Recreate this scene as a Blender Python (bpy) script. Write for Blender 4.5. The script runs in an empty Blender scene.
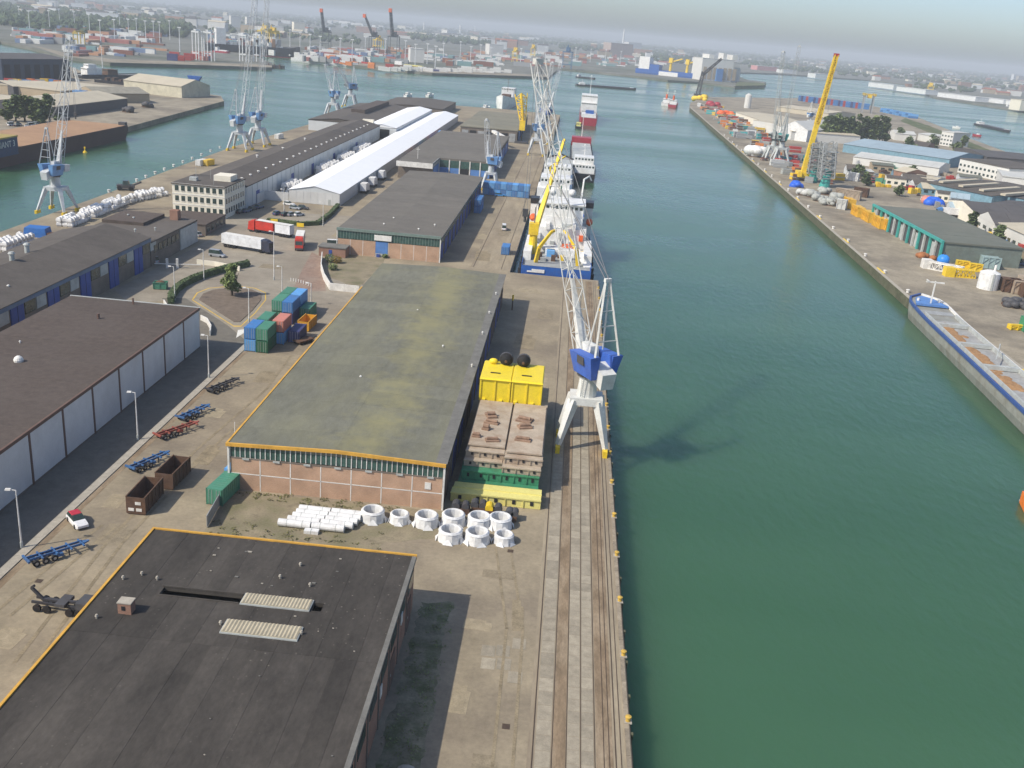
import bpy, math, random
from mathutils import Vector, Matrix
R = math.radians
random.seed(7)
scene = bpy.context.scene
COL = scene.collection

# ---------------------------------------------------------------- camera
CAM_H, FPX = 68.0, 969.0
RW = ((0.9946642, 0.0967296, -0.0358687), (0.0668184, -0.3391315, 0.9383630), (0.0786032, -0.9357527, -0.3437853))   # rows: world X, Y, Z in camera axes (right, down, forward)
cam_data = bpy.data.cameras.new('camera')
cam = bpy.data.objects.new('camera', cam_data)
COL.objects.link(cam)
cam_data.sensor_width = 36.0
cam_data.lens = FPX * 36.0 / 1024.0
cam_data.clip_start, cam_data.clip_end = 0.5, 60000.0
cam.matrix_world = Matrix(((RW[0][0], -RW[0][1], -RW[0][2], 0), (RW[1][0], -RW[1][1], -RW[1][2], 0),
                           (RW[2][0], -RW[2][1], -RW[2][2], CAM_H), (0, 0, 0, 1)))
scene.camera = cam

# ---------------------------------------------------------------- sky, sun, exposure
SUN_EL, SUN_DIR = 44.0, Vector((-0.84, -0.545))
world = bpy.data.worlds.new('World'); scene.world = world; world.use_nodes = True
wn = world.node_tree.nodes; wl = world.node_tree.links
bg = wn['Background']
sky = wn.new('ShaderNodeTexSky'); sky.sky_type = 'NISHITA'; sky.sun_disc = False
sky.sun_elevation = R(SUN_EL); sky.sun_rotation = math.atan2(SUN_DIR.x, SUN_DIR.y)
sky.air_density = 0.8; sky.dust_density = 1.6; sky.ozone_density = 2.8
wl.new(sky.outputs[0], bg.inputs[0]); bg.inputs[1].default_value = 0.14
sun_data = bpy.data.lights.new('sun', 'SUN'); sun = bpy.data.objects.new('sun', sun_data); COL.objects.link(sun)
sun_data.energy = 3.6; sun_data.angle = R(0.55); sun_data.color = (1.0, 0.93, 0.80)
ld = Vector((SUN_DIR.x, SUN_DIR.y, 0)).normalized() * math.cos(R(SUN_EL)) + Vector((0, 0, math.sin(R(SUN_EL))))
sun.rotation_euler = ld.to_track_quat('Z', 'Y').to_euler()
sun.location = (-200, -200, 300)
scene.view_settings.view_transform = 'Standard'; scene.view_settings.look = 'None'
scene.view_settings.exposure = 0.32; scene.view_settings.gamma = 1.0
scene.view_settings.use_curve_mapping = False
scene.render.engine = 'CYCLES'
scene.cycles.use_denoising = True
scene.cycles.max_bounces = 5; scene.cycles.volume_bounces = 0; scene.cycles.transparent_max_bounces = 8
scene.cycles.caustics_reflective = False; scene.cycles.caustics_refractive = False

def seen(px, py, z=0.0):
    """survey: the point at height z that lies on the sight line through this spot of the photograph"""
    v = (px - 512, py - 384, FPX)
    r = [sum(RW[i][k] * v[k] for k in range(3)) for i in range(3)]
    t = (z - CAM_H) / r[2]
    return Vector((t * r[0], t * r[1], z))
def seen_at(px, py, Y):
    v = (px - 512, py - 384, FPX)
    r = [sum(RW[i][k] * v[k] for k in range(3)) for i in range(3)]
    t = Y / r[1]
    return Vector((t * r[0], Y, CAM_H + t * r[2]))

# ---------------------------------------------------------------- materials
MATS = {}
def mat(name, rgb, rough=0.8, var=0.18, scale=0.25, metal=0.0, rnd=0.0, stain=None, stain_scale=0.05, stain_amt=0.5, bump=0.0, spec=0.3, stretch=None):
    if name in MATS: return MATS[name]
    m = bpy.data.materials.new(name); m.use_nodes = True
    n = m.node_tree.nodes; l = m.node_tree.links
    b = n['Principled BSDF']; b.inputs['Roughness'].default_value = rough; b.inputs['Metallic'].default_value = metal
    b.inputs['Specular IOR Level'].default_value = spec
    geo = n.new('ShaderNodeNewGeometry'); pos = geo.outputs['Position']
    if stretch:
        mp = n.new('ShaderNodeMapping'); mp.inputs['Scale'].default_value = stretch; l.new(pos, mp.inputs[0]); pos = mp.outputs[0]
    nz = n.new('ShaderNodeTexNoise'); nz.inputs['Scale'].default_value = scale; nz.inputs['Detail'].default_value = 6; nz.inputs['Roughness'].default_value = 0.65
    l.new(pos, nz.inputs['Vector'])
    rp = n.new('ShaderNodeValToRGB')
    rp.color_ramp.elements[0].position = 0.3; rp.color_ramp.elements[1].position = 0.7
    rp.color_ramp.elements[0].color = tuple(c * (1 - var) for c in rgb) + (1,)
    rp.color_ramp.elements[1].color = tuple(min(1, c * (1 + var)) for c in rgb) + (1,)
    l.new(nz.outputs['Fac'], rp.inputs[0])
    out = rp.outputs[0]
    if stain:
        n2 = n.new('ShaderNodeTexNoise'); n2.inputs['Scale'].default_value = stain_scale; n2.inputs['Detail'].default_value = 5; n2.inputs['Roughness'].default_value = 0.6
        l.new(pos, n2.inputs['Vector'])
        r2 = n.new('ShaderNodeValToRGB'); r2.color_ramp.elements[0].position = 0.45; r2.color_ramp.elements[1].position = 0.68
        r2.color_ramp.elements[0].color = (0, 0, 0, 1); r2.color_ramp.elements[1].color = (stain_amt,) * 3 + (1,)
        l.new(n2.outputs['Fac'], r2.inputs[0])
        mx = n.new('ShaderNodeMix'); mx.data_type = 'RGBA'; mx.inputs[7].default_value = tuple(stain) + (1,)
        l.new(r2.outputs[0], mx.inputs[0]); l.new(out, mx.inputs[6]); out = mx.outputs[2]
    n3 = n.new('ShaderNodeTexNoise'); n3.inputs['Scale'].default_value = max(scale*7, 1.5); n3.inputs['Detail'].default_value = 4; n3.inputs['Roughness'].default_value = 0.7
    l.new(pos, n3.inputs['Vector'])
    mf = n.new('ShaderNodeMapRange'); mf.inputs[1].default_value = .3; mf.inputs[2].default_value = .7; mf.inputs[3].default_value = 1-var*.6; mf.inputs[4].default_value = 1+var*.6
    l.new(n3.outputs['Fac'], mf.inputs[0]); hf = n.new('ShaderNodeHueSaturation'); l.new(mf.outputs[0], hf.inputs['Value']); l.new(out, hf.inputs['Color']); out = hf.outputs[0]
    if rnd:
        oi = n.new('ShaderNodeObjectInfo'); mr = n.new('ShaderNodeMapRange')
        mr.inputs[3].default_value = 1 - rnd; mr.inputs[4].default_value = 1 + rnd
        l.new(oi.outputs['Random'], mr.inputs[0])
        hv = n.new('ShaderNodeHueSaturation'); l.new(mr.outputs[0], hv.inputs['Value']); l.new(out, hv.inputs['Color']); out = hv.outputs[0]
    l.new(out, b.inputs['Base Color'])
    if bump:
        bp = n.new('ShaderNodeBump'); bp.inputs['Strength'].default_value = bump; bp.inputs['Distance'].default_value = 0.05
        l.new(nz.outputs['Fac'], bp.inputs['Height']); l.new(bp.outputs[0], b.inputs['Normal'])
    MATS[name] = m
    return m

def paint(name, rgb, rough=0.5, **k):
    k.setdefault('stain', (rgb[0]*.5+.05, rgb[1]*.5+.03, rgb[2]*.5+.02)); k.setdefault('stain_scale', .7); k.setdefault('stain_amt', .4)
    return mat(name, rgb, rough, k.pop('var', 0.14), k.pop('scale', 0.5), **k)

# ---------------------------------------------------------------- mesh building
class MB:
    def __init__(s): s.v = []; s.f = []; s.m = []; s.mi = 0
    def add(s, vs, fs):
        o = len(s.v); s.v += [tuple(p) for p in vs]; s.f += [tuple(i + o for i in f) for f in fs]; s.m += [s.mi] * len(fs); return s
    def box(s, x0, y0, z0, x1, y1, z1):
        if x1 < x0: x0, x1 = x1, x0
        if y1 < y0: y0, y1 = y1, y0
        if z1 < z0: z0, z1 = z1, z0
        return s.add([(x0,y0,z0),(x1,y0,z0),(x1,y1,z0),(x0,y1,z0),(x0,y0,z1),(x1,y0,z1),(x1,y1,z1),(x0,y1,z1)],
                     [(0,3,2,1),(4,5,6,7),(0,1,5,4),(1,2,6,5),(2,3,7,6),(3,0,4,7)])
    def hexa(s, p):   # bottom four (ccw), top four
        return s.add(p, [(0,3,2,1),(4,5,6,7),(0,1,5,4),(1,2,6,5),(2,3,7,6),(3,0,4,7)])
    def prism(s, pts, z0, z1, cap=True):
        a = sum(pts[i][0]*pts[(i+1)%len(pts)][1]-pts[(i+1)%len(pts)][0]*pts[i][1] for i in range(len(pts)))
        if a < 0: pts = pts[::-1]
        n = len(pts)
        fs = [(i, (i+1)%n, (i+1)%n+n, i+n) for i in range(n)]
        fs += [tuple(range(n, 2*n)), tuple(range(n-1, -1, -1))]
        return s.add([(p[0],p[1],z0) for p in pts] + [(p[0],p[1],z1) for p in pts], fs)
    def prof(s, pts, x0, x1, axis='x'):   # profile given in (y,z) swept along x, or (x,z) swept along y
        n = len(pts)
        if axis == 'x': vs = [(x0,p[0],p[1]) for p in pts] + [(x1,p[0],p[1]) for p in pts]
        else: vs = [(p[0],x0,p[1]) for p in pts] + [(p[0],x1,p[1]) for p in pts]
        return s.add(vs, [(i,(i+1)%n,(i+1)%n+n,i+n) for i in range(n)] + [tuple(range(n-1,-1,-1)), tuple(range(n,2*n))])
    def bar(s, a, b, w, w2=None, h=None):   # square bar from a to b, tapering w -> w2
        a = Vector(a); b = Vector(b); d = b - a
        if d.length < 1e-6: return s
        d.normalize(); u = d.cross(Vector((0,0,1)))
        if u.length < 1e-3: u = Vector((1,0,0))
        u.normalize(); v = d.cross(u); w2 = w if w2 is None else w2; hh = h or w; h2 = hh * w2 / w
        p = [a-u*w/2-v*hh/2, a+u*w/2-v*hh/2, a+u*w/2+v*hh/2, a-u*w/2+v*hh/2, b-u*w2/2-v*h2/2, b+u*w2/2-v*h2/2, b+u*w2/2+v*h2/2, b-u*w2/2+v*h2/2]
        return s.add(p, [(0,3,2,1),(4,5,6,7),(0,1,5,4),(1,2,6,5),(2,3,7,6),(3,0,4,7)])
    def cyl(s, a, b, r, r2=None, n=12):
        a = Vector(a); b = Vector(b); d = (b-a).normalized(); u = d.cross(Vector((0,0,1)))
        if u.length < 1e-3: u = Vector((1,0,0))
        u.normalize(); v = d.cross(u); r2 = r if r2 is None else r2
        vs = [a + (u*math.cos(2*math.pi*i/n) + v*math.sin(2*math.pi*i/n))*r for i in range(n)] + [b + (u*math.cos(2*math.pi*i/n) + v*math.sin(2*math.pi*i/n))*r2 for i in range(n)]
        return s.add(vs, [(i,(i+1)%n,(i+1)%n+n,i+n) for i in range(n)] + [tuple(range(n-1,-1,-1)), tuple(range(n,2*n))])
    def lathe(s, prof, c=(0,0,0), n=16, closed=False):
        vs = []; fs = []; k = len(prof)
        for r, z in prof: vs += [(c[0]+r*math.cos(2*math.pi*i/n), c[1]+r*math.sin(2*math.pi*i/n), c[2]+z) for i in range(n)]
        for j in range(k if closed else k-1):
            j2 = (j+1) % k
            fs += [(j*n+i, j*n+(i+1)%n, j2*n+(i+1)%n, j2*n+i) for i in range(n)]
        if not closed: fs += [tuple(range(n-1,-1,-1)), tuple((k-1)*n+i for i in range(n))]
        return s.add(vs, fs)
    def loft(s, rings, cap=True):
        n = len(rings[0]); vs = [p for r in rings for p in r]; fs = []
        for j in range(len(rings)-1): fs += [(j*n+i, j*n+(i+1)%n, (j+1)*n+(i+1)%n, (j+1)*n+i) for i in range(n)]
        if cap: fs += [tuple(range(n-1,-1,-1)), tuple((len(rings)-1)*n+i for i in range(n))]
        return s.add(vs, fs)
    def sphere(s, c, r, n=14, k=9, sx=1, sy=1, sz=1):
        rings = []
        for j in range(1, k):
            t = math.pi*j/k
            rings.append([(c[0]+sx*r*math.sin(t)*math.cos(2*math.pi*i/n), c[1]+sy*r*math.sin(t)*math.sin(2*math.pi*i/n), c[2]-sz*r*math.cos(t)) for i in range(n)])
        return s.loft(rings)
    def lattice(s, a, b, w, t, n, w2=None, up=(0,0,1), sides=4):
        """lattice boom from a to b: four chords and zigzag bracing"""
        a = Vector(a); b = Vector(b); d = (b-a).normalized(); u = d.cross(Vector(up)).normalized(); v = u.cross(d)
        w2 = w if w2 is None else w2
        def cor(f):
            c = a.lerp(b, f); h = (w + (w2-w)*f)/2
            return [c-u*h-v*h, c+u*h-v*h, c+u*h+v*h, c-u*h+v*h]
        A, B = cor(0), cor(1)
        for k in range(4): s.bar(A[k], B[k], t)
        for i in range(n):
            p, q = cor(i/n), cor((i+1)/n)
            for k in range(4):
                k2 = (k+1) % 4
                s.bar(p[k], q[k2], t*0.6) if (i+k) % 2 else s.bar(p[k2], q[k], t*0.6)
                s.bar(p[k], p[k2], t*0.6)
        return s
    def mesh(s, name, *mats):
        me = bpy.data.meshes.new(name); me.from_pydata(s.v, [], s.f)
        for m in mats: me.materials.append(m)
        if len(mats) > 1: me.polygons.foreach_set('material_index', s.m)
        me.update()
        return me
    def build(s, name, m, parent=None, loc=None, rz=0.0, smooth=False):
        ms = m if isinstance(m, (tuple, list)) else (m,)
        me = s.mesh(name, *ms)
        if smooth:
            me.polygons.foreach_set('use_smooth', [True]*len(me.polygons))
        return put(name, me, parent, loc, rz)

KID = {}
def put(name, me, parent=None, loc=None, rz=0.0):
    o = bpy.data.objects.new(name, me); COL.objects.link(o)
    if parent:
        o.parent = parent; KID.setdefault(parent.name, []).append(o)
    if loc is not None: o.location = loc
    if rz: o.rotation_euler.z = rz
    return o
def tag(o, label, cat, group=None, kind=None):
    if label: o['label'] = label
    if cat: o['category'] = cat
    if group: o['group'] = group
    if kind: o['kind'] = kind
    return o
def thing(name, label, cat, loc=(0,0,0), rz=0.0, group=None):
    o = bpy.data.objects.new(name, None); COL.objects.link(o)
    o.empty_display_size = 0.5; o.location = loc; o.rotation_euler = (0, 0, rz)
    return tag(o, label, cat, group)
def struct(o, label=None):
    o['kind'] = 'structure'
    if label: o['label'] = label
    return o
def copy_tree(o, parent=None, loc=None, rz=None, label=None, group=None):
    c = o.copy(); COL.objects.link(c); c.parent = parent
    if parent: KID.setdefault(parent.name, []).append(c)
    if loc is not None: c.location = loc
    if rz is not None: c.rotation_euler = (0, 0, rz)
    if label: c['label'] = label
    if group: c['group'] = group
    for ch in KIDS(o): copy_tree(ch, c)
    return c
def KIDS(o): return list(KID.get(o.name, []))
def ALLKIDS(o): return [d for c in KIDS(o) for d in [c] + ALLKIDS(c)]
def recolor(o, name_mat):   # swap materials on a copied thing: name -> material, on its own copy of the mesh
    for ch in [o] + ALLKIDS(o):
        base = ch.name.split('.')[0]
        if base in name_mat:
            ch.data = ch.data.copy(); ch.data.materials.clear(); ch.data.materials.append(name_mat[base])
ORD = 'first second third fourth fifth sixth seventh eighth ninth tenth eleventh twelfth thirteenth fourteenth fifteenth sixteenth seventeenth eighteenth nineteenth twentieth'.split()
def heading(a, b): return math.atan2(b[1]-a[1], b[0]-a[0])
# ================================================================ SETTING
# ---- materials of the setting
def water_material():
    m = bpy.data.materials.new('river_water'); m.use_nodes = True
    n = m.node_tree.nodes; l = m.node_tree.links; b = n['Principled BSDF']
    b.inputs['Roughness'].default_value = 0.16; b.inputs['IOR'].default_value = 1.33
    b.inputs['Specular IOR Level'].default_value = 0.5
    b.subsurface_method = 'BURLEY'; b.inputs['Subsurface Weight'].default_value = 1.0; b.inputs['Subsurface Radius'].default_value = (0.6, 1.0, 0.8); b.inputs['Subsurface Scale'].default_value = 12.0
    geo = n.new('ShaderNodeNewGeometry')
    mp = n.new('ShaderNodeMapping'); mp.inputs['Scale'].default_value = (1.0, 0.55, 1.0); mp.inputs['Rotation'].default_value = (0, 0, R(24))
    l.new(geo.outputs['Position'], mp.inputs[0])
    w1 = n.new('ShaderNodeTexNoise'); w1.inputs['Scale'].default_value = 0.55; w1.inputs['Detail'].default_value = 4; w1.inputs['Roughness'].default_value = 0.55
    w2 = n.new('ShaderNodeTexNoise'); w2.inputs['Scale'].default_value = 0.09; w2.inputs['Detail'].default_value = 3
    l.new(mp.outputs[0], w1.inputs['Vector']); l.new(mp.outputs[0], w2.inputs['Vector'])
    ad = n.new('ShaderNodeMath'); ad.operation = 'MULTIPLY_ADD'; ad.inputs[1].default_value = 1.6
    l.new(w2.outputs['Fac'], ad.inputs[0]); l.new(w1.outputs['Fac'], ad.inputs[2])
    bp = n.new('ShaderNodeBump'); bp.inputs['Strength'].default_value = 0.3; bp.inputs['Distance'].default_value = 0.5
    l.new(ad.outputs[0], bp.inputs['Height']); l.new(bp.outputs[0], b.inputs['Normal'])
    big = n.new('ShaderNodeTexNoise'); big.inputs['Scale'].default_value = 0.006; big.inputs['Detail'].default_value = 3
    mp2 = n.new('ShaderNodeMapping'); mp2.inputs['Scale'].default_value = (0.5, 2.2, 1); mp2.inputs['Rotation'].default_value = (0, 0, R(-12))
    l.new(geo.outputs['Position'], mp2.inputs[0]); l.new(mp2.outputs[0], big.inputs['Vector'])
    rp = n.new('ShaderNodeValToRGB'); rp.color_ramp.elements[0].position = 0.35; rp.color_ramp.elements[1].position = 0.65
    rp.color_ramp.elements[0].color = (0.032, 0.092, 0.042, 1); rp.color_ramp.elements[1].color = (0.054, 0.126, 0.068, 1)
    l.new(big.outputs['Fac'], rp.inputs[0]); l.new(rp.outputs[0], b.inputs['Base Color'])
    rr = n.new('ShaderNodeMapRange'); rr.inputs[1].default_value = .3; rr.inputs[2].default_value = .7; rr.inputs[3].default_value = 0.08; rr.inputs[4].default_value = 0.30
    l.new(big.outputs['Fac'], rr.inputs[0]); l.new(rr.outputs[0], b.inputs['Roughness'])
    return m
WATER_Z = -3.4
M_water = water_material()
M_conc = mat('yard_concrete', (0.285, 0.237, 0.163), 0.9, 0.22, 0.12, stain=(0.16, 0.13, 0.10), stain_scale=0.045, stain_amt=0.75, bump=0.15)
M_conc2 = mat('apron_concrete', (0.30, 0.25, 0.175), 0.9, 0.20, 0.35, stain=(0.19, 0.15, 0.11), stain_scale=0.10, stain_amt=0.7, bump=0.2, stretch=(1, 0.18, 1))
M_slab = mat('concrete_slab', (0.30, 0.262, 0.198), 0.9, 0.2, 0.9, rnd=0.13, bump=0.2)
M_bed = mat('rusty_track_bed', (0.225, 0.165, 0.105), 0.95, 0.3, 0.6, stain=(0.34, 0.28, 0.2), stain_scale=0.3, stain_amt=0.6, bump=0.3, stretch=(1, 0.3, 1))
M_asph = mat('road_asphalt', (0.15, 0.135, 0.11), 0.92, 0.2, 0.5, stain=(0.19, 0.175, 0.15), stain_scale=0.07, bump=0.15)
M_fore = mat('forecourt_paving', (0.285, 0.25, 0.195), 0.9, 0.16, 0.3, stain=(0.2, 0.165, 0.125), stain_scale=0.05, stain_amt=0.7)
M_redpave = mat('red_brick_paving', (0.24, 0.165, 0.125), 0.9, 0.2, 0.8, stain=(0.3, 0.24, 0.19), stain_scale=0.2)
M_island = mat('island_paving', (0.16, 0.125, 0.095), 0.95, 0.25, 0.6, bump=0.2)
M_kerb = mat('kerb_stone', (0.37, 0.335, 0.275), 0.85, 0.15, 1.0)
M_wall_q = mat('quay_wall', (0.11, 0.105, 0.065), 0.9, 0.35, 0.5, stain=(0.05, 0.07, 0.03), stain_scale=0.4)
M_rail = mat('rail_steel', (0.10, 0.07, 0.05), 0.6, 0.2, 1.0, metal=0.3)
M_grass = mat('rough_grass', (0.07, 0.095, 0.03), 0.95, 0.35, 0.3, stain=(0.2, 0.17, 0.09), stain_scale=0.08, stain_amt=0.8)
M_land = mat('far_land', (0.16, 0.158, 0.135), 0.95, 0.35, 0.02, stain=(0.07, 0.085, 0.05), stain_scale=0.006, stain_amt=0.9)
M_rquay = mat('east_quay_ground', (0.29, 0.25, 0.185), 0.9, 0.25, 0.15, stain=(0.135, 0.115, 0.09), stain_scale=0.035, stain_amt=0.85)
M_weed = mat('weedy_ground', (0.25, 0.21, 0.14), 0.95, 0.3, 0.5, stain=(0.115, 0.115, 0.055), stain_scale=0.25, stain_amt=0.8, bump=0.4)
M_yellow_line = paint('yellow_line', (0.62, 0.40, 0.06), 0.7)
M_white_line = paint('white_line', (0.72, 0.70, 0.64), 0.7)

# ---- river and land
struct(MB().add([(-15000,-2500,WATER_Z),(15000,-2500,WATER_Z),(15000,16000,WATER_Z),(-15000,16000,WATER_Z)], [(0,1,2,3)]).build('river', M_water))

QX = 12.2    # edge of the near quay
LQ = [(-163, -60), seen(0,232), seen(100,196), seen(180,166), seen(232,147), seen(310,124), seen(345,108), seen(410,102)]
LQ = [(p[0], p[1]) for p in LQ]
QX2, QSTEP = -14.2, 281.5    # beyond the step the quay lies farther left
pier_poly = LQ + [(-60, 890), (QX2+3, 880), (QX2, QSTEP), (QX, QSTEP), (QX, -60)]
pier = struct(MB().prism(pier_poly, -7, 0).build('pier_ground', M_conc), 'concrete pier with warehouses between two harbour basins')

def rq_x(y): return 100.6 + 0.0262*y
e_poly = [(113.0, -60), (115.6, 296), (rq_x(296), 296), (rq_x(1150), 1150)] + [tuple(seen(*p)[:2]) for p in ((690,103), (702,97), (740,97), (785,98), (826,97), (905,112), (930,122), (975,140), (1024,158))] + [(900, 700), (900, -60)]
struct(MB().prism(e_poly, -7, -0.3).build('opposite_quay_ground', M_rquay))
w_poly = [(-900, 150), tuple(seen(0,190,-0.5)[:2]), tuple(seen(62,150,-0.5)[:2]), tuple(seen(112,131,-0.5)[:2]), tuple(seen(224,101,-0.5)[:2]), tuple(seen(221,96,-0.5)[:2]), tuple(seen(100,78,-0.5)[:2]), tuple(seen(40,55,-0.5)[:2]), tuple(seen(-40,62,-0.5)[:2]), (-900, 800)]
w_poly = [(-1000, 380), (-330, 380), (-283, 450), (-268, 520)] + w_poly[3:]
struct(MB().prism(w_poly, -7, -0.5).build('neighbouring_pier_ground', M_rquay))
far_px = [(-140,45), (0,41), (30,47), (62,56), (110,62.5), (180,64.5), (272,67.5), (272,63), (240,50), (262,47), (300,57), (345,64), (420,72), (432,73), (548,77), (552,74), (560,68), (640,76.5), (668,80), (700,82), (735,86), (762,85), (766,82), (748,80), (728,72), (775,73.5), (870,80), (905,84), (935,97), (1000,107), (1060,116)]
far_poly = [tuple(seen(*p)[:2]) for p in far_px]
far_poly = [(-14000, 1150)] + [p for p in far_poly] + [(3000, 1500), (14000, 3000), (14000, 15500), (-14000, 15500)]
struct(MB().prism(far_poly, -8, 0.0).build('far_bank_ground', M_land))

# ---- surfaces on the pier
def ragged(pts, step=1.0, j=.35):   # uneven edge for soil and weeds
    out = []
    for a, b in zip(pts, pts[1:]+pts[:1]):
        n = max(1, int(math.hypot(b[0]-a[0], b[1]-a[1])/step))
        out += [(a[0]+(b[0]-a[0])*k/n+random.uniform(-j,j), a[1]+(b[1]-a[1])*k/n+random.uniform(-j,j)) for k in range(n)]
    return out
def sheet(name, pts, z, m): return struct(MB().prism(pts, z-0.05, z).build(name, m))
sheet('road', [(-73.2,60), (-65.4,60), (-65.4,196), (-73.2,206), (-90,224), (-95,222), (-73.2,190)], 0.008, M_asph)
KX = -65.4
kerb = struct(bpy.data.objects.new('kerb', None)); COL.objects.link(kerb)
for k in range(28):      # kerb stones beside the road, long ones laid end to end
    y0 = 62 + k*4.7
    MB().box(KX, y0, -0.05, KX+1.25, y0+4.66, 0.13).build('kerb_stone', M_kerb, kerb)
sheet('weed_strip', [(-64.1,60), (-62.9,60), (-63.2,120), (-63.2,190), (-64.1,190)], 0.012, M_bed)
sheet('forecourt', [(-66.5,196), (-73.5,207), (-92,222), (-100,215), (-108,225), (-107,300), (-115,318), (-100,330), (-92,342), (-70,345), (-70,258), (-48,250), (-48,200)], 0.006, M_fore)
sheet('red_paving', [tuple(seen(*p)[:2]) for p in ((292,292), (326,291), (322,258), (312,252), (303,268))], 0.012, M_redpave)
isl = [seen(*p) for p in ((199,300), (203,294), (213,290), (236,288), (252,290), (261,294), (261,300), (252,311), (240,322), (234,322))]
isl = [(p[0], p[1]) for p in isl]
struct(MB().prism(isl, -0.05, 0.12).build('traffic_island', M_island))
cx, cy = sum(p[0] for p in isl)/len(isl), sum(p[1] for p in isl)/len(isl)
mb = MB()
ring = [(cx+(p[0]-cx)*1.16, cy+(p[1]-cy)*1.16) for p in isl]; ring2 = [(cx+(p[0]-cx)*1.20, cy+(p[1]-cy)*1.20) for p in isl]
for i in range(len(isl)):
    j = (i+1) % len(isl); a, b, c, d = ring[i], ring[j], ring2[j], ring2[i]
    mb.add([(a[0],a[1],.014),(b[0],b[1],.014),(c[0],c[1],.014),(d[0],d[1],.014)], [(0,1,2,3)])
struct(mb.build('road_marking', M_yellow_line))
a = seen(236,332); struct(MB().prism([tuple(seen(*p)[:2]) for p in ((236,338), (238,330), (247,329), (255,322), (258,324))], -0.02, 0.02).build('painted_kerb_patch', M_white_line))
# weedy ground between the sheds, rough strip beside the near shed
sheet('weedy_yard', ragged([(-45,103), (-45,127.5), (-14,127.5), (-10,121), (-20,117), (-30,108), (-33,103)], 1.5, .5), 0.010, M_weed)
sheet('weed_patch', ragged([(-12.9,58), (-12.9,103.6), (-8.9,104.2), (-9.3,96), (-8.6,85), (-9.2,58)]), 0.010, mat('weed_soil', (.22,.195,.13), .95, .3, .5, stain=(.10,.115,.05), stain_scale=.45, stain_amt=.95))
sheet('grass_verge', [tuple(seen(*p)[:2]) for p in ((326,255), (329,276), (357,289), (383,264), (385,258), (338,254))], 0.012, M_weed)

# ---- the near quay apron: crane rails, railway grooves, slab rows and coping
apron = struct(MB().prism([(1.6,-60), (QX-0.05,-60), (QX-0.05,QSTEP-.05), (1.6,QSTEP-.05)], -0.05, 0.010).build('quay_apron', M_conc2))
for x in (2.1, 10.55): MB().box(x-.05, 40, 0, x+.05, 280, .055).build('crane_rail', M_rail, apron)
for x in (4.05, 5.5, 6.98, 8.42, 9.35, 9.9, 11.1): MB().box(x-.04, 40, 0, x+.04, 280, .045).build('railway_rail', M_rail, apron)
MB().box(4.13, 40, 0, 5.42, 279, .018).build('track_bed', M_bed, apron)
MB().box(8.55, 40, 0, 10.3, 279, .018).build('track_bed', M_bed, apron)
for (x0, x1, ln) in ((2.35, 3.95, 2.35), (5.6, 6.9, 2.0), (7.06, 8.34, 2.0)):
    me = MB().box(0, 0, 0, x1-x0-.03, ln-.05, .03).mesh('slab', M_slab)
    for k in range(int(100/ln)): put('slab', me, apron, (x0, 70+k*ln, random.uniform(-.004, .008)))
mc = MB().box(.55, 0, -.25, 1.05, 3.95, .09).mesh('coping_stone', mat('worn_coping', (.27,.225,.165), .9, .25, .9, rnd=.12))
for k in range(55): put('coping_stone', mc, apron, (QX-1.15, 60+k*4, random.uniform(-.01,.01)))
# two concrete slabs lying proud in the yard, patched
for (x, y) in ((-4.6, 94), (-2.9, 94.3), (-1.1, 96), (-4.4, 91.6), (-2.6, 91.8), (-1.2, 89.6)):
    MB().box(0, 0, -.02, 1.6, 2.1, .02).build('slab', M_slab, apron, (x, y, 0))
# ---- quay walls: timber fender line of the near quay and the weedy wall of the opposite one
fw = MB()
for k in range(39):
    y = 40 + k*6.2; fw.box(QX, y, -4.5, QX+.32, y+.4, -.1)
fw.box(QX, 40, -.9, QX+.2, 281, -.55); fw.box(QX, 40, -2.6, QX+.2, 281, -2.3)
fo = fw.build('quay_fender_beam', M_wall_q, apron)

apron2 = struct(MB().prism([(QX2-12,QSTEP+2), (QX2-.05,QSTEP+2), (QX2+2.9,876), (QX2-9,876)], -.05, .010).build('quay_apron', M_conc2))
for x in (-17.0, -25.4): MB().bar((x,284,.03),(x+2.6,870,.03),.10).build('crane_rail', M_rail, apron2)
for (a, b_) in (((113.0,-60),(115.6,296)), ((rq_x(296),296),(rq_x(1150),1150))):
    q = MB(); n = 40
    for k in range(n):
        f0, f1 = k/n, (k+1)/n; p0 = (a[0]+(b_[0]-a[0])*f0, a[1]+(b_[1]-a[1])*f0); p1 = (a[0]+(b_[0]-a[0])*f1, a[1]+(b_[1]-a[1])*f1)
        q.prism([(p0[0]-.12,p0[1]), (p0[0]+.5,p0[1]), (p1[0]+.5,p1[1]), (p1[0]-.12,p1[1])], -6, -.34)
    struct(q.build('quay_wall', M_wall_q))
    q = MB().prism([(a[0]-.2,a[1]), (a[0]+1.0,a[1]), (b_[0]+1.0,b_[1]), (b_[0]-.2,b_[1])], -.34, -.16); struct(q.build('quay_coping', M_kerb))

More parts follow.
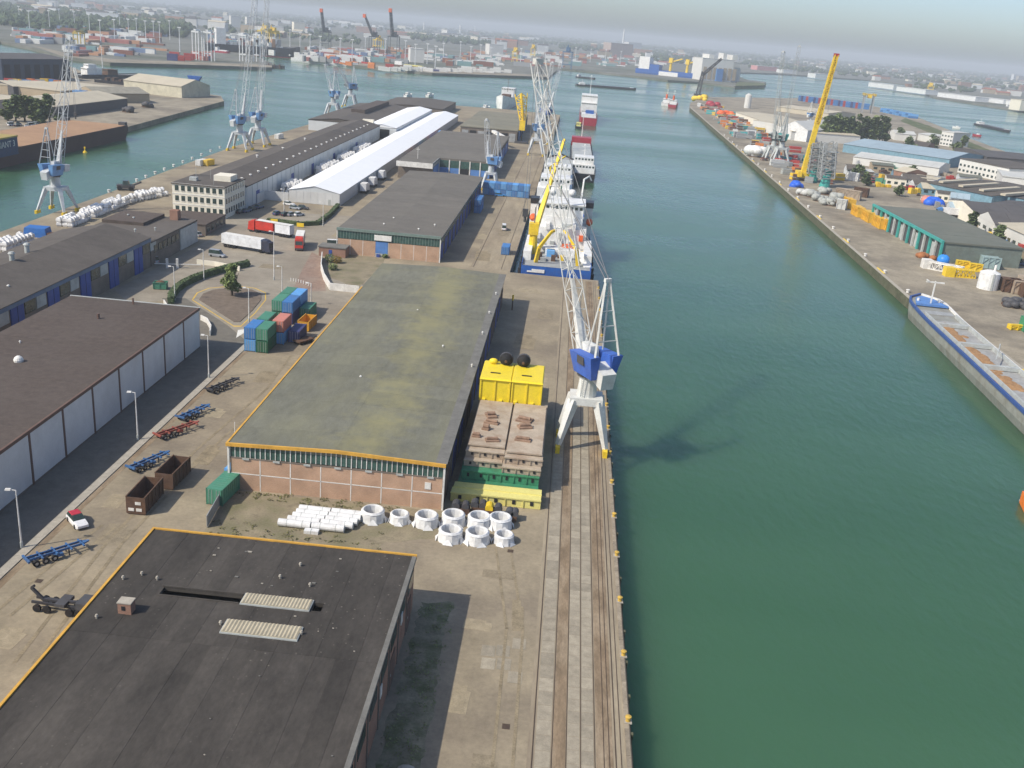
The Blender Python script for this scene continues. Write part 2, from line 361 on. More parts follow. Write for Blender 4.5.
# patches, worn spots and drain covers in the yard and on the apron
M_p1 = mat('asphalt_patch', (.23,.19,.13), .95, .3, .8, bump=.2, stain=(.28,.23,.15), stain_scale=.5); M_p2 = mat('pale_cement_patch', (.31,.258,.175), .95, .25, .8, stain=(.27,.22,.14), stain_scale=.5); M_p3 = mat('oil_dark_patch', (.235,.19,.122), .85, .35, .5, stain=(.28,.23,.15), stain_scale=.4, stain_amt=.9)
def patch_poly(x, y, w, h, n=9):
    a = random.uniform(-.06,.06); c, s = math.cos(a), math.sin(a)      # saw-cut repairs, nearly square to the quay
    return [(x+c*u*w*.8-s*v*h*.8, y+s*u*w*.8+c*v*h*.8) for u, v in ((-1,-1), (1,-1), (1,.55), (.55,.6), (.5,1), (-1,1))]
for k, (x, y, w, h, m) in enumerate(((-4,112,2.6,1.2,M_p1), (-6,86,1.2,3.0,M_p2), (-2.5,76,1.6,2.4,M_p1), (-.8,103,.9,4.2,M_p3), (-5.5,100,2.2,1.4,M_p2), (-56,112,2.2,3.5,M_p1), (-53,139,1.6,4.5,M_p3), (-60,121,1.5,2.6,M_p2), (-50,151,1.4,5,M_p1), (-58,156,2,2.6,M_p2), (-55,176,2.4,4,M_p3), (-51,96,1.3,3.6,M_p3), (-57,88,2,2.4,M_p2), (-49,183,1.2,4,M_p1), (-80,262,4,3,M_p1), (-94,290,5,2.4,M_p3), (-72,312,3,5,M_p2), (-6,215,3,7,M_p3), (-2,240,2.4,6,M_p1), (-7,262,4,3,M_p2), (-24,300,3,9,M_p3), (-20,340,2.6,8,M_p1), (-27,330,2,6,M_p2), (-1,190,1.4,8,M_p2))):
    struct(MB().prism(patch_poly(x, y, w, h), -.02, .016+.0015*(k % 5)).build('ground_patch', m))
for (x, y) in ((-3.2,118), (-1.2,82), (-57,131), (-52,162), (-60,99)): struct(MB().box(x, y, -.02, x+.8, y+.8, .03).build('drain_cover', M_rail))
def track(pts, w=.45, z=.022, m=None):   # worn wheel track
    mb = MB()
    for off in (-1.0, 1.0):
        for a, b_ in zip(pts[:-1], pts[1:]):
            d = Vector((b_[0]-a[0], b_[1]-a[1])).normalized(); s = Vector((d.y, -d.x)); p = [(a[0]+s.x*(off-w/2), a[1]+s.y*(off-w/2), z), (b_[0]+s.x*(off-w/2), b_[1]+s.y*(off-w/2), z), (b_[0]+s.x*(off+w/2), b_[1]+s.y*(off+w/2), z), (a[0]+s.x*(off+w/2), a[1]+s.y*(off+w/2), z)]
            mb.add(p, [(3,2,1,0)])
    return struct(mb.build('wheel_track', m or M_p3))
track([(-53,84), (-55,110), (-54.5,140), (-52,170), (-53,190)]); track([(-60,92), (-58.5,108), (-57.6,114)]); track([(-4,120), (-1,100), (-.5,60)], .35)
# ================================================================ BUILDINGS
def org(o):
    v = Vector((0,0,0))
    while o is not None: v += o.location; o = o.parent
    return v
def bw(mb, name, m, parent, smooth=False):
    """build from world coordinates under an unrotated parent"""
    q = org(parent); mb.v = [(x-q.x, y-q.y, z-q.z) for x, y, z in mb.v]
    return mb.build(name, m, parent, smooth=smooth)
def brick_mat(name, c1, c2, mortar, var=0.12):
    m = bpy.data.materials.new(name); m.use_nodes = True; n = m.node_tree.nodes; l = m.node_tree.links; b = n['Principled BSDF']
    b.inputs['Roughness'].default_value = 0.9; b.inputs['Specular IOR Level'].default_value = 0.2
    geo = n.new('ShaderNodeNewGeometry'); sp = n.new('ShaderNodeSeparateXYZ'); l.new(geo.outputs['Position'], sp.inputs[0])
    ad = n.new('ShaderNodeMath'); l.new(sp.outputs[0], ad.inputs[0]); l.new(sp.outputs[1], ad.inputs[1])
    cb = n.new('ShaderNodeCombineXYZ'); l.new(ad.outputs[0], cb.inputs[0]); l.new(sp.outputs[2], cb.inputs[1])
    bt = n.new('ShaderNodeTexBrick'); bt.inputs['Scale'].default_value = 1.0; bt.inputs['Brick Width'].default_value = 0.22; bt.inputs['Row Height'].default_value = 0.07
    bt.inputs['Mortar Size'].default_value = 0.008; bt.inputs['Color1'].default_value = (*c1, 1); bt.inputs['Color2'].default_value = (*c2, 1); bt.inputs['Mortar'].default_value = (*mortar, 1)
    l.new(cb.outputs[0], bt.inputs['Vector'])
    nz = n.new('ShaderNodeTexNoise'); nz.inputs['Scale'].default_value = 0.35; nz.inputs['Detail'].default_value = 6; l.new(geo.outputs['Position'], nz.inputs['Vector'])
    mr = n.new('ShaderNodeMapRange'); mr.inputs[1].default_value = .3; mr.inputs[2].default_value = .7; mr.inputs[3].default_value = 1-var*1.6; mr.inputs[4].default_value = 1+var
    l.new(nz.outputs['Fac'], mr.inputs[0]); hv = n.new('ShaderNodeHueSaturation'); l.new(mr.outputs[0], hv.inputs['Value']); l.new(bt.outputs['Color'], hv.inputs['Color'])
    l.new(hv.outputs[0], b.inputs['Base Color'])
    return m
M_brick = brick_mat('pink_brick', (0.50, 0.295, 0.185), (0.42, 0.25, 0.155), (0.50, 0.40, 0.31))
M_brick2 = brick_mat('red_brown_brick', (0.34, 0.17, 0.11), (0.27, 0.135, 0.09), (0.27, 0.22, 0.18))
M_brick3 = brick_mat('grey_brown_brick', (0.20, 0.165, 0.135), (0.16, 0.13, 0.105), (0.22, 0.19, 0.16))
M_trimw = paint('white_trim', (0.72, 0.70, 0.65), 0.6)
M_yel = paint('yellow_trim', (0.62, 0.34, 0.055), 0.6)
M_glass = mat('dark_window_glass', (0.035, 0.055, 0.05), 0.15, 0.5, 0.9, spec=0.5)
M_glassg = mat('green_wired_glass', (0.045, 0.095, 0.08), 0.25, 0.4, 1.2, spec=0.5)
M_frame = paint('grey_frame', (0.42, 0.44, 0.42), 0.6)
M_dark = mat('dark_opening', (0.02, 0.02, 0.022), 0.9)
M_blue_door = paint('blue_door', (0.035, 0.075, 0.30), 0.5)
M_blue_lt = paint('light_blue_door', (0.10, 0.23, 0.52), 0.5)
M_galv = paint('galvanised', (0.42, 0.43, 0.42), 0.45, metal=0.4)
def lichen_felt():
    m = mat('near_roof_felt', (0.050, 0.044, 0.038), 0.95, 0.28, 0.35, stain=(0.082, 0.072, 0.061), stain_scale=0.16, stain_amt=0.7, bump=0.2, rnd=0.16, stretch=(1, 0.45, 1))
    n = m.node_tree.nodes; l = m.node_tree.links; b = n['Principled BSDF']; src = b.inputs['Base Color'].links[0].from_socket
    geo = n.new('ShaderNodeNewGeometry'); v = n.new('ShaderNodeTexVoronoi'); v.inputs['Scale'].default_value = 1.3; l.new(geo.outputs['Position'], v.inputs['Vector'])
    patch = n.new('ShaderNodeTexNoise'); patch.inputs['Scale'].default_value = 0.07; l.new(geo.outputs['Position'], patch.inputs['Vector'])
    a = n.new('ShaderNodeMapRange'); a.inputs[1].default_value = 0.16; a.inputs[2].default_value = 0.08; l.new(v.outputs['Distance'], a.inputs[0])
    c = n.new('ShaderNodeMapRange'); c.inputs[1].default_value = 0.5; c.inputs[2].default_value = 0.66; l.new(patch.outputs['Fac'], c.inputs[0])
    mu = n.new('ShaderNodeMath'); mu.operation = 'MULTIPLY'; l.new(a.outputs[0], mu.inputs[0]); l.new(c.outputs[0], mu.inputs[1])
    mx = n.new('ShaderNodeMix'); mx.data_type = 'RGBA'; mx.inputs[7].default_value = (0.15, 0.135, 0.11, 1); l.new(mu.outputs[0], mx.inputs[0]); l.new(src, mx.inputs[6]); l.new(mx.outputs[2], b.inputs['Base Color'])
    return m
M_felt = lichen_felt()
def moss_felt():
    m = mat('mossy_roof_felt', (0.152, 0.150, 0.116), 0.95, 0.17, 0.8, bump=0.2, rnd=0.08, stain=(0.205, 0.198, 0.125), stain_scale=0.12, stain_amt=0.6, stretch=(1.0, 0.35, 1))
    n = m.node_tree.nodes; l = m.node_tree.links; b = n['Principled BSDF']; src = b.inputs['Base Color'].links[0].from_socket
    geo = n.new('ShaderNodeNewGeometry'); sp = n.new('ShaderNodeSeparateXYZ'); l.new(geo.outputs['Position'], sp.inputs[0])
    nz = n.new('ShaderNodeTexNoise'); nz.inputs['Scale'].default_value = 0.16; nz.inputs['Detail'].default_value = 7; nz.inputs['Roughness'].default_value = .7; l.new(geo.outputs['Position'], nz.inputs['Vector'])
    a = n.new('ShaderNodeMath'); a.inputs[1].default_value = 25.5; l.new(sp.outputs[0], a.inputs[0])
    c = n.new('ShaderNodeMath'); c.operation = 'ABSOLUTE'; l.new(a.outputs[0], c.inputs[0])
    mr = n.new('ShaderNodeMapRange'); mr.inputs[1].default_value = 9; mr.inputs[2].default_value = 0; mr.inputs[3].default_value = -.12; mr.inputs[4].default_value = .2; l.new(c.outputs[0], mr.inputs[0])
    ad = n.new('ShaderNodeMath'); l.new(mr.outputs[0], ad.inputs[0]); l.new(nz.outputs['Fac'], ad.inputs[1])
    r2 = n.new('ShaderNodeMapRange'); r2.inputs[1].default_value = .47; r2.inputs[2].default_value = .76; r2.inputs[4].default_value = .6; l.new(ad.outputs[0], r2.inputs[0])
    mx = n.new('ShaderNodeMix'); mx.data_type = 'RGBA'; mx.inputs[7].default_value = (0.29, 0.265, 0.125, 1); l.new(r2.outputs[0], mx.inputs[0]); l.new(src, mx.inputs[6]); l.new(mx.outputs[2], b.inputs['Base Color'])
    return m
M_moss = moss_felt()
M_mossedge = mat('grey_gutter_felt', (0.16, 0.155, 0.14), 0.9, 0.2, 0.4)
M_brown_roof = mat('brown_gravel_roof', (0.085, 0.066, 0.055), 0.95, 0.22, 0.8, stain=(0.11, 0.09, 0.078), stain_scale=0.03, stain_amt=0.6, rnd=0.05)
M_dark_roof = mat('dark_roof_felt', (0.10, 0.087, 0.075), 0.95, 0.16, 0.3, stain=(0.12, 0.105, 0.092), stain_scale=0.05, rnd=0.06)
M_shedB_roof = mat('taupe_roof_felt', (0.138, 0.126, 0.108), 0.95, 0.14, 0.25, stain=(0.165, 0.15, 0.126), stain_scale=0.04, rnd=0.05)
M_olive_roof = mat('olive_roof_felt', (0.19, 0.18, 0.135), 0.95, 0.12, 0.2, stain=(0.235, 0.21, 0.15), stain_scale=0.05, rnd=0.05)
M_whitepanel = mat('white_wall_panel', (0.60, 0.60, 0.585), 0.6, 0.06, 0.4, rnd=0.04, stain=(0.45, 0.44, 0.41), stain_scale=0.15, stain_amt=0.35)
M_post = paint('brown_post', (0.14, 0.085, 0.065), 0.7)
M_tent = mat('white_tent_membrane', (0.90, 0.90, 0.89), 0.5, 0.03, 0.2)
M_greywall = mat('pale_metal_cladding', (0.55, 0.57, 0.57), 0.5, 0.06, 0.3, rnd=0.06)
M_cream = mat('cream_render', (0.74, 0.69, 0.57), 0.8, 0.06, 0.4)
M_sky = mat('corrugated_rooflight', (0.40, 0.35, 0.25), 0.6, 0.15, 0.8)

def gable_roof(t, x0, x1, y0, y1, eave, ridge, m, n, th=0.14, over=0.3, name='roof_sheet', gap=0.03, body=None):
    """sheets laid in n bands along y on both slopes; a closed body below"""
    xm = (x0+x1)/2
    rt = bw(MB().prof([(x0, eave-.4), (x1, eave-.4), (x1, eave-.02), (xm, ridge-.02), (x0, eave-.02)], y0, y1, 'y'), 'roof', body or m, t)
    L = (y1-y0+2*over)/n
    for side in (0, 1):
        for k in range(n):
            ya, yb = y0-over+k*L, y0-over+(k+1)*L-gap
            dz = random.uniform(0, .025)
            if side == 0: xa, za, xb, zb = x0-over, eave, xm, ridge
            else: xa, za, xb, zb = xm, ridge, x1+over, eave
            bw(MB().hexa([(xa,ya,za+dz),(xb,ya,zb+dz),(xb,yb,zb+dz),(xa,yb,za+dz),(xa,ya,za+th+dz),(xb,ya,zb+th+dz),(xb,yb,zb+th+dz),(xa,yb,za+th+dz)]), name, m, rt)
    return rt
def roof_vent(t, x, y, z, h=0.7, r=0.25, m=None):
    return bw(MB().cyl((x,y,z-.2),(x,y,z+h),r*.6,n=8).cyl((x,y,z+h),(x,y,z+h+.22),r*1.1,r*.7,n=8), 'roof_vent', m or M_trimw, t)

# ---------------------------------------------------------------- near shed (bottom left)
X0, X1 = -46.0, -13.7
ns = thing('near_warehouse', 'low warehouse with black felt roof edged in yellow, nearest to the viewer', 'warehouse', ((X0+X1)/2, 56, 0))
bw(MB().box(X0+.3, 40, 0, X0+.6, 101.6, 7.0).box(X1-.6, 40, 0, X1-.3, 101.6, 7.0).box(X0+.6, 101.3, 0, X1-.6, 101.6, 7.0).box(X0+.6, 40, 0, X1-.6, 40.3, 7.0), 'core_wall', M_brick2, ns)
HX = [X0, -39.7, -30.8, -23.0, -21.9, X1]; HY = (88.4, 89.9)      # slots left open in the roof
rb = MB()
for a, b_ in zip(HX[:-1], HX[1:]):
    if a in (-39.7, -23.0): rb.box(a, 40, 7.0, b_, HY[0], 7.40).box(a, HY[1], 7.0, b_, 102, 7.40)
    else: rb.box(a, 40, 7.0, b_, 102, 7.40)
rf = bw(rb, 'roof', M_felt, ns)
nst = 15; wst = (X1-X0-.64)/nst
for k in range(nst):
    xa = X0+.2+k*wst
    for (ya, yb) in ((40, 80.6), (80.63, 101.8)):
        zt = 7.44+random.uniform(0,.012)+.016*(k%2); xb = xa+wst-.004
        cut = [c for c in HX[1:-1] if xa < c < xb]; e_ = [xa]+cut+[xb]; s_ = MB()
        for a, b_ in zip(e_[:-1], e_[1:]):
            mid = (a+b_)/2; hole = (-39.7 < mid < -30.8 or -23.0 < mid < -21.9) and ya > 80
            if hole: s_.box(a, ya, 7.38, b_, HY[0], zt).box(a, HY[1], 7.38, b_, yb, zt)
            else: s_.box(a, ya, 7.38, b_, yb, zt)
        bw(s_, 'roof_sheet', M_felt, rf)
ytrim = bw(MB().box(X0-.12, 40, 7.1, X0+.16, 102.12, 7.6).box(X0+.16, 101.84, 7.1, X1+.1, 102.12, 7.6), 'yellow_edge_trim', M_yel, ns)
bw(MB().box(X1-.42, 40, 7.1, X1+.1, 101.62, 7.55), 'gutter', M_mossedge, ns)
# long slot left by a removed rooflight, two remaining rooflights
bw(MB().box(-39.9, 89.9, 7.44, -30.9, 90.05, 7.66).box(-39.9, 88.25, 7.44, -30.9, 88.4, 7.54), 'opening_kerb', M_felt, ns)
for (xa, xb, ya, yb) in ((-30.6, -23.2, 88.2, 90.1), (-30.9, -23.0, 82.8, 85.0)):
    sk = bw(MB().box(xa-.1, ya-.1, 7.44, xb+.1, yb+.1, 7.62), 'rooflight_kerb', M_frame, ns)
    nn = 20; w = (xb-xa)/nn
    for k in range(nn):   # corrugated sheet, ridge by ridge
        a = xa+k*w
        bw(MB().prof([(a,7.6),(a+w,7.6),(a+w,7.68),(a+w*.5,7.76),(a,7.68)], ya, yb, 'y'), 'corrugation', M_sky, sk)
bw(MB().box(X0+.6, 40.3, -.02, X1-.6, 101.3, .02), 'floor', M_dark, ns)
ch = bw(MB().box(-42.3, 84.2, 7.4, -40.9, 85.3, 8.7), 'chimney_box', M_brick2, ns)
bw(MB().box(-42.36, 84.14, 8.7, -40.84, 85.36, 8.82), 'chimney_cap', M_kerb, ch)
bw(MB().box(-41.9, 84.16, 7.9, -41.5, 84.25, 8.4), 'chimney_opening', M_dark, ch)
for (x, y) in ((-43.0,91.7), (-41,91.1), (-44,83), (-28,94), (-31.4,84.2), (-22.8,84), (-26.5,97), (-44.6,90.5), (-24.3,93)):
    roof_vent(ns, x, y, 7.5, 0.22, 0.17, M_kerb)
for k in range(22):    # bits of felt and litter lying on the roof
    x, y = (random.uniform(-38,-17), random.uniform(91,99.5)) if k < 12 else (random.uniform(-32,-15), random.uniform(64,88)); s = random.uniform(.08,.26)*(1 if k < 12 else .5)
    bw(MB().box(x, y, 7.5, x+s*2.2, y+s, 7.5+.08), 'roof_scrap', (M_kerb, M_mossedge)[k % 2], ns)
# side wall towards the quay: brick bays, plinth, doors, notices
for k in range(8):
    ya = 58 + k*5.5
    bw(MB().box(X1-.3, ya+.15, .3, X1-.12, ya+5.2, 6.3), 'brick_bay', M_brick2, ns)
    bw(MB().box(X1-.3, ya-.2, 0, X1-.02, ya+.1, 7.05), 'pillar', M_brick3, ns)
    bw(MB().box(X1-.14, ya+.9, 4.6, X1-.06, ya+4.4, 6.1), 'window', M_glass, ns)
for (y, w) in ((64, 3.2), (86, 3.0), (97, 2.6)):
    d = bw(MB().box(X1-.12, y, 0, X1-.03, y+w, 3.6), 'door', M_post, ns); bw(MB().box(X1-.03, y+.3, 1.6, X1, y+.45, 1.9), 'door_handle', M_frame, d)
for (y, z) in ((92.4, 4.0), (80.4, 3.3)):
    bw(MB().box(X1-.1, y, z, X1+.01, y+.9, z+1.3), 'notice_board', M_trimw, ns)

# ---------------------------------------------------------------- long mossy shed A
A0, A1, AY0, AY1 = -46.0, -13.6, 128.4, 247.2
sa = thing('long_warehouse', 'long brick warehouse with mossy grey green roof in the middle of the pier', 'warehouse', ((A0+A1)/2, AY0, 0))
bw(MB().box(A0+.25, AY0+.25, 0, A1-.25, AY1-.1, 7.15), 'core_wall', M_brick3, sa)
rA = gable_roof(sa, A0, A1, AY0, AY1, 7.35, 7.95, M_moss, 19, over=.12)
bw(MB().box(A1-1.5, AY0-.1, 7.5, A1+.25, AY1, 7.62), 'gutter_strip', M_mossedge, sa)
bw(MB().box(A0-.2, AY0-.42, 7.08, A0+.1, 222, 7.60), 'yellow_edge_trim', M_yel, sa)
xm = (A0+A1)/2
bw(MB().hexa([(A0+.1,AY0-.42,7.08),(xm,AY0-.42,7.62),(xm,AY0-.12,7.62),(A0+.1,AY0-.12,7.08),(A0+.1,AY0-.42,7.6),(xm,AY0-.42,8.12),(xm,AY0-.12,8.12),(A0+.1,AY0-.12,7.6)]), 'yellow_edge_trim', M_yel, sa)
bw(MB().hexa([(xm,AY0-.42,7.62),(A1+.1,AY0-.42,7.08),(A1+.1,AY0-.12,7.08),(xm,AY0-.12,7.62),(xm,AY0-.42,8.12),(A1+.1,AY0-.42,7.6),(A1+.1,AY0-.12,7.6),(xm,AY0-.12,8.12)]), 'yellow_edge_trim', M_yel, sa)
nb = 7; bwid = (A1-A0-.5)/nb
for k in range(nb):
    xa = A0+.25+k*bwid
    for (z0, z1) in ((0, 2.58), (2.72, 5.1)):
        bw(MB().box(xa+.07, AY0, z0, xa+bwid-.07, AY0+.24, z1), 'brick_panel', M_brick, sa)
    if k: bw(MB().box(xa-.07, AY0-.03, 0, xa+.07, AY0+.24, 5.1 if k % 2 else 7.4), 'joint_post', M_trimw, sa)
bw(MB().box(A0+.25, AY0-.03, 2.58, A1-.25, AY0+.2, 2.72), 'joint_band', M_trimw, sa)
bw(MB().box(A0+.25, AY0-.06, 5.1, A1-.25, AY0+.24, 5.28), 'window_sill', M_brick3, sa)
nw = 42; ww = (A1-A0-.6)/nw
pm = MB().box(.05, 0, 0, ww-.05, .06, 2.2).mesh('window_pane', M_glassg)
mm = MB().box(-.055, 0, 0, .055, .12, 2.2).mesh('mullion', M_trimw)
ox = org(sa)
for k in range(nw):
    xa = A0+.3+k*ww; zt = min((k+.5)/nw, 1-(k+.5)/nw)*0.9
    put('window_pane', pm, sa, (xa-ox.x, .06, 5.25+zt*.55-.02)); put('mullion', mm, sa, (xa-ox.x, -.02, 5.25+zt*.55-.02))
for x in (A0+.1, A1-.12): bw(MB().box(x-.14, AY0-.2, 0, x+.14, AY0+.08, 7.1), 'downpipe', M_trimw, sa)
bw(MB().box(A1-2.9, AY0-.1, 3.2, A1-2.0, AY0-.02, 4.3), 'notice_board', M_trimw, sa)
for k in range(7): bw(MB().box(A0+2.2+k*4.6, AY0-.2, 5.0, A0+3.2+k*4.6, AY0-.08, 5.28), 'floodlight', M_frame, sa)
for k in range(13):   # quayside wall: bays with sliding doors and a high window strip
    ya = AY0+.5+k*9.1
    bw(MB().box(A1-.25, ya, 0, A1-.02, ya+.5, 7.1), 'pillar', M_brick3, sa)
    bw(MB().box(A1-.25, ya+.9, 5.3, A1-.1, ya+8.7, 6.8), 'window', M_glass, sa)
    d = bw(MB().box(A1-.25, ya+2.2, 0, A1-.12, ya+6.8, 4.5), 'sliding_door', M_blue_door if k % 3 else M_post, sa)
    bw(MB().box(A1-.12, ya+4.4, 0, A1-.08, ya+4.5, 4.5), 'door_seam', M_dark, d)
for (x, y) in ((-21.2,181.7), (-14.4,193.2), (-14.3,226.1), (-14.4,209), (-14.4,172), (-30,205), (-33,160)): roof_vent(sa, x, y, 7.75, .25, .2)
# flagpole in front of its left corner
fp = thing('flag_pole', 'thin white pole in front of the left corner of the mossy warehouse', 'pole', (-47.0, 134.4, 0))
MB().cyl((0,0,0),(0,0,8.2),.10,.05,8).build('shaft', M_trimw, fp); MB().box(-.25,-.25,0,.25,.25,.25).build('base', M_kerb, fp)

# ---------------------------------------------------------------- white panelled warehouse on the left
ww_ = thing('white_wall_warehouse', 'warehouse with white wall panels between brown posts and a brown roof', 'warehouse', (-86.7, 60, 0))
W0, W1, WY0, WY1, WH = -100.4, -73.2, 50, 189.6, 8.6
bw(MB().box(W0, WY0, 0, W1-.25, WY1-.2, WH-.4), 'core_wall', M_brick3, ww_)
rw = bw(MB().box(W0-.1, WY0, WH-.4, W1+.1, WY1, WH-.02), 'roof', M_brown_roof, ww_)
for k in range(15):
    y = WY0+k*9.3; bw(MB().box(W0+.2, y, WH-.03, W1-.2, y+9.27, WH+.03+random.uniform(0,.02)), 'roof_sheet', M_brown_roof, rw)
bw(MB().box(W0-.15, WY1-.25, WH-.5, W1+.15, WY1+.1, WH+.14), 'roof_edge', M_frame, ww_)
bw(MB().box(W1-.2, WY0, WH-.45, W1+.12, WY1-.25, WH+.08), 'roof_edge', M_post, ww_)
ys = [123.3+9.58*k for k in range(-7, 7)] + [189.3]
for a, b in zip(ys[:-1], ys[1:]):
    bw(MB().box(W1-.25, a+.28, .35, W1, b-.28, WH-.45), 'wall_panel', M_whitepanel, ww_)
    bw(MB().box(W1-.25, a-.24, 0, W1+.06, a+.24, WH-.45), 'post', M_post, ww_)
bw(MB().box(W1-.24, WY0, 0, W1+.02, WY1-.2, .34), 'plinth', M_brick3, ww_)
for k in range(5): bw(MB().box(W0+.4+k*5.4, WY1-.2, .3, W0+5.5+k*5.4, WY1-.02, WH-.5), 'wall_panel', M_whitepanel, ww_)
bw(MB().lathe([(.75,WH),(.8,WH+.35),(.62,WH+.75),(.3,WH+1.0),(.02,WH+1.08)], c=(-89.3,149.6,0), n=14), 'roof_dome_vent', M_trimw, ww_)
roof_vent(ww_, -94.0, 158.5, WH, .3, .18); bw(MB().box(-88.4,176,WH,-88.1,176.6,WH+1.0), 'aerial', M_post, ww_)
bw(MB().box(-86.5,187.5,WH,-86.2,187.8,WH+1.3), 'aerial', M_post, ww_)

# ---------------------------------------------------------------- shed with the blue doors
bs = thing('blue_door_warehouse', 'dark roofed warehouse with tall blue doors along its shaded wall', 'warehouse', (-121, 80, 0))
B0, B1, BY0, BY1 = -133.0, -109.2, 80, 249.5
bw(MB().box(B0, BY0, 0, B1-.3, BY1, 7.7), 'core_wall', M_brick3, bs)
gable_roof(bs, B0, B1, BY0, BY1, 7.9, 10.6, M_dark_roof, 17, over=.25)
for y in (184.5, 199, 213.5, 228, 242.2, 170, 155.5):
    d = bw(MB().box(B1-.3, y-2.4, 0, B1-.05, y+2.4, 6.9), 'door', M_blue_door, bs)
    bw(MB().box(B1-.05, y-.04, 0, B1-.01, y+.04, 6.9), 'door_seam', M_dark, d)
    bw(MB().box(B1-.3, y+3.0, 4.2, B1-.12, y+7.0, 6.8), 'window', M_glass, bs); bw(MB().box(B1-.3, y+7.6, 4.2, B1-.12, y+11.4, 6.8), 'window', M_frame, bs)
bw(MB().box(B1-.3, BY0, 7.0, B1+.26, BY1+.1, 7.85), 'fascia', paint('slate_blue_fascia', (0.13,0.18,0.26), .6), bs)
for (x, y) in ((-121.5,205), (-123,214)): bw(MB().cyl((x,y,10),(x,y,12.2),.55,n=10).cyl((x,y,12.2),(x,y,12.6),.8,.5,n=10), 'roof_vent', M_frame, bs)
for y in (150, 190): roof_vent(bs, -114, y, 8.9, .4, .3)
# gable end facing the yard
bw(MB().prof([(B0,0),(B1-.3,0),(B1-.3,7.7),((B0+B1)/2,10.3),(B0,7.7)], BY1, BY1+.2, 'y'), 'gable_wall', M_brick3, bs)

# low brick block beyond it
lb = thing('low_brick_block', 'low brick block with flat patched roof between warehouse and cream office', 'building', (-120, 254, 0))
bw(MB().box(-131, 250.2, 0, -109.4, 283, 6.4), 'wall', M_brick3, lb)
bw(MB().box(-131.3, 250, 6.4, -109.1, 283.3, 6.8), 'roof', M_dark_roof, lb)
bw(MB().box(-131.1, 268, 6.8, -119, 283, 7.7), 'raised_roof', M_brown_roof, lb)
bw(MB().box(-116, 279.5, 6.8, -113.6, 282, 9.6), 'chimney_stack', M_brick2, lb)
bw(MB().box(-109.4, 270, .2, -109.1, 283, 6.2), 'rendered_wall', M_frame, lb)
for k in range(6): bw(MB().box(-109.4, 252+k*3, 3.4, -109.2, 254+k*3, 5.4), 'window', M_glass, lb)
for (x, y) in ((-127,276), (-124,273), (-113,262), (-117,258)): roof_vent(lb, x, y, 7.4, .5, .35, M_frame)
ab = thing('office_annex', 'low flat roofed annex with planted edge in front of the cream office', 'building', (-117, 296, 0))
bw(MB().box(-124, 292, 0, -110, 310, 3.2), 'wall', M_brick3, ab); bw(MB().box(-124.2, 291.8, 3.2, -109.8, 310.2, 3.6), 'roof', M_brown_roof, ab)
for k in range(4): bw(MB().box(-110.02, 293+k*4, 1, -109.9, 295.4+k*4, 2.6), 'window', M_glass, ab)

# ---------------------------------------------------------------- cream office, three storeys
of = thing('office_building', 'cream three storey office block with rows of dark windows', 'office', (-122.3, 319, 0))
bw(MB().box(-131.2, 319.2, 0, -113.4, 340, 10.4), 'wall', M_cream, of)
rr = bw(MB().box(-131.5, 318.9, 10.4, -113.1, 340.3, 10.75), 'roof', M_dark_roof, of)
bw(MB().box(-121, 330, 10.75, -115, 337, 12.6), 'roof_room', M_cream, of); bw(MB().box(-128, 326, 10.75, -125.5, 328, 11.9), 'roof_room', M_frame, of)
for (x, y) in ((-118,322), (-123,333), (-129,335)): bw(MB().cyl((x,y,10.7),(x,y,14),.06,n=6), 'aerial', M_frame, of)
def window(t, x0, y0, z0, x1, y1, z1, nx, ny, m=None):
    """recessed pane with a frame; (nx,ny) outward normal"""
    if ny: g = bw(MB().box(x0, y0-.06, z0, x1, y0+.02, z1), 'window', m or M_glass, t); bw(MB().box(x0-.08, y0-.16, z0-.14, x1+.08, y0+.02, z0-.02), 'sill', M_trimw, g)
    else: g = bw(MB().box(x0-.02, y0, z0, x0+.06, y1, z1), 'window', m or M_glass, t); bw(MB().box(x0-.02, y0-.08, z0-.14, x0+.16, y1+.08, z0-.02), 'sill', M_trimw, g)
    return g
for f in range(3):
    for k in range(8):
        x = -130.3+k*2.13; window(of, x, 319.2, 1.5+f*3.4, x+1.25, 319.2, 3.2+f*3.4, 0, -1)
    for k in range(8):
        y = 320.4+k*2.45; window(of, -113.4, y, 1.5+f*3.4, -113.4, y+1.3, 3.2+f*3.4, 1, 0)
    bw(MB().box(-131.3, 319.1, f*3.4+3.75, -113.3, 319.25, f*3.4+4.0), 'string_course', M_trimw, of)

# ---------------------------------------------------------------- long pale clad warehouse behind the office
lw = thing('ribbed_white_warehouse', 'long warehouse with pale ribbed wall, dark roof and a row of small white roof vents', 'warehouse', (-124, 344, 0))
L0, L1, LY0, LY1 = -136.0, -113.2, 341, 585
bw(MB().box(L0, LY0, 0, L1-.2, LY1, 7.6), 'core_wall', M_greywall, lw)
gable_roof(lw, L0, L1, LY0, LY1, 7.8, 10.2, M_dark_roof, 22, over=.3)
for k in range(40):
    y = LY0+1+k*6.1; bw(MB().box(L1-.2, y, .1, L1, y+5.4, 7.4), 'wall_panel', M_greywall, lw)
for y in (352, 398, 430, 470, 520): bw(MB().box(L1, y, 0, L1+.08, y+4, 4.6), 'door', M_blue_door, lw)
for k in range(24): roof_vent(lw, L1-4.2, LY0+8+k*9.6, 8.8, .5, .55)
for (x, y) in ((-128,400), (-126,430), (-127,470)): roof_vent(lw, x, y, 10, .6, .6)
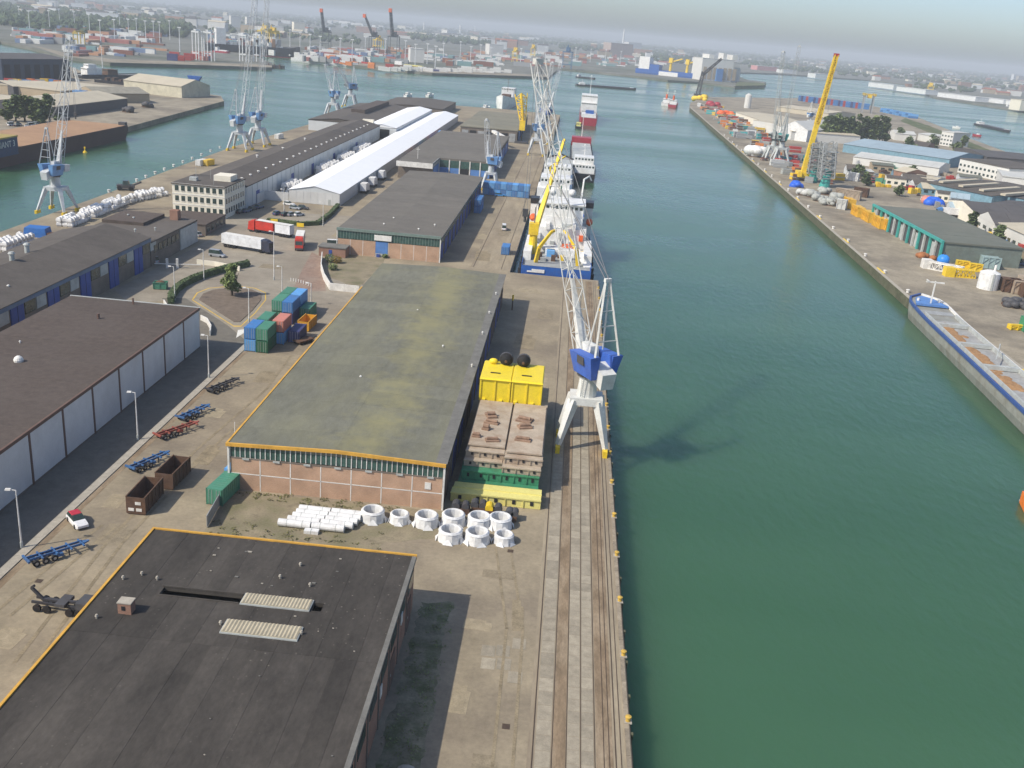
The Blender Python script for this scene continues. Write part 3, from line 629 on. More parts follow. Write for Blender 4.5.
# ---------------------------------------------------------------- white tent hall
th = thing('white_tent_hall', 'long white storage tent with low ridge between two warehouses', 'tent hall', (-93.5, 360, 0))
T0, T1, TY0, TY1 = -103.5, -84.2, 361, 735
tm = (T0+T1)/2
bw(MB().prof([(T0,0),(T1,0),(T1,4.6),(tm,6.7),(T0,4.6)], TY0, TY1, 'y'), 'wall', M_greywall, th)
rt = bw(MB().box(tm-.1, TY0-.2, 6.5, tm+.1, TY1+.2, 6.82), 'roof', M_tent, th)
for k in range(16):
    L = (TY1-TY0+.6)/16; ya = TY0-.3+k*L; yb = ya+L-.04
    for s in (-1, 1):
        xe = T0-.25 if s < 0 else T1+.25
        a = sorted([(tm, 6.72), (xe, 4.62)])
        bw(MB().hexa([(a[0][0],ya,a[0][1]),(a[1][0],ya,a[1][1]),(a[1][0],yb,a[1][1]),(a[0][0],yb,a[0][1]),(a[0][0],ya,a[0][1]+.1),(a[1][0],ya,a[1][1]+.1),(a[1][0],yb,a[1][1]+.1),(a[0][0],yb,a[0][1]+.1)]), 'roof_panel', M_tent, rt)
for k in range(7): bw(MB().box(T0+.1+k*2.75, TY0-.08, .1, T0+2.75+k*2.75, TY0, 4.55), 'wall_panel', M_whitepanel, th)
bw(MB().box(-88.6, TY0-.14, 0, -87.6, TY0-.07, 2.2), 'door', M_frame, th)
bw(MB().box(-113, 361, 0, -103.7, 361.3, 3.4).box(-113, 352, 0, -112.7, 361, 3.4), 'side_fence_wall', M_whitepanel, th)
# ---------------------------------------------------------------- more halls towards the pier head
wh = thing('white_roof_hall', 'broad hall with ribbed white roof joined to the far end of the tent', 'warehouse', (-112, 585, 0))
bw(MB().box(-122, 588, 0, -104, 735, 6.6), 'wall', M_greywall, wh); gable_roof(wh, -122, -104, 588, 735, 6.8, 8.4, M_tent, 12)
bw(MB().box(-121.6, 587.8, 0, -119, 588, 5), 'blue_door', M_blue_door, wh); bw(MB().box(-118.6, 587.8, 0, -108, 588, 5.6), 'open_bay', M_dark, wh)
gh = thing('grey_roof_hall', 'hall with grey roofs and raised monitor near the pier head', 'warehouse', (-140, 595, 0))
bw(MB().box(-160, 600, 0, -123, 745, 6), 'wall', M_greywall, gh); gable_roof(gh, -160, -123, 600, 745, 6.2, 8.2, M_dark_roof, 12)
bw(MB().box(-145, 650, 7.5, -136, 735, 10.2), 'roof_monitor', M_brown_roof, gh)
bw(MB().box(-126, 596.5, 0, -119.5, 599.5, 9.5), 'stair_tower', M_cream, gh)
hd = thing('pier_head_hall', 'low hall at the tip of the pier with weathered grey roof', 'warehouse', (-110, 760, 0))
bw(MB().box(-150, 765, 0, -100, 850, 5), 'wall', M_brick3, hd); gable_roof(hd, -150, -100, 765, 850, 5.2, 6.6, M_dark_roof, 8)
# ---------------------------------------------------------------- shed B with blue door and sign
sb = thing('sign_front_warehouse', 'brick warehouse with green glazed band, light blue door and white sign', 'warehouse', (-51.5, 285, 0))
C0, C1, CY0, CY1 = -67.2, -35.8, 285.4, 417
bw(MB().box(C0+.2, CY0+.3, 0, C1-.3, CY1, 7.2), 'core_wall', M_brick3, sb)
gable_roof(sb, C0, C1, CY0, CY1, 7.4, 7.9, M_shedB_roof, 18, over=.1)
M_teal = paint('grey_green_trim', (0.17, 0.23, 0.20), .6)
bw(MB().box(C0-.1, CY0-.3, 7.15, C1+.1, CY0+.1, 7.95), 'fascia', M_teal, sb); bw(MB().box(C1-.3, CY0, 7.0, C1+.2, CY1, 7.55), 'gutter', M_mossedge, sb)
for k in range(8):
    xa = C0+.2+k*3.87
    if k in (3,): continue
    bw(MB().box(xa+.06, CY0, 0, xa+3.81, CY0+.3, 4.6), 'brick_panel', M_brick, sb)
    if k: bw(MB().box(xa-.06, CY0-.03, 0, xa+.06, CY0+.3, 4.6), 'joint_post', M_trimw, sb)
for k in range(36):
    xa = C0+.3+k*.858; bw(MB().box(xa+.06, CY0+.02, 4.75, xa+.80, CY0+.1, 7.15), 'window_pane', M_glassg, sb); bw(MB().box(xa-.06, CY0-.06, 4.7, xa+.06, CY0+.12, 7.15), 'mullion', M_teal, sb)
dd = bw(MB().box(-55.4, CY0-.02, 1.1, -51.7, CY0+.28, 4.7), 'door', M_blue_lt, sb)
bw(MB().box(-55.4, CY0-.02, 0, -51.7, CY0+.2, 1.1), 'loading_ramp', M_frame, sb)
for x in (-55, -52.8): bw(MB().box(x, CY0-.5, 0, x+1, CY0-.05, .9), 'dock_buffer', M_blue_door, sb)
bw(MB().box(-55.8, CY0-.36, 5.1, -50.6, CY0-.1, 6.7), 'sign', M_trimw, sb)
for k in range(13):
    ya = CY0+.4+k*10
    bw(MB().box(C1-.3, ya, 0, C1-.05, ya+.5, 7.0), 'pillar', M_brick3, sb); d = bw(MB().box(C1-.3, ya+2.5, 0, C1-.12, ya+7.5, 4.8), 'sliding_door', M_blue_door, sb); bw(MB().box(C1-.12, ya+4.9, 0, C1-.08, ya+5, 4.8), 'door_seam', M_dark, d)
    bw(MB().box(C1-.3, ya+1, 5.3, C1-.1, ya+9.4, 6.7), 'window', M_glassg, sb)
bw(MB().box(C1-.2, CY0-.12, 0, C1+.1, CY0+.2, 7.1), 'downpipe', M_trimw, sb); bw(MB().box(C0-.1, CY0-.12, 0, C0+.12, CY0+.2, 7.1), 'downpipe', M_trimw, sb)
for (x, y) in ((-43.7,293), (-55,296), (-40,302), (-54,307)): roof_vent(sb, x, y, 7.7, .4, .3)
# shed C, set back front with blue bays
sc_ = thing('blue_front_warehouse', 'dark roofed warehouse with set back blue and white front bays', 'warehouse', (-56, 442, 0))
bw(MB().box(-77, 444, 0, -61.2, 588, 7.2).box(-61.2, 465, 0, -36.6, 588, 7.2), 'wall', M_brick3, sc_)
bw(MB().box(-77.3, 441.5, 7.2, -60.9, 465, 7.7).box(-77.3, 465, 7.2, -36.2, 590, 7.7), 'roof', M_shedB_roof, sc_)
for k in range(12): bw(MB().box(-77.1, 466+k*10.3, 7.7, -36.5, 476.2+k*10.3, 7.75+random.uniform(0,.02)), 'roof_sheet', M_shedB_roof, sc_)
bw(MB().box(-77.4, 441.2, 5.6, -60.8, 441.5, 7.9), 'white_fascia', M_trimw, sc_); bw(MB().box(-61.2, 443, 5.9, -60.9, 465, 7.8), 'side_fascia', M_galv, sc_)
for k in range(5):
    xa = -61+k*4.9
    bw(MB().box(xa+.3, 464.7, 3.6, xa+4.6, 465, 6.9), 'window', M_glassg, sc_); bw(MB().box(xa-.25, 464.4, 0, xa+.25, 465, 7.2), 'column', M_trimw, sc_)
    bw(MB().box(xa+.3, 464.6, .1, xa+4.6, 465, 3.5), 'door', M_blue_lt if k != 2 else M_dark, sc_)
bw(MB().box(-61.1, 446, .1, -60.95, 463, 5.5), 'blue_side_wall', M_blue_lt, sc_)
for k in range(11): bw(MB().box(-36.58, 468+k*10.8, .1, -36.3, 475.5+k*10.8, 5.4), 'quayside_door', M_blue_lt if k % 2 else M_blue_door, sc_)
bw(MB().cyl((-70,456,7.6),(-70,456,13),.12,n=6).box(-70.8,455.9,11.8,-69.2,456.1,12), 'aerial', M_trimw, sc_)
sd = thing('olive_roof_warehouse', 'square warehouse with olive flat roof at the far end of the quay', 'warehouse', (-52, 628, 0))
bw(MB().box(-70, 628, 0, -34, 756, 7.2), 'wall', M_brick3, sd); bw(MB().box(-70.4, 627.6, 7.2, -33.6, 756.4, 7.7), 'roof', M_olive_roof, sd)
for k in range(8): bw(MB().box(-70.1, 628+k*16, 7.7, -33.9, 643.9+k*16, 7.76+random.uniform(0,.03)), 'roof_sheet', M_olive_roof, sd)
for k in range(9): bw(MB().box(-33.98, 632+k*13.5, 0, -33.7, 640+k*13.5, 5.6), 'door', M_blue_lt if k % 2 else M_dark, sd)
for k in range(7): bw(MB().box(-69+k*5, 627.7, .2, -65+k*5, 627.98, 5.5), 'door', M_dark if k % 2 else M_galv, sd)
bo = thing('blue_site_cabin_row', 'long light blue flat roofed store behind the blue fronted warehouse', 'shed', (-70, 598, 0))
bw(MB().box(-80, 598, 0, -60, 606, 5.6), 'wall', M_blue_lt, bo); bw(MB().box(-80.3, 597.7, 5.6, -59.7, 606.3, 6), 'roof', paint('sky_blue_roof', (.16,.36,.68), .5), bo)
br = thing('sloping_white_conveyor', 'white inclined conveyor between two warehouses', 'conveyor', (-42, 604, 0))
bw(MB().bar((-48,612,7.6),(-38,596,5.4),2.2,h=1.4), 'gallery', M_trimw, br); bw(MB().bar((-46,609,0),(-46,609,6.6),.4).bar((-40,599,0),(-40,599,5.2),.4), 'trestle', M_frame, br)
# ================================================================ QUAYSIDE OBJECTS
M_cgrey = paint('crane_grey_white', (0.50, 0.52, 0.53), 0.5)
M_cwhite = paint('crane_white', (0.62, 0.62, 0.585), 0.5, stain=(0.45,0.40,0.33), stain_scale=0.3, stain_amt=0.4)
M_cblue = paint('crane_blue', (0.045, 0.125, 0.47), 0.45)
M_clblue = paint('crane_light_blue', (0.13, 0.27, 0.50), 0.45)
M_cyel = paint('crane_yellow', (0.80, 0.55, 0.03), 0.45)
M_black = paint('black_rubber', (0.015, 0.015, 0.016), 0.8)
M_steel = paint('dark_steel', (0.07, 0.07, 0.075), 0.6)
M_rope = paint('steel_rope', (0.22, 0.22, 0.22), 0.6)
M_wheel = M_black

def portal_crane(label, loc, slew, luff, group, house=None, body=None, jib_len=52, gauge=8.4, base=8.6, hook=True, foot=None, sc=1.0, name='portal_crane'):
    """level luffing quay crane: portal with four legs, slewing house, tower, back frame, lattice jib"""
    house = house or M_cblue; body = body or M_cwhite
    t = thing(name, label, 'crane', loc, 0, group); t.scale = (sc, sc, sc)
    g, b = gauge/2, base/2
    for sx in (-1, 1):
        for sy in (-1, 1):
            leg = MB().bar((sx*g, sy*b, 1.1), (sx*g*.52, sy*b*.45, 8.9), .75, 1.5).build('leg', body, t)
            MB().box(sx*g-.38, sy*b-1.5, .0, sx*g+.38, sy*b+1.5, 1.2).build('bogie', foot or M_cyel, leg)
    MB().box(-g*.52-.7, -b*.45-.7, 8.2, g*.52+.7, b*.45+.7, 9.5).build('portal_beam', body, t)
    MB().cyl((0,0,9.4), (0,0,13.2), 1.75, 1.45, 14).build('column', body, t)
    MB().cyl((0,0,13.1), (0,0,13.7), 2.0, 2.0, 16).build('slewing_ring', M_steel, t)
    c, s = math.cos(slew), math.sin(slew)
    q = lambda x, y, z: (x*c-y*s, x*s+y*c, z)
    h = MB(); # machinery house, wider at the top, split either side of the tower
    for sx in (-1, 1):
        a, e = (sx*1.25, sx*3.3) if sx > 0 else (sx*3.3, sx*1.25)
        ai, ei = (a, e*.72) if sx > 0 else (a*.72, e)
        h.hexa([q(ai,-4.2,13.8), q(ei,-4.2,13.8), q(ei,1.2,13.8), q(ai,1.2,13.8), q(a,-4.7,17.9), q(e,-4.7,17.9), q(e,1.8,17.5), q(a,1.8,17.5)])
    hs = h.build('machinery_house', house, t)
    for sx in (-1, 1):
        MB().hexa([q(sx*3.12-.05,-2.6,16), q(sx*3.12+.05,-2.6,16), q(sx*3.12+.05,-.6,16), q(sx*3.12-.05,-.6,16), q(sx*3.24-.05,-2.6,17.4), q(sx*3.24+.05,-2.6,17.4), q(sx*3.24+.05,-.6,17.4), q(sx*3.24-.05,-.6,17.4)]).build('louvre', M_steel, hs)
    MB().hexa([q(-1.25,-5.6,12.4), q(1.25,-5.6,12.4), q(1.25,-2.4,13.4), q(-1.25,-2.4,13.4), q(-1.4,-6.0,15.2), q(1.4,-6.0,15.2), q(1.4,-2.6,16.4), q(-1.4,-2.6,16.4)]).build('counterweight', body, t)
    MB().hexa([q(-1.15,-1.6,13.7), q(1.15,-1.6,13.7), q(1.15,2.0,13.7), q(-1.15,2.0,13.7), q(-.8,-.8,18.6), q(.8,-.8,18.6), q(.8,2.2,18.6), q(-.8,2.2,18.6)]).build('tower', body, t)
    cb = MB().hexa([q(1.5,1.6,15), q(3.2,1.6,15), q(3.2,4.0,15), q(1.5,4.0,15), q(1.4,1.6,17.4), q(3.3,1.6,17.4), q(3.3,4.4,17.4), q(1.4,4.4,17.4)]).build('cab', body, t)
    MB().hexa([q(1.5,4.05,15.6), q(3.2,4.05,15.6), q(3.2,4.12,15.6), q(1.5,4.12,15.6), q(1.5,4.35,17), q(3.2,4.35,17), q(3.2,4.45,17), q(1.5,4.45,17)]).build('cab_window', M_glass, cb)
    af = MB()
    for sx in (-1, 1): af.bar(q(sx*2.4,-4.6,18), q(sx*.4,-2.4,30.5), .34); af.bar(q(sx*1.6,-1,18), q(sx*.4,-2.4,30.5), .26)
    for k in range(1, 5):
        f = k/5; af.bar(q(-2.4+2.0*f,-4.6+2.2*f,18+12.5*f), q(2.4-2.0*f,-4.6+2.2*f,18+12.5*f), .14)
    af.bar(q(-.6,-2.4,30.5), q(.6,-2.4,30.5), .6)
    af.build('back_frame', body, t)
    p0 = Vector((0, 2.2, 16.5)); d = Vector((0, math.cos(luff), math.sin(luff))); tip = p0 + d*jib_len
    j = MB(); P0, T = Vector(q(*p0)), Vector(q(*tip)); U = Vector(q(0, -math.sin(luff), math.cos(luff)))
    j.lattice(P0, T, 2.4, .14, max(5, int(jib_len/3.6)), 1.9, up=U); j.bar(T-Vector(q(.8,0,0)), T+Vector(q(.8,0,0)), 1.0)
    jb = j.build('jib', body, t)
    MB().bar(P0-(T-P0).normalized()*2.5, P0.lerp(T, 13/jib_len if jib_len > 30 else .45), 2.2, .5, h=1.6).build('jib_foot_plate', body, jb)
    MB().cyl(Vector(T)+Vector(q(-.3,0,.2)), Vector(T)+Vector(q(.3,0,.2)), .5, n=12).build('sheave', M_frame, jb)
    r = MB(); mid = P0.lerp(T, .55)+U*1.0
    r.bar(q(-.4,-2.4,30.5), mid, .10); r.bar(q(.4,-2.4,30.5), mid, .10); r.bar(q(0,-2.4,30.8), T, .08)
    r.build('luffing_rope', M_rope, t)
    if hook:
        hz = T.z - 26
        hr = MB().bar(T+Vector((.25,0,0)), (T.x+.25, T.y, hz), .07).bar(T-Vector((.25,0,0)), (T.x-.25, T.y, hz), .07).build('hoist_rope', M_rope, t)
        MB().box(T.x-.5, T.y-.3, hz-1.4, T.x+.5, T.y+.3, hz).cyl((T.x,T.y,hz-2.4),(T.x,T.y,hz-1.4),.25,n=8).build('hook_block', M_steel, hr)
    lad = MB()
    for k in range(10): lad.bar(q(-1.7,-1.2,9.6+k*.4), q(-1.7,-.6,9.6+k*.4), .06)
    lad.bar(q(-1.7,-1.2,9.5), q(-1.7,-1.2,13.8), .08).bar(q(-1.7,-.6,9.5), q(-1.7,-.6,13.8), .08); lad.build('ladder', M_frame, t)
    return t
# near crane on the quay: jib leaning out over the ships, slewed a little left
portal_crane('white portal crane with deep blue machinery house standing on the near quay', (7.0, 158, 0), R(33), R(63), 'quay cranes', gauge=8.2, base=7)
p = seen(489, 191); portal_crane('small white crane with pale blue house beside the blue container row', (p.x, p.y+4, 0), R(70), R(83), 'quay cranes', house=M_clblue, jib_len=20, base=8, sc=.82, hook=False, body=M_cgrey)
p = seen(548, 152); portal_crane('white crane with bright blue house beside the dredger row', (-19.5, p.y-20, 0), R(15), R(72), 'quay cranes', jib_len=30, hook=False, house=M_clblue, body=M_cgrey)
portal_crane('pale crane with blue house farthest along the near quay', (-18.2, p.y+100, 0), R(-30), R(70), 'quay cranes', jib_len=34, hook=False, body=M_cgrey)
portal_crane('slim pale crane between the two blue housed cranes on the far quay', (-19, p.y+45, 0), R(-15), R(76), 'quay cranes', jib_len=34, hook=False, house=M_cgrey, body=M_cgrey)
p = seen(58, 212); portal_crane('pale blue and white crane on yellow bogies at the left basin', (p.x, p.y, 0), R(-12), R(76), 'cranes along the left basin', house=M_clblue, body=M_cgrey, jib_len=46, gauge=10, base=10, sc=.88)
p = seen(246, 149); portal_crane('left one of two tall paired cranes with raised jibs behind the dark roof', (p.x-1, p.y-6, 0), R(-25), R(80), 'cranes along the left basin', house=M_clblue, body=M_cgrey, jib_len=66, gauge=10, base=10, sc=.95)
portal_crane('right one of two tall paired cranes with raised jibs behind the dark roof', (p.x+.6, p.y+18, 0), R(-10), R(81), 'cranes along the left basin', house=M_clblue, body=M_cgrey, jib_len=66, gauge=10, base=10, sc=.95)
p = seen(333, 117); portal_crane('crane with white portal beside the far end of the dark roofed warehouse', (p.x, p.y, 0), R(40), R(60), 'cranes along the left basin', house=M_clblue, body=M_cgrey, jib_len=20, gauge=10, base=10, hook=False)
p = seen(350, 107); portal_crane('crane with crossed blue frame nearest the pier head', (p.x, p.y, 0), R(120), R(62), 'cranes along the left basin', house=M_clblue, body=M_cgrey, jib_len=20, gauge=10, base=10, hook=False)
# yellow lattice tower crane behind the olive roof
p = seen(521, 143); yc = thing('yellow_tower_crane', 'yellow lattice tower crane behind the olive roofed warehouse', 'crane', (p.x, p.y, 0))
MB().box(-4,-4,0,4,4,1.2).build('base', M_steel, yc); MB().lattice((0,0,1.2),(0,0,14),3.0,.5,5).build('mast', M_cyel, yc)
MB().box(-1.8,-2.5,8,1.8,2,14).build('machinery_house', M_cyel, yc); MB().lattice((0,0,14),(-2.5,2,30),2.6,.5,6,5.5).bar((0,0,14),(-2.5,2,30),1.2).build('jib', M_cyel, yc)

# ---------------------------------------------------------------- lamp posts
def lamp_post(label, loc, rz, h=8.2, group='lamp posts along the roads'):
    t = thing('lamp_post', label, 'lamp post', loc, rz, group)
    MB().cyl((0,0,0),(0,0,h),.14,.07,8).build('pole', M_trimw, t)
    MB().bar((0,0,h),(-.7,0,h+.1),.09).build('arm', M_trimw, t)
    MB().hexa([(-1.3,-.2,h+.02),(-.6,-.2,h+.02),(-.6,.2,h+.02),(-1.3,.2,h+.02),(-1.25,-.14,h+.24),(-.6,-.14,h+.24),(-.6,.14,h+.24),(-1.25,.14,h+.24)]).build('lamp_head', M_trimw, t)
    MB().cyl((0,0,0),(0,0,.9),.2,.2,8).build('base', M_frame, t)
    return t
for (px, py, lab, h) in ((22,548,'street lamp by the shaded road, nearest the blue trailer',8.3), (138,440,'street lamp by the shaded road beside the red trailer',8.3), (209,378,'street lamp by the shaded road beside the dark flat trailer',8.6),
        (175,300,'street lamp at the left end of the curved hedge',8.2), (204,280,'street lamp behind the curved hedge',8.0), (249,322,'street lamp at the tip of the traffic island',8.0), (282,298,'street lamp right of the tree',8.0), (311,305,'short white lamp pole at the container stack',5.5),
        (274,280,'tall thin mast between the white trailer truck and the red truck',13.0), (323,226,'lamp pole at the corner of the parking lot',8), (284,212,'lamp pole inside the small car park',8)):
    p = seen(px, py); lamp_post(lab, (p.x, p.y, 0), R(8), h)

# ---------------------------------------------------------------- containers
def container_mesh(L, m, Wd=2.44, H=2.6, rib=None):
    b = MB().box(0, 0, .12, L, Wd, H)
    n = max(6, int(L/.62)); st = L/n
    for k in range(n):
        x = k*st; 
        b.box(x+.12*st, -.045, .3, x+.62*st, 0.0, H-.18); b.box(x+.12*st, Wd, .3, x+.62*st, Wd+.045, H-.18)
        b.box(x+.12*st, .15, H, x+.62*st, Wd-.15, H+.03)
    for x in (0, L-.16):
        for y in (-.05, Wd-.11): b.box(x, y, 0, x+.16, y+.16, H+.04)
    return b
CM = {}
def container(label, loc, rz, L, m, group, H=2.6, doors=True):
    k = (L, m.name, H)
    if k not in CM: CM[k] = container_mesh(L, m, H=H).mesh('container_shell', m)
    t = thing('shipping_container', label, 'container', loc, rz, group)
    put('shell', CM[k], t)
    if doors:
        kd = ('doors', m.name, H)
        if kd not in CM:
            CM[kd] = MB().box(-.06, .1, .2, 0, 1.2, H-.1).mesh('door', m); CM[('bar', H)] = MB().box(-.10, -.03, .2, -.05, .03, H-.1).mesh('lock_bar', M_galv)
        for yo in (0, 1.14):
            d = put('door', CM[kd], t, (0, yo, 0))
            for yb in (.4, .85): put('lock_bar', CM[('bar', H)], d, (0, yb, 0))
    return t
def cpaint(n, c): return paint('container_'+n, c, .5, rnd=.1, var=.15, stain=(c[0]*.5+.06, c[1]*.5+.03, c[2]*.5+.02), stain_scale=.5, stain_amt=.5)
K_blue, K_green, K_dgreen, K_pink, K_navy = cpaint('blue', (.06,.20,.46)), cpaint('green', (.075,.25,.165)), cpaint('dark_green', (.03,.13,.07)), cpaint('pink', (.55,.22,.17)), cpaint('navy', (.05,.06,.17))
K_white, K_red, K_orange, K_grey, K_brown, K_lblue, K_yellow, K_teal = cpaint('white', (.66,.66,.63)), cpaint('red', (.42,.05,.04)), cpaint('orange', (.6,.2,.05)), cpaint('grey', (.3,.31,.31)), cpaint('brown', (.2,.08,.05)), cpaint('light_blue', (.13,.36,.68)), cpaint('yellow', (.75,.5,.04)), cpaint('teal', (.05,.33,.33))
GRP = 'containers stacked by the roundabout'
rz = R(90)    # long axis along +y, door end towards the viewer
def cs(px, py, z, L, m, lab, dx=0, dy=0):
    p = seen(px, py); return container(lab, (p.x+dx+2.44, p.y+dy, z), rz, L, m, GRP)
b = seen(244.5, 351)
for (dx, dy, z, m, lab) in ((0,0,0,K_lblue,'light blue container at the lower front left of the stack'), (0,0,2.66,K_blue,'blue container on top at the front left of the stack'),
        (2.56,-.2,0,K_dgreen,'dark green container at the lower front of the stack'), (2.56,-.2,2.66,K_green,'green container on top at the front of the stack'),
        (0.6,6.6,2.66,K_green,'green container behind the blue one, upper row'), (0.6,6.6,0,K_dgreen,'green container hidden low behind the front row'),
        (4.0,6.4,0,K_lblue,'light blue container under the pink one'), (4.0,6.4,2.66,K_pink,'salmon pink container on top of the stack'),
        (6.9,8.4,0,K_navy,'navy container right of the pink one')):
    container(lab, (b.x+dx+2.44, b.y+dy, z), rz, 6.06, m, GRP)
b = seen(272, 322)
for (dx, dy, z, m, lab) in ((0,0,0,K_dgreen,'green container low in the rear block'), (0,0,2.66,K_green,'green container on top of the rear block'), (2.56,-.6,0,K_navy,'dark blue container low in the rear block'),
        (2.56,-.6,2.66,K_blue,'blue container on top at the rear block'), (2.56,6.2,2.66,K_lblue,'light blue container on top at the back of the rear block'), (2.56,6.2,0,K_blue,'blue container low at the back of the rear block'),
        (5.2,4.5,0,K_green,'green container standing low right of the rear block'), (0,6.6,0,K_green,'green container low at the back left of the rear block'), (0,6.6,2.66,K_green,'green container on top at the back left of the rear block')):
    container(lab, (b.x+dx+2.44, b.y+dy, z), rz, 6.06, m, GRP)
p = seen(206, 506); container('green container standing alone beside the brick warehouse corner', (p.x+2.3, p.y+.3, 0), R(84), 6.06, K_green, 'containers beside the brick warehouse')
container('blue container half hidden behind the lone green one', (p.x+2.6, p.y+7.2, 0), R(86), 6.06, K_lblue, 'containers beside the brick warehouse')
# long low grey box wall in front of the green container
p = seen(207, 528); q = seen(216, 512)
fn = thing('site_fence', 'low grey sheet fence below the green container', 'fence', (p.x, p.y, 0), heading(p, q))
for k in range(4): MB().box(k*1.9, -.05, .1, k*1.9+1.85, .05, 1.9).build('fence_panel', M_galv, fn)
# blue containers and stores beside shed B
for k in range(8):
    container('blue container in the long blue row across the quay' , (-33.0+2.5*k, 418, 0), R(90), 6.06, K_blue if k % 2 else K_lblue, 'blue container row across the quay')
    container('blue container in the upper tier of the blue row across the quay' , (-33.0+2.5*k, 418, 2.66), R(90), 6.06, K_lblue if k % 2 else K_blue, 'upper tier of the blue row')
container('lone blue container on the quay near the blue sterned ship', (seen(504,255).x+1.5, seen(504,255).y, 0), R(90), 6.06, K_blue, 'containers on the quay')
container('dark blue container against the shaded wall of the sign fronted warehouse', (-32, 372, 0), R(90), 12.1, K_blue, 'containers on the quay')
container('dark blue container stacked on the one by the shaded wall', (-32, 372, 2.66), R(90), 12.1, K_blue, 'containers on the quay')
for k, m in enumerate((K_orange, K_brown, K_blue, K_green, K_orange, K_red, K_red, K_orange)):
    container(('orange','brown','blue','green','orange','red','red','orange')[k]+' container in the coloured row along the white tent', (-79.2, 520+k*15, 0), R(90), 12.1, m, 'coloured row along the tent')
# open skips / bulk containers
def skip(label, loc, rz, L, Wd, H, m, group=None):
    t = thing('open_skip', label, 'skip', loc, rz, group)
    MB().box(0,0,.15,L,Wd,.35).build('floor', m, t)
    for (x0,y0,x1,y1) in ((0,0,L,.1),(0,Wd-.1,L,Wd),(0,.1,.1,Wd-.1),(L-.1,.1,L,Wd-.1)):
        w = MB().box(x0,y0,.36,x1,y1,H).build('wall', m, t)
    rb = MB()
    for k in range(int(L/1.1)+1):
        x = k*(L-.14)/int(L/1.1); rb.box(x,-.12,.2,x+.14,0,H).box(x,Wd,.2,x+.14,Wd+.12,H)
    rb.box(0,-.14,H,L,.02,H+.14).box(0,Wd-.02,H,L,Wd+.14,H+.14); rb.build('rib', m, t)
    return t
M_rust = mat('rusty_steel', (0.105, 0.062, 0.042), 0.85, 0.3, 0.8, stain=(0.17,0.085,0.04), stain_scale=.6)
p = seen(127.5, 514); sk1 = skip('rusty brown open container, nearer of the two, with white plates on its end', (p.x+2.5, p.y, 0), R(91), 6.6, 2.5, 2.7, M_rust, 'rusty open containers')
for (y, z) in ((.5,1.6), (.4,.6), (1.5,.6)): MB().box(-.06, y, z, -.01, y+.8, z+.45).build('plate', M_trimw, sk1)
p = seen(156, 489); skip('rusty brown open container, farther of the two', (p.x+2.5, p.y, 0), R(88), 6.4, 2.5, 2.6, M_rust, 'rusty open containers')
p = seen(297, 331); skip('yellow and brown open skip beside the navy container', (p.x+2.6, p.y, 0), R(88), 6.2, 2.4, 2.3, paint('skip_yellow', (.62,.32,.03)), None)
# ---------------------------------------------------------------- trailer chassis
def chassis(label, loc, rz, L, m, group='parked trailer chassis'):
    t = thing('trailer_chassis', label, 'trailer', loc, rz, group)
    for y in (-.45, .45): MB().box(0, y-.09, .95, L, y+.09, 1.3).build('beam', m, t)
    for x in (.2, L*.25, L*.5, L*.75, L-.3): MB().box(x-.12, -1.22, 1.02, x+.12, 1.22, 1.24).build('cross_member', m, t)
    MB().box(.0,-1.25,1.0,.3,1.25,1.35).build('end_bolster', m, t)
    wm = MB().cyl((0,-.15,0),(0,.15,0),.5,n=14).mesh('wheel', M_wheel); hm = MB().cyl((0,-.17,0),(0,.17,0),.24,n=8).mesh('hub', M_galv)
    for x in (1.2, 2.5, 3.8):
        for y in (-1.02, 1.02): w = put('wheel', wm, t, (x, y, .5)); put('hub', hm, w)
        MB().box(x-.1,-.95,.42,x+.1,.95,.58).build('axle', M_steel, t)
    for y in (-.6, .6): MB().box(L*.72-.08, y-.08, 0, L*.72+.08, y+.08, 1.0).build('landing_leg', M_steel, t)
    MB().box(L*.45, -1.1, .5, L*.45+1.3, -.55, .95).build('tool_box', m, t)
    MB().prism([(L, -.5), (L+.9, -.12), (L+.9, .12), (L, .5)], .98, 1.2).build('neck', m, t)
    return t
M_chb, M_chr, M_chk = paint('chassis_blue', (.05,.13,.29)), paint('chassis_red', (.30,.08,.055)), paint('chassis_black', (.05,.05,.055))
for (a, b_, m, lab) in (((21,566),(88,545),M_chb,'blue skeletal trailer nearest the viewer on the left yard'), ((126,473),(168,455),M_chb,'blue trailer chassis just left of the rusty open containers'),
        ((153,440),(198,425),M_chr,'red trailer chassis beside the road lamp'), ((176,422),(208,408),M_chb,'small blue chassis parked behind the red one'), ((205,394),(238,381),M_chk,'black flat trailer near the coloured container stack')):
    A, B_ = seen(*a), seen(*b_); L = min(12.2, (B_-A).length); chassis(lab, (A.x+.6, A.y, .004), heading(A, B_), L, m).scale = (.86,.84,.84)
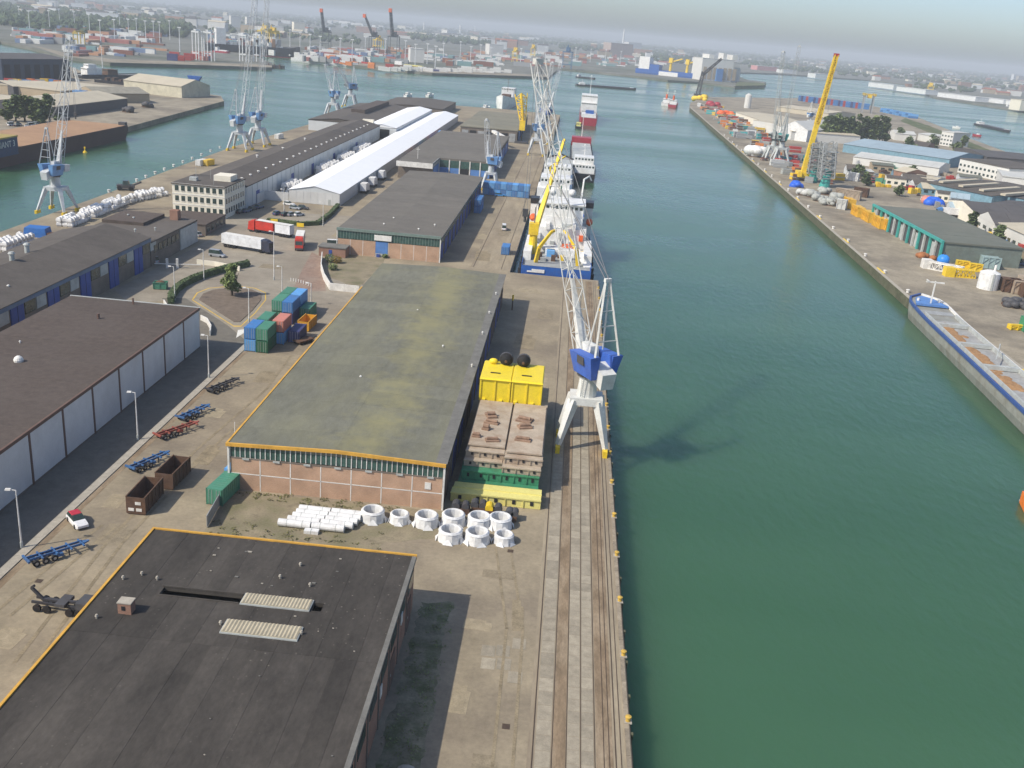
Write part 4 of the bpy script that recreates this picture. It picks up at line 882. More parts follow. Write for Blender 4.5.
# hook-lift trailer with raised arm
A = seen(35, 606); t = thing('hook_lift_trailer', 'dark hook lift trailer with raised steel arm beside the yellow roof edge', 'trailer', (A.x, A.y, 0), R(-4))
for y in (-.5,.5): MB().box(0,y-.1,.8,6.6,y+.1,1.1).build('beam', M_chk, t)
wm = MB().cyl((0,-.16,0),(0,.16,0),.48,n=12).mesh('wheel', M_wheel)
for x in (.9, 2.1, 4.9, 6.0):
    for y in (-.95,.95): put('wheel', wm, t, (x,y,.48))
MB().bar((1.2,0,1.1),(-.2,0,2.5),.3).bar((-.2,0,2.5),(.2,0,2.8),.28).bar((1.2,0,1.1),(5.6,0,1.4),.32).build('hook_arm', M_chk, t)
MB().box(3.2,-1.1,1.1,4.4,1.1,1.5).box(5.8,-1.1,1.1,7.2,1.0,2.0).build('frame_box', M_steel, t)
A = seen(272+18, 345); t = thing('low_dolly', 'dark low loader dolly beside the yellow skip', 'trailer', (A.x+1.2, A.y+.5, 0), R(60))
MB().box(0,-1.1,.55,4.4,1.1,.85).build('deck', M_rust, t); MB().bar((4.4,0,.7),(6.2,0,.6),.2).build('drawbar', M_steel, t)
for x in (.7,1.7,3.5):
    for y in (-.9,.9): MB().cyl((x,y-.15,.42),(x,y+.15,.42),.42,n=10).build('wheel', M_wheel, t)
# ---------------------------------------------------------------- cars
def car_meshes(L=4.3, van=False):
    W, h0, h1 = 1.72, .95, 1.48 if not van else 2.05
    body = MB()
    def ring(x, w, z0, z1): return [(x,-w/2,z0),(x,-w/2*.98,(z0+z1)/2),(x,-w/2*.86,z1),(x,w/2*.86,z1),(x,w/2*.98,(z0+z1)/2),(x,w/2,z0)]
    hz = .92 if not van else 1.05
    body.loft([ring(0,W*.86,.32,.75), ring(.25,W,.25,hz), ring(L*.3,W,.22,hz+.03), ring(L*.72,W,.22,hz), ring(L-.25,W*.98,.25,.78), ring(L,W*.84,.34,.66)])
    cab = MB(); a, b = (.35, L*.70) if not van else (.08, L*.80)
    c0, c1 = (L*.18, L*.52) if not van else (.15, L*.68)
    cab.hexa([(a,-W*.46,hz-.02),(b,-W*.46,hz-.02),(b,W*.46,hz-.02),(a,W*.46,hz-.02),(c0,-W*.37,h1),(c1,-W*.37,h1),(c1,W*.37,h1),(c0,W*.37,h1)])
    roof = MB().hexa([(c0-.02,-W*.385,h1-.02),(c1+.02,-W*.385,h1-.02),(c1+.02,W*.385,h1-.02),(c0-.02,W*.385,h1-.02),(c0+.1,-W*.33,h1+.05),(c1-.1,-W*.33,h1+.05),(c1-.1,W*.33,h1+.05),(c0+.1,W*.33,h1+.05)])
    wh = MB().cyl((0,-.1,0),(0,.1,0),.32,n=12)
    return body, cab, roof, wh
CARC = {}
def car(label, loc, rz, m, group=None, van=False, roofm=None, L=4.3, cat=None):
    k = (m.name, van, roofm.name if roofm else '', L)
    if k not in CARC:
        b, c, r, w = car_meshes(L, van)
        CARC[k] = (b.mesh('body', m), c.mesh('windows', M_glass), r.mesh('roof', roofm or m), w.mesh('wheel', M_wheel), MB().box(-.03,-.72,.6,.02,-.42,.76).mesh('tail_lamp', paint('tail_lamp_red', (.5,.02,.02))), MB().box(L-.14,-.62,.55,L-.02,-.34,.7).mesh('headlight', M_trimw))
    b, c, r, w, tl, hl = CARC[k]
    t = thing('parked_van' if van else 'parked_car', label, cat or ('van' if van else 'car'), loc, rz, group)
    put('body', b, t); put('windows', c, t); put('roof', r, t)
    for x in (L*.19, L*.79):
        for y in (-.78, .78): put('wheel', w, t, (x,y,.32))
    for y in (0, 1.14): put('tail_lamp', tl, t, (0,y,0)); put('headlight', hl, t, (0,y-.08,0))
    return t
P_w, P_s, P_d, P_b, P_r = paint('car_white',(.7,.7,.7),.3), paint('car_silver',(.4,.42,.44),.3,metal=.4), paint('car_dark',(.03,.035,.04),.3), paint('car_blue',(.05,.09,.18),.3), paint('car_red',(.45,.03,.05),.3)
A, B_ = seen(70.5, 517), seen(83, 531)
c = car('white car with red bonnet and roof parked alone on the yard', (A.x+.2, A.y, .004), heading(A, B_), P_w, roofm=P_r, L=4.4)
MB().box(.5,-.7,.93,1.3,.7,.97).build('bonnet', P_r, c)
GC = 'cars in the small car park'
for (px, py, m, van, lab) in ((134,222,P_w,0,'white car in the gap left of the cream office'),):
    p = seen(px, py); car(lab, (p.x, p.y, 0), R(20), m, None, van)
p = seen(213, 256); car('silver estate car behind the low barrier wall', (p.x-1, p.y, 0), R(-8), P_s, None, True, L=4.8)
for i, (px, py) in enumerate(((289,205), (295,209), (303,209))): p = seen(px, py); car(('white','silver','dark')[i]+' car in the back row of the small car park', (p.x-2, p.y, 0), R(-10), (P_w, P_s, P_d)[i], GC)
for i, (px, py) in enumerate(((279,216), (287,217), (293,217), (300,217))): p = seen(px, py); car(('dark blue','dark','silver','pale')[i]+' car in the front row of the small car park', (p.x-2, p.y, 0), R(60), (P_b, P_d, P_s, P_w)[i], GC)
for i, (px, py) in enumerate(((155,264), (163,258), (172,252), (181,247), (190,242), (199,237))):
    p = seen(px, py); car(('pale blue van with boxy body, nearest in the shaded row','dark car second in the shaded row by the brick wall','dark car third in the shaded row by the brick wall','dark blue car fourth in the shaded row by the brick wall','black car fifth in the shaded row by the brick wall','silver car at the far end of the shaded row by the brick wall')[i], (p.x+.6, p.y, 0), R(150), (P_s,P_d,P_d,P_b,P_d,P_s)[i], 'cars in the shaded row', i == 0, L=4.3 if i else 5.6)
for i, (px, py) in enumerate(((236,214), (243,213), (249,211), (256,209))): p = seen(px, py); car('dark car parked in the shade beside the cream office', (p.x, p.y, 0), R(75), (P_d,P_b,P_d,P_b)[i], 'cars in the office shade')
p = seen(126, 276); car('silver car by the blue doors in the shade', (p.x, p.y, 0), R(80), P_s, None)
# ---------------------------------------------------------------- trucks
def truck(label, A, B_, cabm, boxm, boxlen, group=None, second=None, dark_front=False):
    """tractor and box trailer standing from tail A to nose B_"""
    rz = heading(A, B_); t = thing('articulated_truck', label, 'truck', (A.x, A.y, 0), rz, group)
    tot = boxlen + 3.0
    bx = MB().box(0,-1.27,1.15,boxlen,1.27,4.0)
    for k in range(int(boxlen/1.1)): bx.box(k*1.1+.2,-1.29,1.2,k*1.1+.28,1.29,4.02)
    if second:
        f = boxlen*.46
        MB().box(0,-1.27,1.15,f-.4,1.27,3.9).build('rear_box', second, t); bx = MB().box(f+.4,-1.27,1.15,boxlen,1.27,3.9)
    bd = bx.build('cargo_box', boxm, t)
    MB().box(.05,-1.24,4.03,boxlen-.05,1.24,4.08).build('box_roof', M_trimw, t)
    MB().box(.2,-1.0,.8,boxlen+1.6,1.0,1.14).build('frame', M_steel, t)
    cabn = MB().hexa([(boxlen+.5,-1.22,.7),(tot,-1.22,.7),(tot,1.22,.7),(boxlen+.5,1.22,.7),(boxlen+.5,-1.2,3.7),(tot-.35,-1.2,3.4),(tot-.35,1.2,3.4),(boxlen+.5,1.2,3.7)]).build('cab', cabm, t)
    MB().hexa([(tot-.16,-1.05,1.9),(tot-.10,-1.05,1.9),(tot-.10,1.05,1.9),(tot-.16,1.05,1.9),(tot-.36,-1.05,3.0),(tot-.28,-1.05,3.0),(tot-.28,1.05,3.0),(tot-.36,1.05,3.0)]).build('windscreen', M_glass, cabn)
    MB().hexa([(boxlen+.5,-1.1,3.7),(tot-.9,-1.1,3.55),(tot-.9,1.1,3.55),(boxlen+.5,1.1,3.7),(boxlen+.5,-1.0,4.1),(tot-1.4,-1.0,3.9),(tot-1.4,1.0,3.9),(boxlen+.5,1.0,4.1)]).build('wind_deflector', cabm, cabn)
    MB().box(tot-.05,-1.15,.45,tot+.06,1.15,.95).build('bumper', M_steel, cabn)
    wm = MB().cyl((0,-.16,0),(0,.16,0),.52,n=12).mesh('wheel', M_wheel)
    for x in (1.2, 2.5, 3.8, boxlen-.3, boxlen+2.0):
        for y in (-1.05, 1.05): put('wheel', wm, t, (x,y,.52))
    return t
M_trw, M_trr = paint('trailer_white', (.72,.73,.74), .4), paint('lorry_red', (.50,.045,.03), .4)
truck('white articulated lorry with dark cab crossing the forecourt', seen(224,246), seen(272,254), paint('cab_dark',(.04,.045,.07),.4), M_trw, 13.6)
truck('red drawbar lorry with white rear box at the back of the forecourt', seen(292,238), seen(252,231), M_trr, M_trr, 13.0, second=M_trw)
truck('red lorry with white topped box driving towards the viewer', seen(301,243), seen(295,266), M_trr, paint('box_pinkish',(.62,.5,.46)), 8.6)
# ---------------------------------------------------------------- walls, hedge, barrier, kerb posts near the roundabout
M_hedge = mat('hedge_leaf', (0.075, 0.105, 0.045), 0.9, 0.5, 1.5, bump=.5)
def leafy(mb, c, rx, ry, rz, n, s=.35, fill=.55):
    """leaf-sized faces spread through an ellipsoid, thin toward the rim"""
    for k in range(n):
        while True:
            x, y, z = random.uniform(-1,1), random.uniform(-1,1), random.uniform(-1,1); d = x*x+y*y+z*z
            if d < 1 and d > fill*random.random()**2: break
        p = Vector((c[0]+x*rx, c[1]+y*ry, c[2]+z*rz)); a = random.uniform(0,6.28); b = random.uniform(-.9,.9); q = s*random.uniform(.6,1.4)
        u = Vector((math.cos(a), math.sin(a), b*.6)).normalized()*q; w = Vector((-math.sin(a)*.6, math.cos(a)*.6, random.uniform(-.8,.8))).normalized()*q*.8
        mb.add([p-u, p+w, p+u, p-w], [(0,1,2,3)])
    return mb
hp = [seen(*p) for p in ((171,304), (172,298), (177,291), (186,285), (197,280), (212,275), (230,270), (248,266))]
hg = thing('curved_hedge', 'dark clipped hedge curving round the entrance road', 'hedge', (hp[3].x, hp[3].y, 0))
mb = MB()
for a, b_ in zip(hp[:-1], hp[1:]):
    L = (b_-a).length; mb.bar((a.x,a.y,.8),(b_.x,b_.y,.8),1.5,h=1.6)
    for k in range(int(L*14)): 
        f = random.random(); c0 = a.lerp(b_, f); leafy(mb, (c0.x,c0.y,1.0), .95, .95, .9, 4, .28)
bw(mb, 'foliage', M_hedge, hg)
wl_ = [seen(*p) for p in ((164,304), (167,309), (172,312))]
def low_wall(name, label, cat, pts, h, th, m, group=None):
    t = thing(name, label, cat, (pts[0].x, pts[0].y, 0), 0, group)
    for a, b_ in zip(pts[:-1], pts[1:]):
        L = (b_-a).length; n = max(1, int(L/3)); d = (b_-a).normalized()
        for k in range(n):
            p0 = a.lerp(b_, k/n); p1 = a.lerp(b_, (k+1)/n)-d*.05
            bw(MB().bar((p0.x,p0.y,h/2),(p1.x,p1.y,h/2),th,h=h), 'wall_panel', m, t)
    return t
low_wall('white_railing_wall', 'white curved parapet at the near end of the hedge', 'wall', wl_, 1.1, .25, M_trimw)
low_wall('white_railing_wall', 'white curved parapet at the corner of the white panelled warehouse', 'wall', [seen(*p) for p in ((201,320), (207,323), (211,330), (210,336))], 1.2, .25, M_trimw)
low_wall('white_boundary_wall', 'white angled boundary wall at the road beside the mossy warehouse', 'wall', [seen(*p) for p in ((322,258), (321,270), (324,280), (330,290), (359,293))], 1.9, .25, M_trimw)
low_wall('cream_barrier_wall', 'cream low wall behind the silver estate car', 'wall', [seen(*p) for p in ((197,264), (215,266), (240,271))], 1.3, .3, M_cream)
p = seen(172,268); g_ = thing('gate_barrier', 'white gate barrier with two posts across the entrance', 'barrier', (p.x, p.y, 0), heading(seen(160,266), seen(197,267)))
MB().box(-4.5,-.1,1.0,7.5,.1,1.2).build('boom', M_trimw, g_)
for x in (-1.2, 1.4): MB().box(x-.3,-.3,0,x+.3,.3,2.6).build('post', M_trimw, g_)
hp = [seen(*p) for p in ((268,222), (285,224), (300,226), (318,225), (330,216), (338,207))]
hg = thing('car_park_hedge', 'low dark hedge with yellow markers round the small car park', 'hedge', (hp[2].x, hp[2].y, 0)); mb = MB()
for a, b_ in zip(hp[:-1], hp[1:]):
    mb.bar((a.x,a.y,.7),(b_.x,b_.y,.7),1.3,h=1.4)
    for k in range(int((b_-a).length*4)): c0 = a.lerp(b_, random.random()); leafy(mb, (c0.x,c0.y,.9), .9, .9, .8, 4, .35)
bw(mb, 'foliage', M_hedge, hg)
mb = MB()
for (px, py) in ((275,223), (301,227)): q = seen(px,py); mb.box(q.x-1.2,q.y-.95,.2,q.x+1.2,q.y-.8,1.5)
bw(mb, 'yellow_marker', M_cyel, hg)
mm_ = MB().cyl((0,0,0),(0,0,.8),.14,.12,8).mesh('bollard', M_trimw)
for k in range(9):
    f = k/8; p = seen(291+f*20, 281+f*f*4+f*2); tag(put('bollard', mm_, None, (p.x,p.y,0)), 'small white bollard in the curved line by the red paving', 'bollard', 'bollards by the red paving')
# small brick hut and skip-like bin
p = seen(332, 257); t = thing('brick_hut', 'small brick hut with flat roof left of the sign fronted warehouse', 'hut', (p.x, p.y, 0))
MB().box(-4,0,0,4,5,2.7).build('wall', M_brick2, t); MB().box(-4.2,-.2,2.7,4.2,5.2,3.0).build('roof', M_mossedge, t); MB().box(-1,-.05,0,0,0.02,2.1).build('door', M_blue_door, t)
p = seen(330, 246); car('white van parked behind the small brick hut', (p.x-1, p.y, 0), R(10), P_w, None, True, L=5.2)
p = seen(159, 290); t = skip('small green waste skip with rusty load by the curved hedge', (p.x-1.5, p.y, 0), R(10), 3.2, 2.0, 1.7, K_green)
MB().sphere((1.6,1.0,1.6), 1.1, 10, 6, 1.1, .7, .5).build('load', M_rust, t)
for (px, py, z) in ((368,193,0), (376,187,0), (385,180,0)):
    p = seen(px, py); truck(('white lorry tractor alongside the tent, nearest','white lorry alongside the tent, middle','white lorry alongside the tent, farthest')[(px-368)//8], Vector((p.x-1.5,p.y-3,0)), Vector((p.x-1.5,p.y+3,0)), P_w, M_trw, 4.5, 'lorries alongside the tent')
p = seen(402, 162); car('white van at the corner between tent and warehouse', (p.x-3,p.y-4,0), R(80), P_w, None, True, L=6.5)
p = seen(504, 231); car('white van parked on the quay beside the blue container', (p.x,p.y,0), R(95), P_w, None, True, L=5.5)
p = seen(494, 196); t = car('light blue pickup lying beside the blue stores', (p.x,p.y,0), R(20), paint('pickup_blue',(.07,.3,.65),.4), None, False, L=5.2)
p = seen(489, 178); t = thing('fishing_buoy_heap', 'heap with red and white float beside the blue container row', 'heap', (p.x,p.y+3,0))
MB().sphere((0,0,1.2),2.2,12,7,1.3,1,.7).build('net_heap', M_blue_lt, t, smooth=True); MB().sphere((1.4,-.6,2.6),1.1,12,8).build('red_float', P_r, t, smooth=True); MB().sphere((1.2,-.4,3.9),.8,12,8).build('white_float', M_trimw, t, smooth=True)
# ---------------------------------------------------------------- tree on the island, shrubs
M_bark = mat('bark', (.09,.07,.05), .9)
M_leaf = mat('leaf_green', (.15,.19,.065), .8, .5, .6, rnd=.2)
M_leaf2 = mat('leaf_dark', (.13,.17,.07), .85, .5, .5, rnd=.2)
def tree(label, loc, h, w, n=900, s=.32, m=None, group=None, shape=1.0, name='tree'):
    t = thing(name, label, 'tree', loc, random.uniform(0,6), group)
    th_ = h*.26; tr = MB().cyl((0,0,-.05),(0,0,th_),w*.045+.06,w*.035+.04,8)
    for k in range(6):
        a = k*1.05; tr.bar((0,0,th_*.8),(math.cos(a)*w*.3, math.sin(a)*w*.3, h*(.5+.08*(k%3))),.13*w/4,.04*w/4)
    tr.bar((0,0,th_*.9),(0,0,h*.85),.14*w/4,.05); tr.build('trunk', M_bark, t)
    cr = MB(); cz = h*.53
    for k in range(14):
        a = random.uniform(0,6.28); r_ = random.uniform(0,.62)*w/2; zz = random.uniform(-.9,.9); 
        rr_ = w/2*random.uniform(.32,.5)*(1-.35*max(0,zz)*shape)
        leafy(cr, (math.cos(a)*r_*(1-.5*max(0,zz)*shape), math.sin(a)*r_*(1-.5*max(0,zz)*shape), cz+zz*h*.40), rr_, rr_, rr_*.8, n//14, s)
    cr.build('crown', m or M_leaf, t)
    return t
p = seen(232, 296); tree('single green tree on the traffic island', (p.x,p.y,.1), 8.6, 6.2, 2600, .3)
for i, (px, py, h) in enumerate(((330,262,2.4), (337,263,2.0), (333,270,1.8), (385,258,1.2))):
    p = seen(px, py); t = thing('shrub', ('round green shrub beside the brick hut','yellowish shrub beside the brick hut','low shrub on the verge below the brick hut','small scrub at the foot of the brick wall')[i], 'shrub', (p.x,p.y,0)); leafy(MB(), (0,0,h*.5), h*.75, h*.75, h*.55, 260, .22).build('foliage', M_leaf if i != 1 else mat('yellow_leaf',(.22,.15,.03)), t); MB().cyl((0,0,-.05),(0,0,h*.5),.08,.05,6).build('stem', M_bark, t)
# weeds in the strip beside the near shed
mb = MB()
for k in range(330):
    x, y = random.uniform(-12.9, -8.7), random.uniform(60, 103.5)
    if -13.3 < x < -8.6 and math.sin(y*.55+x*.9)+math.sin(y*1.7-x)+1.6*random.random() > .3: leafy(mb, (x,y,.08), .5, .5, .1, 6, .10)
tag(mb.build('weeds', mat('weed_leaf', (.18,.205,.085), .9, .4, .8)), 'rough green weeds growing in the strip beside the near warehouse', 'weeds', kind='stuff')
mb = MB()
for k in range(160):
    x, y = random.uniform(-45,-20), random.choice((random.uniform(125.5,128.1), random.gauss(114,3)))
    leafy(mb, (x,y,.1), .5, .4, .15, 7, .14)
tag(mb.build('weeds', mat('dry_weed', (.13,.125,.05), .9, .4, .8)), 'sparse dry weeds at the foot of the brick gable', 'weeds', kind='stuff')
# rubble in the shaded strip
for i, (x, y, s) in enumerate(((-9.9,74.5,.8),)):
    t = tag(MB().sphere((0,0,.15), s, 9, 6, 1.2, .8, .45).build('rubble_heap', M_kerb, None, (x,y,0)), ('grey rubble heap lowest in the weedy strip','small rubble heap by the far wall end of the weedy strip','rubble at the top end of the weedy strip')[i], 'rubble')
# ================================================================ CARGO ON THE QUAY
M_py = paint('pontoon_yellow', (.80,.62,.03), .45, stain=(.45,.33,.05), stain_scale=.5, stain_amt=.4)
M_ppale = paint('pontoon_pale_yellow', (.72,.65,.22), .55, stain=(.45,.38,.14), stain_scale=.5, stain_amt=.5)
M_ptan = mat('pontoon_tan', (.40,.33,.25), .8, .15, .6, rnd=.06, stain=(.26,.17,.11), stain_scale=.4, stain_amt=.6)
M_pgreen = paint('pontoon_green', (.05,.23,.12), .55, var=.2)
def pontoon(label, x0, y0, z0, x1, y1, z1, m, cat='pontoon', group='stacked pontoons', holes=6, front=True):
    t = thing('steel_pontoon', label, cat, ((x0+x1)/2, y0, z0), 0, group); h = z1-z0
    bw(MB().box(x0, y0, z0+.04, x1, y1, z1), 'hull', m, t)
    w = (x1-x0)/holes
    for k in range(holes):     # frames and dark lashing pockets on the end
        xa = x0+k*w
        bw(MB().box(xa+w*.42, y0-.10, z0+h*.35, xa+w*.6, y0-.01, z0+h*.75), 'lashing_pocket', M_dark, t)
        bw(MB().box(xa+.02, y0-.16, z0+.1, xa+.16, y0-.02, z1-.05), 'rib', m, t)
    bw(MB().box(x0-.05, y0-.2, z1-.16, x1+.05, y0+.02, z1+.06), 'rim', m, t)
    return t
px0, px1 = -12.2, .3
pontoon('dark green steel pontoon at the bottom of the stack on the quay', -12.3, 135.6, 0, .2, 170, 1.5, M_pgreen)
pontoon('dark green steel pontoon second from the bottom of the stack', -11.9, 136.6, 1.5, .2, 170.5, 3.0, M_pgreen)
pontoon('tan deck pontoon, lower left of the tan pair', -11.8, 138.2, 3.0, -5.8, 170, 4.1, M_ptan, holes=3)
pontoon('tan deck pontoon, lower right of the tan pair', -5.7, 136.9, 3.0, .35, 170, 4.1, M_ptan, holes=3)
pontoon('tan deck pontoon, upper left, with rusty fittings on it', -11.7, 139.4, 4.1, -5.6, 171, 5.2, M_ptan, holes=3)
pontoon('tan deck pontoon, upper right, with rusty fittings on it', -5.5, 138.2, 4.1, .5, 171, 5.2, M_ptan, holes=3)
pontoon('thin tan deck slab on the upper left tan pontoon', -11.5, 141.0, 5.2, -5.7, 160.8, 5.55, M_ptan, holes=3)
pontoon('thin tan deck slab on the upper right tan pontoon', -5.3, 139.6, 5.2, .3, 160.8, 5.55, M_ptan, holes=3)
for i, (a, y) in enumerate(((-12.9,131.6), (-12.7,133.4))): pontoon(('pale yellow box beam lying in front of the green pontoons','pale yellow box beam lying behind the front one')[i], a, y, 0, .8, y+1.7, 1.55+.1*i, M_ppale, 'beam', 'pale yellow beams', holes=5)
M_fit = mat('rusty_fitting', (.27,.175,.12), .85, .3, 1)
for i, (x, y, w, d, h) in enumerate(((-9.0,153.5,1.7,2.2,.8), (-8.6,150.5,2.4,1.2,.6), (-3.2,153,2.6,2.2,.7), (-3.0,150,2.3,1.6,.7), (-10.6,144.2,1.4,1.0,.7), (-7.9,143.2,2.2,1.4,.6), (-3.0,144.6,2.6,1.4,.6), (-9.3,147.6,1.2,1.2,.9))):
    t = thing('winch_fitting', 'rusty mooring fitting on the tan pontoon deck', 'fitting', (x,y,5.55), R(random.uniform(-20,20)), 'rusty fittings on the tan deck')
    MB().box(-w/2,-d/2,0,w/2,d/2,h*.4).build('base_plate', M_fit, t); MB().cyl((-w*.4,0,h*.7),(w*.4,0,h*.7),h*.42,n=10).build('drum', M_fit, t)
for i in (0, 1):
    xa = -11.9+i*5.65; t = thing('yellow_steel_box', ('left','right')[i]+' half of the bright yellow steel box pair on the stack', 'steel box', (xa+2.75, 161.5, 5.2), 0, 'bright yellow boxes')
    bw(MB().box(xa, 161.5, 5.22, xa+5.55, 171, 9.3), 'body', M_py, t)
    bw(MB().hexa([(xa-.05,161.2,9.3),(xa+5.6,161.2,9.3),(xa+5.6,171.2,9.3),(xa-.05,171.2,9.3),(xa+.1,161.6,9.55),(xa+5.45,161.6,9.55),(xa+5.45,171,9.55),(xa+.1,171,9.55)]), 'lid', M_py, t)
    for k in range(3): bw(MB().box(xa+.05+k*2.6, 161.32, 5.25, xa+.3+k*2.6, 161.5, 9.2), 'rib', M_py, t)
    for k in range(2): bw(MB().box(xa+.6+k*3, 160.9, 5.22, xa+1.2+k*3, 161.5, 5.7), 'foot', M_py, t)
    bw(MB().box(xa+1.6, 164.2, 9.55, xa+3.4, 164.5, 9.68), 'hinge', M_dark, t)
for i, x in enumerate((-7.9, -4.7)):
    t = thing('rubber_fender', ('left','right')[i]+' black round rubber fender on top of the yellow boxes', 'fender', (x,170.0,10.55), 0, 'black rubber fenders')
    MB().sphere((0,0,0),1.25,16,10,1.0,1.15,1.0).build('body', M_black, t, smooth=True); MB().cyl((0,-1.7,0),(0,1.7,0),.25,n=8).build('towing_eye', M_rust, t)
    MB().cyl((0,-.35,0),(0,.35,0),1.29,n=16).build('tyre_net', M_steel, t)
p = seen(496,362,9.6); t = tag(MB().sphere((0,0,.5),.7,10,7,1.2,.8,.8).build('yellow_buoy', M_py, None, (-10.2,169.5,9.56), smooth=True), 'small yellow float beside the black fenders', 'float')
# white wrapped rings
M_wrap = paint('white_wrapping', (.70,.70,.69), .5, var=.12, scale=1.5)
rg = MB().lathe([(1.85,0.02),(1.75,.5),(1.62,1.45),(1.55,1.6),(1.38,1.6),(1.30,1.45),(1.28,.5)], n=10, closed=False).mesh('shell', M_wrap)
rin = MB().lathe([(1.27,.05),(1.27,.12),(.02,.14)], n=16).mesh('inner_floor', M_steel)
rbd = MB().lathe([(1.66,1.38),(1.72,1.44),(1.62,1.52),(1.5,1.66),(1.34,1.66),(1.3,1.5)], n=18, closed=True).mesh('rim', M_wrap)
fl = MB()
for k in range(1):
    a = 0; fl.add([(math.cos(a)*1.6,math.sin(a)*1.6,.9),(math.cos(a+.35)*2.25,math.sin(a+.35)*2.25,.05),(math.cos(a-.35)*2.2,math.sin(a-.35)*2.2,.05)], [(0,1,2)])
flm = fl.mesh('loose_flap', M_wrap)
shell = MB()
rg = MB().lathe([(1.26,.05),(1.30,1.5),(1.38,1.62),(1.55,1.62),(1.66,1.45),(1.78,.5),(1.9,0.02),(1.2,.02)], n=12, closed=True).mesh('shell', M_wrap)
for i, (px, py, lab) in enumerate(((371,523,'white wrapped ring at the left end of the row, beside the white pipes'), (398,525,'smaller white ring second from the left in the row'), (425,528,'white wrapped ring third from the left in the row'), (452,527,'white wrapped ring in the back row, left'), (478,529,'white wrapped ring in the back row, middle'), (499,530,'white wrapped ring in the back row, right'),
        (449,543,'white wrapped ring in the front row, left'), (476,545,'white wrapped ring in the front row, middle'), (503,546,'white wrapped ring in the front row, right'))):
    p = seen(px, py); t = thing('wrapped_ring', lab, 'ring', (p.x,p.y+1.2,0), random.uniform(0,3), 'white wrapped rings'); sc = .82 if i in (1,8) else 1.0; t.scale = (sc,sc,sc)
    put('shell', rg, t); put('inner_floor', rin, t); put('rim', rbd, t); [put('loose_flap', flm, t, None, q*1.256+.2*random.random()) for q in range(5)]
# white pipe bundles
for r_, (y, z, xa, lab) in enumerate(((118.9,.55,-35.6,'front row'), (120.05,.55,-34.6,'second row'), (121.2,.55,-34.2,'third row'), (122.35,.55,-34.0,'fourth row'), (123.5,.55,-33.9,'back row'))):
    for k in range(2):
        t = thing('wrapped_pipe', 'white wrapped pipe in the '+lab+' of the bundle, '+('left','right')[k]+' length', 'pipe', (xa+k*4.75,y,z), R(-1), 'white wrapped pipes')
        MB().cyl((0,0,0),(4.6,0,0),.55,n=14).build('barrel', M_wrap, t, smooth=False)
        for x in (1.2, 3.4): MB().cyl((x,0,0),(x+.08,0,0),.57,n=14).build('strap', M_frame, t)
        MB().cyl((4.6,0,0),(4.64,0,0),.42,n=12).build('end_cap', M_frame, t)
t = thing('wrapped_packet', 'short white wrapped packet in front of the pipes', 'packet', (-31.6,117.3,0)); MB().box(0,0,0,2.0,.9,.5).build('packet', M_wrap, t); MB().box(.9,-.02,0,1.0,.92,.52).build('strap', M_frame, t)
# rusty machinery between beam and rings
for i, (x, y, w, lab) in enumerate(((-10.9,128.3,2.6,'brown crate beside the rings'), (-8.3,129.2,2.2,'dark drum cradle beside the rings'), (-6.0,128.6,2.4,'brown machine part with yellow end'), (-3.2,127.6,1.4,'small brown crate at the right ring'))):
    t = thing('machine_part', lab, 'machine part', (x,y,0)); MB().box(-w/2,-.8,.1,w/2,.8,.9).build('frame', M_rust, t)
    MB().cyl((-w*.3,-.7,1.2),(-w*.3,.7,1.2),.6,n=12).build('roller', M_steel if i != 2 else M_cyel, t); MB().cyl((w*.25,-.7,1.2),(w*.25,.7,1.2),.55,n=12).build('roller', M_steel, t)
p = seen(512,310); t = thing('yellow_post', 'yellow post standing in the shadow of the mossy warehouse', 'post', (p.x,p.y,0)); MB().cyl((0,0,0),(0,0,2.6),.16,n=8).build('shaft', M_rust, t); MB().cyl((0,0,2.6),(0,0,4.0),.24,n=8).build('head', M_cyel, t)
# bollards along the near quay edge
bm = MB().lathe([(.28,0),(.22,.35),(.34,.42),(.34,.58),(.1,.66)], n=10).mesh('bollard', paint('bollard_ochre', (.55,.36,.07), .6)); bp_ = MB().box(-.42,-.42,0,.42,.42,.12).mesh('base_plate', M_kerb)
for k in range(19):
    t = thing('mooring_bollard', 'yellow bollard on the near quay coping, '+ORD[k]+' from the bottom edge', 'bollard', (QX-.2, 62+k*11.6, .06), 0, 'bollards along the near quay'); put('post', bm, t, (0,0,.1)); put('base_plate', bp_, t)
bm2 = MB().lathe([(.5,0),(.42,.6),(.62,.75),(.62,1.0),(.2,1.1)], n=10).mesh('bollard', M_trimw)
for k in range(9):
    y = 330+k*52; struct(MB().box(0,0,0,.35,9,.22).build('painted_kerb', M_cyel, None, (rq_x(y)+.9,y,-.16), R(-1.5)))
for k in range(20):
    y = 305+k*27; t = thing('mooring_bollard', 'white bollard on the opposite quay, '+ORD[k]+' beyond the moored vessel', 'bollard', (rq_x(y)+1.8, y, -.3), 0, 'bollards along the opposite quay'); put('post', bm2, t)
for k in range(16):
    f = k/15; p = seen(105+f*140, 192-f*55); t = thing('mooring_bollard', 'pale bollard along the left basin edge, '+ORD[k]+' beyond the pale blue crane', 'bollard', (p.x+1.5, p.y, 0), 0, 'bollards along the left basin'); put('post', bm2, t)
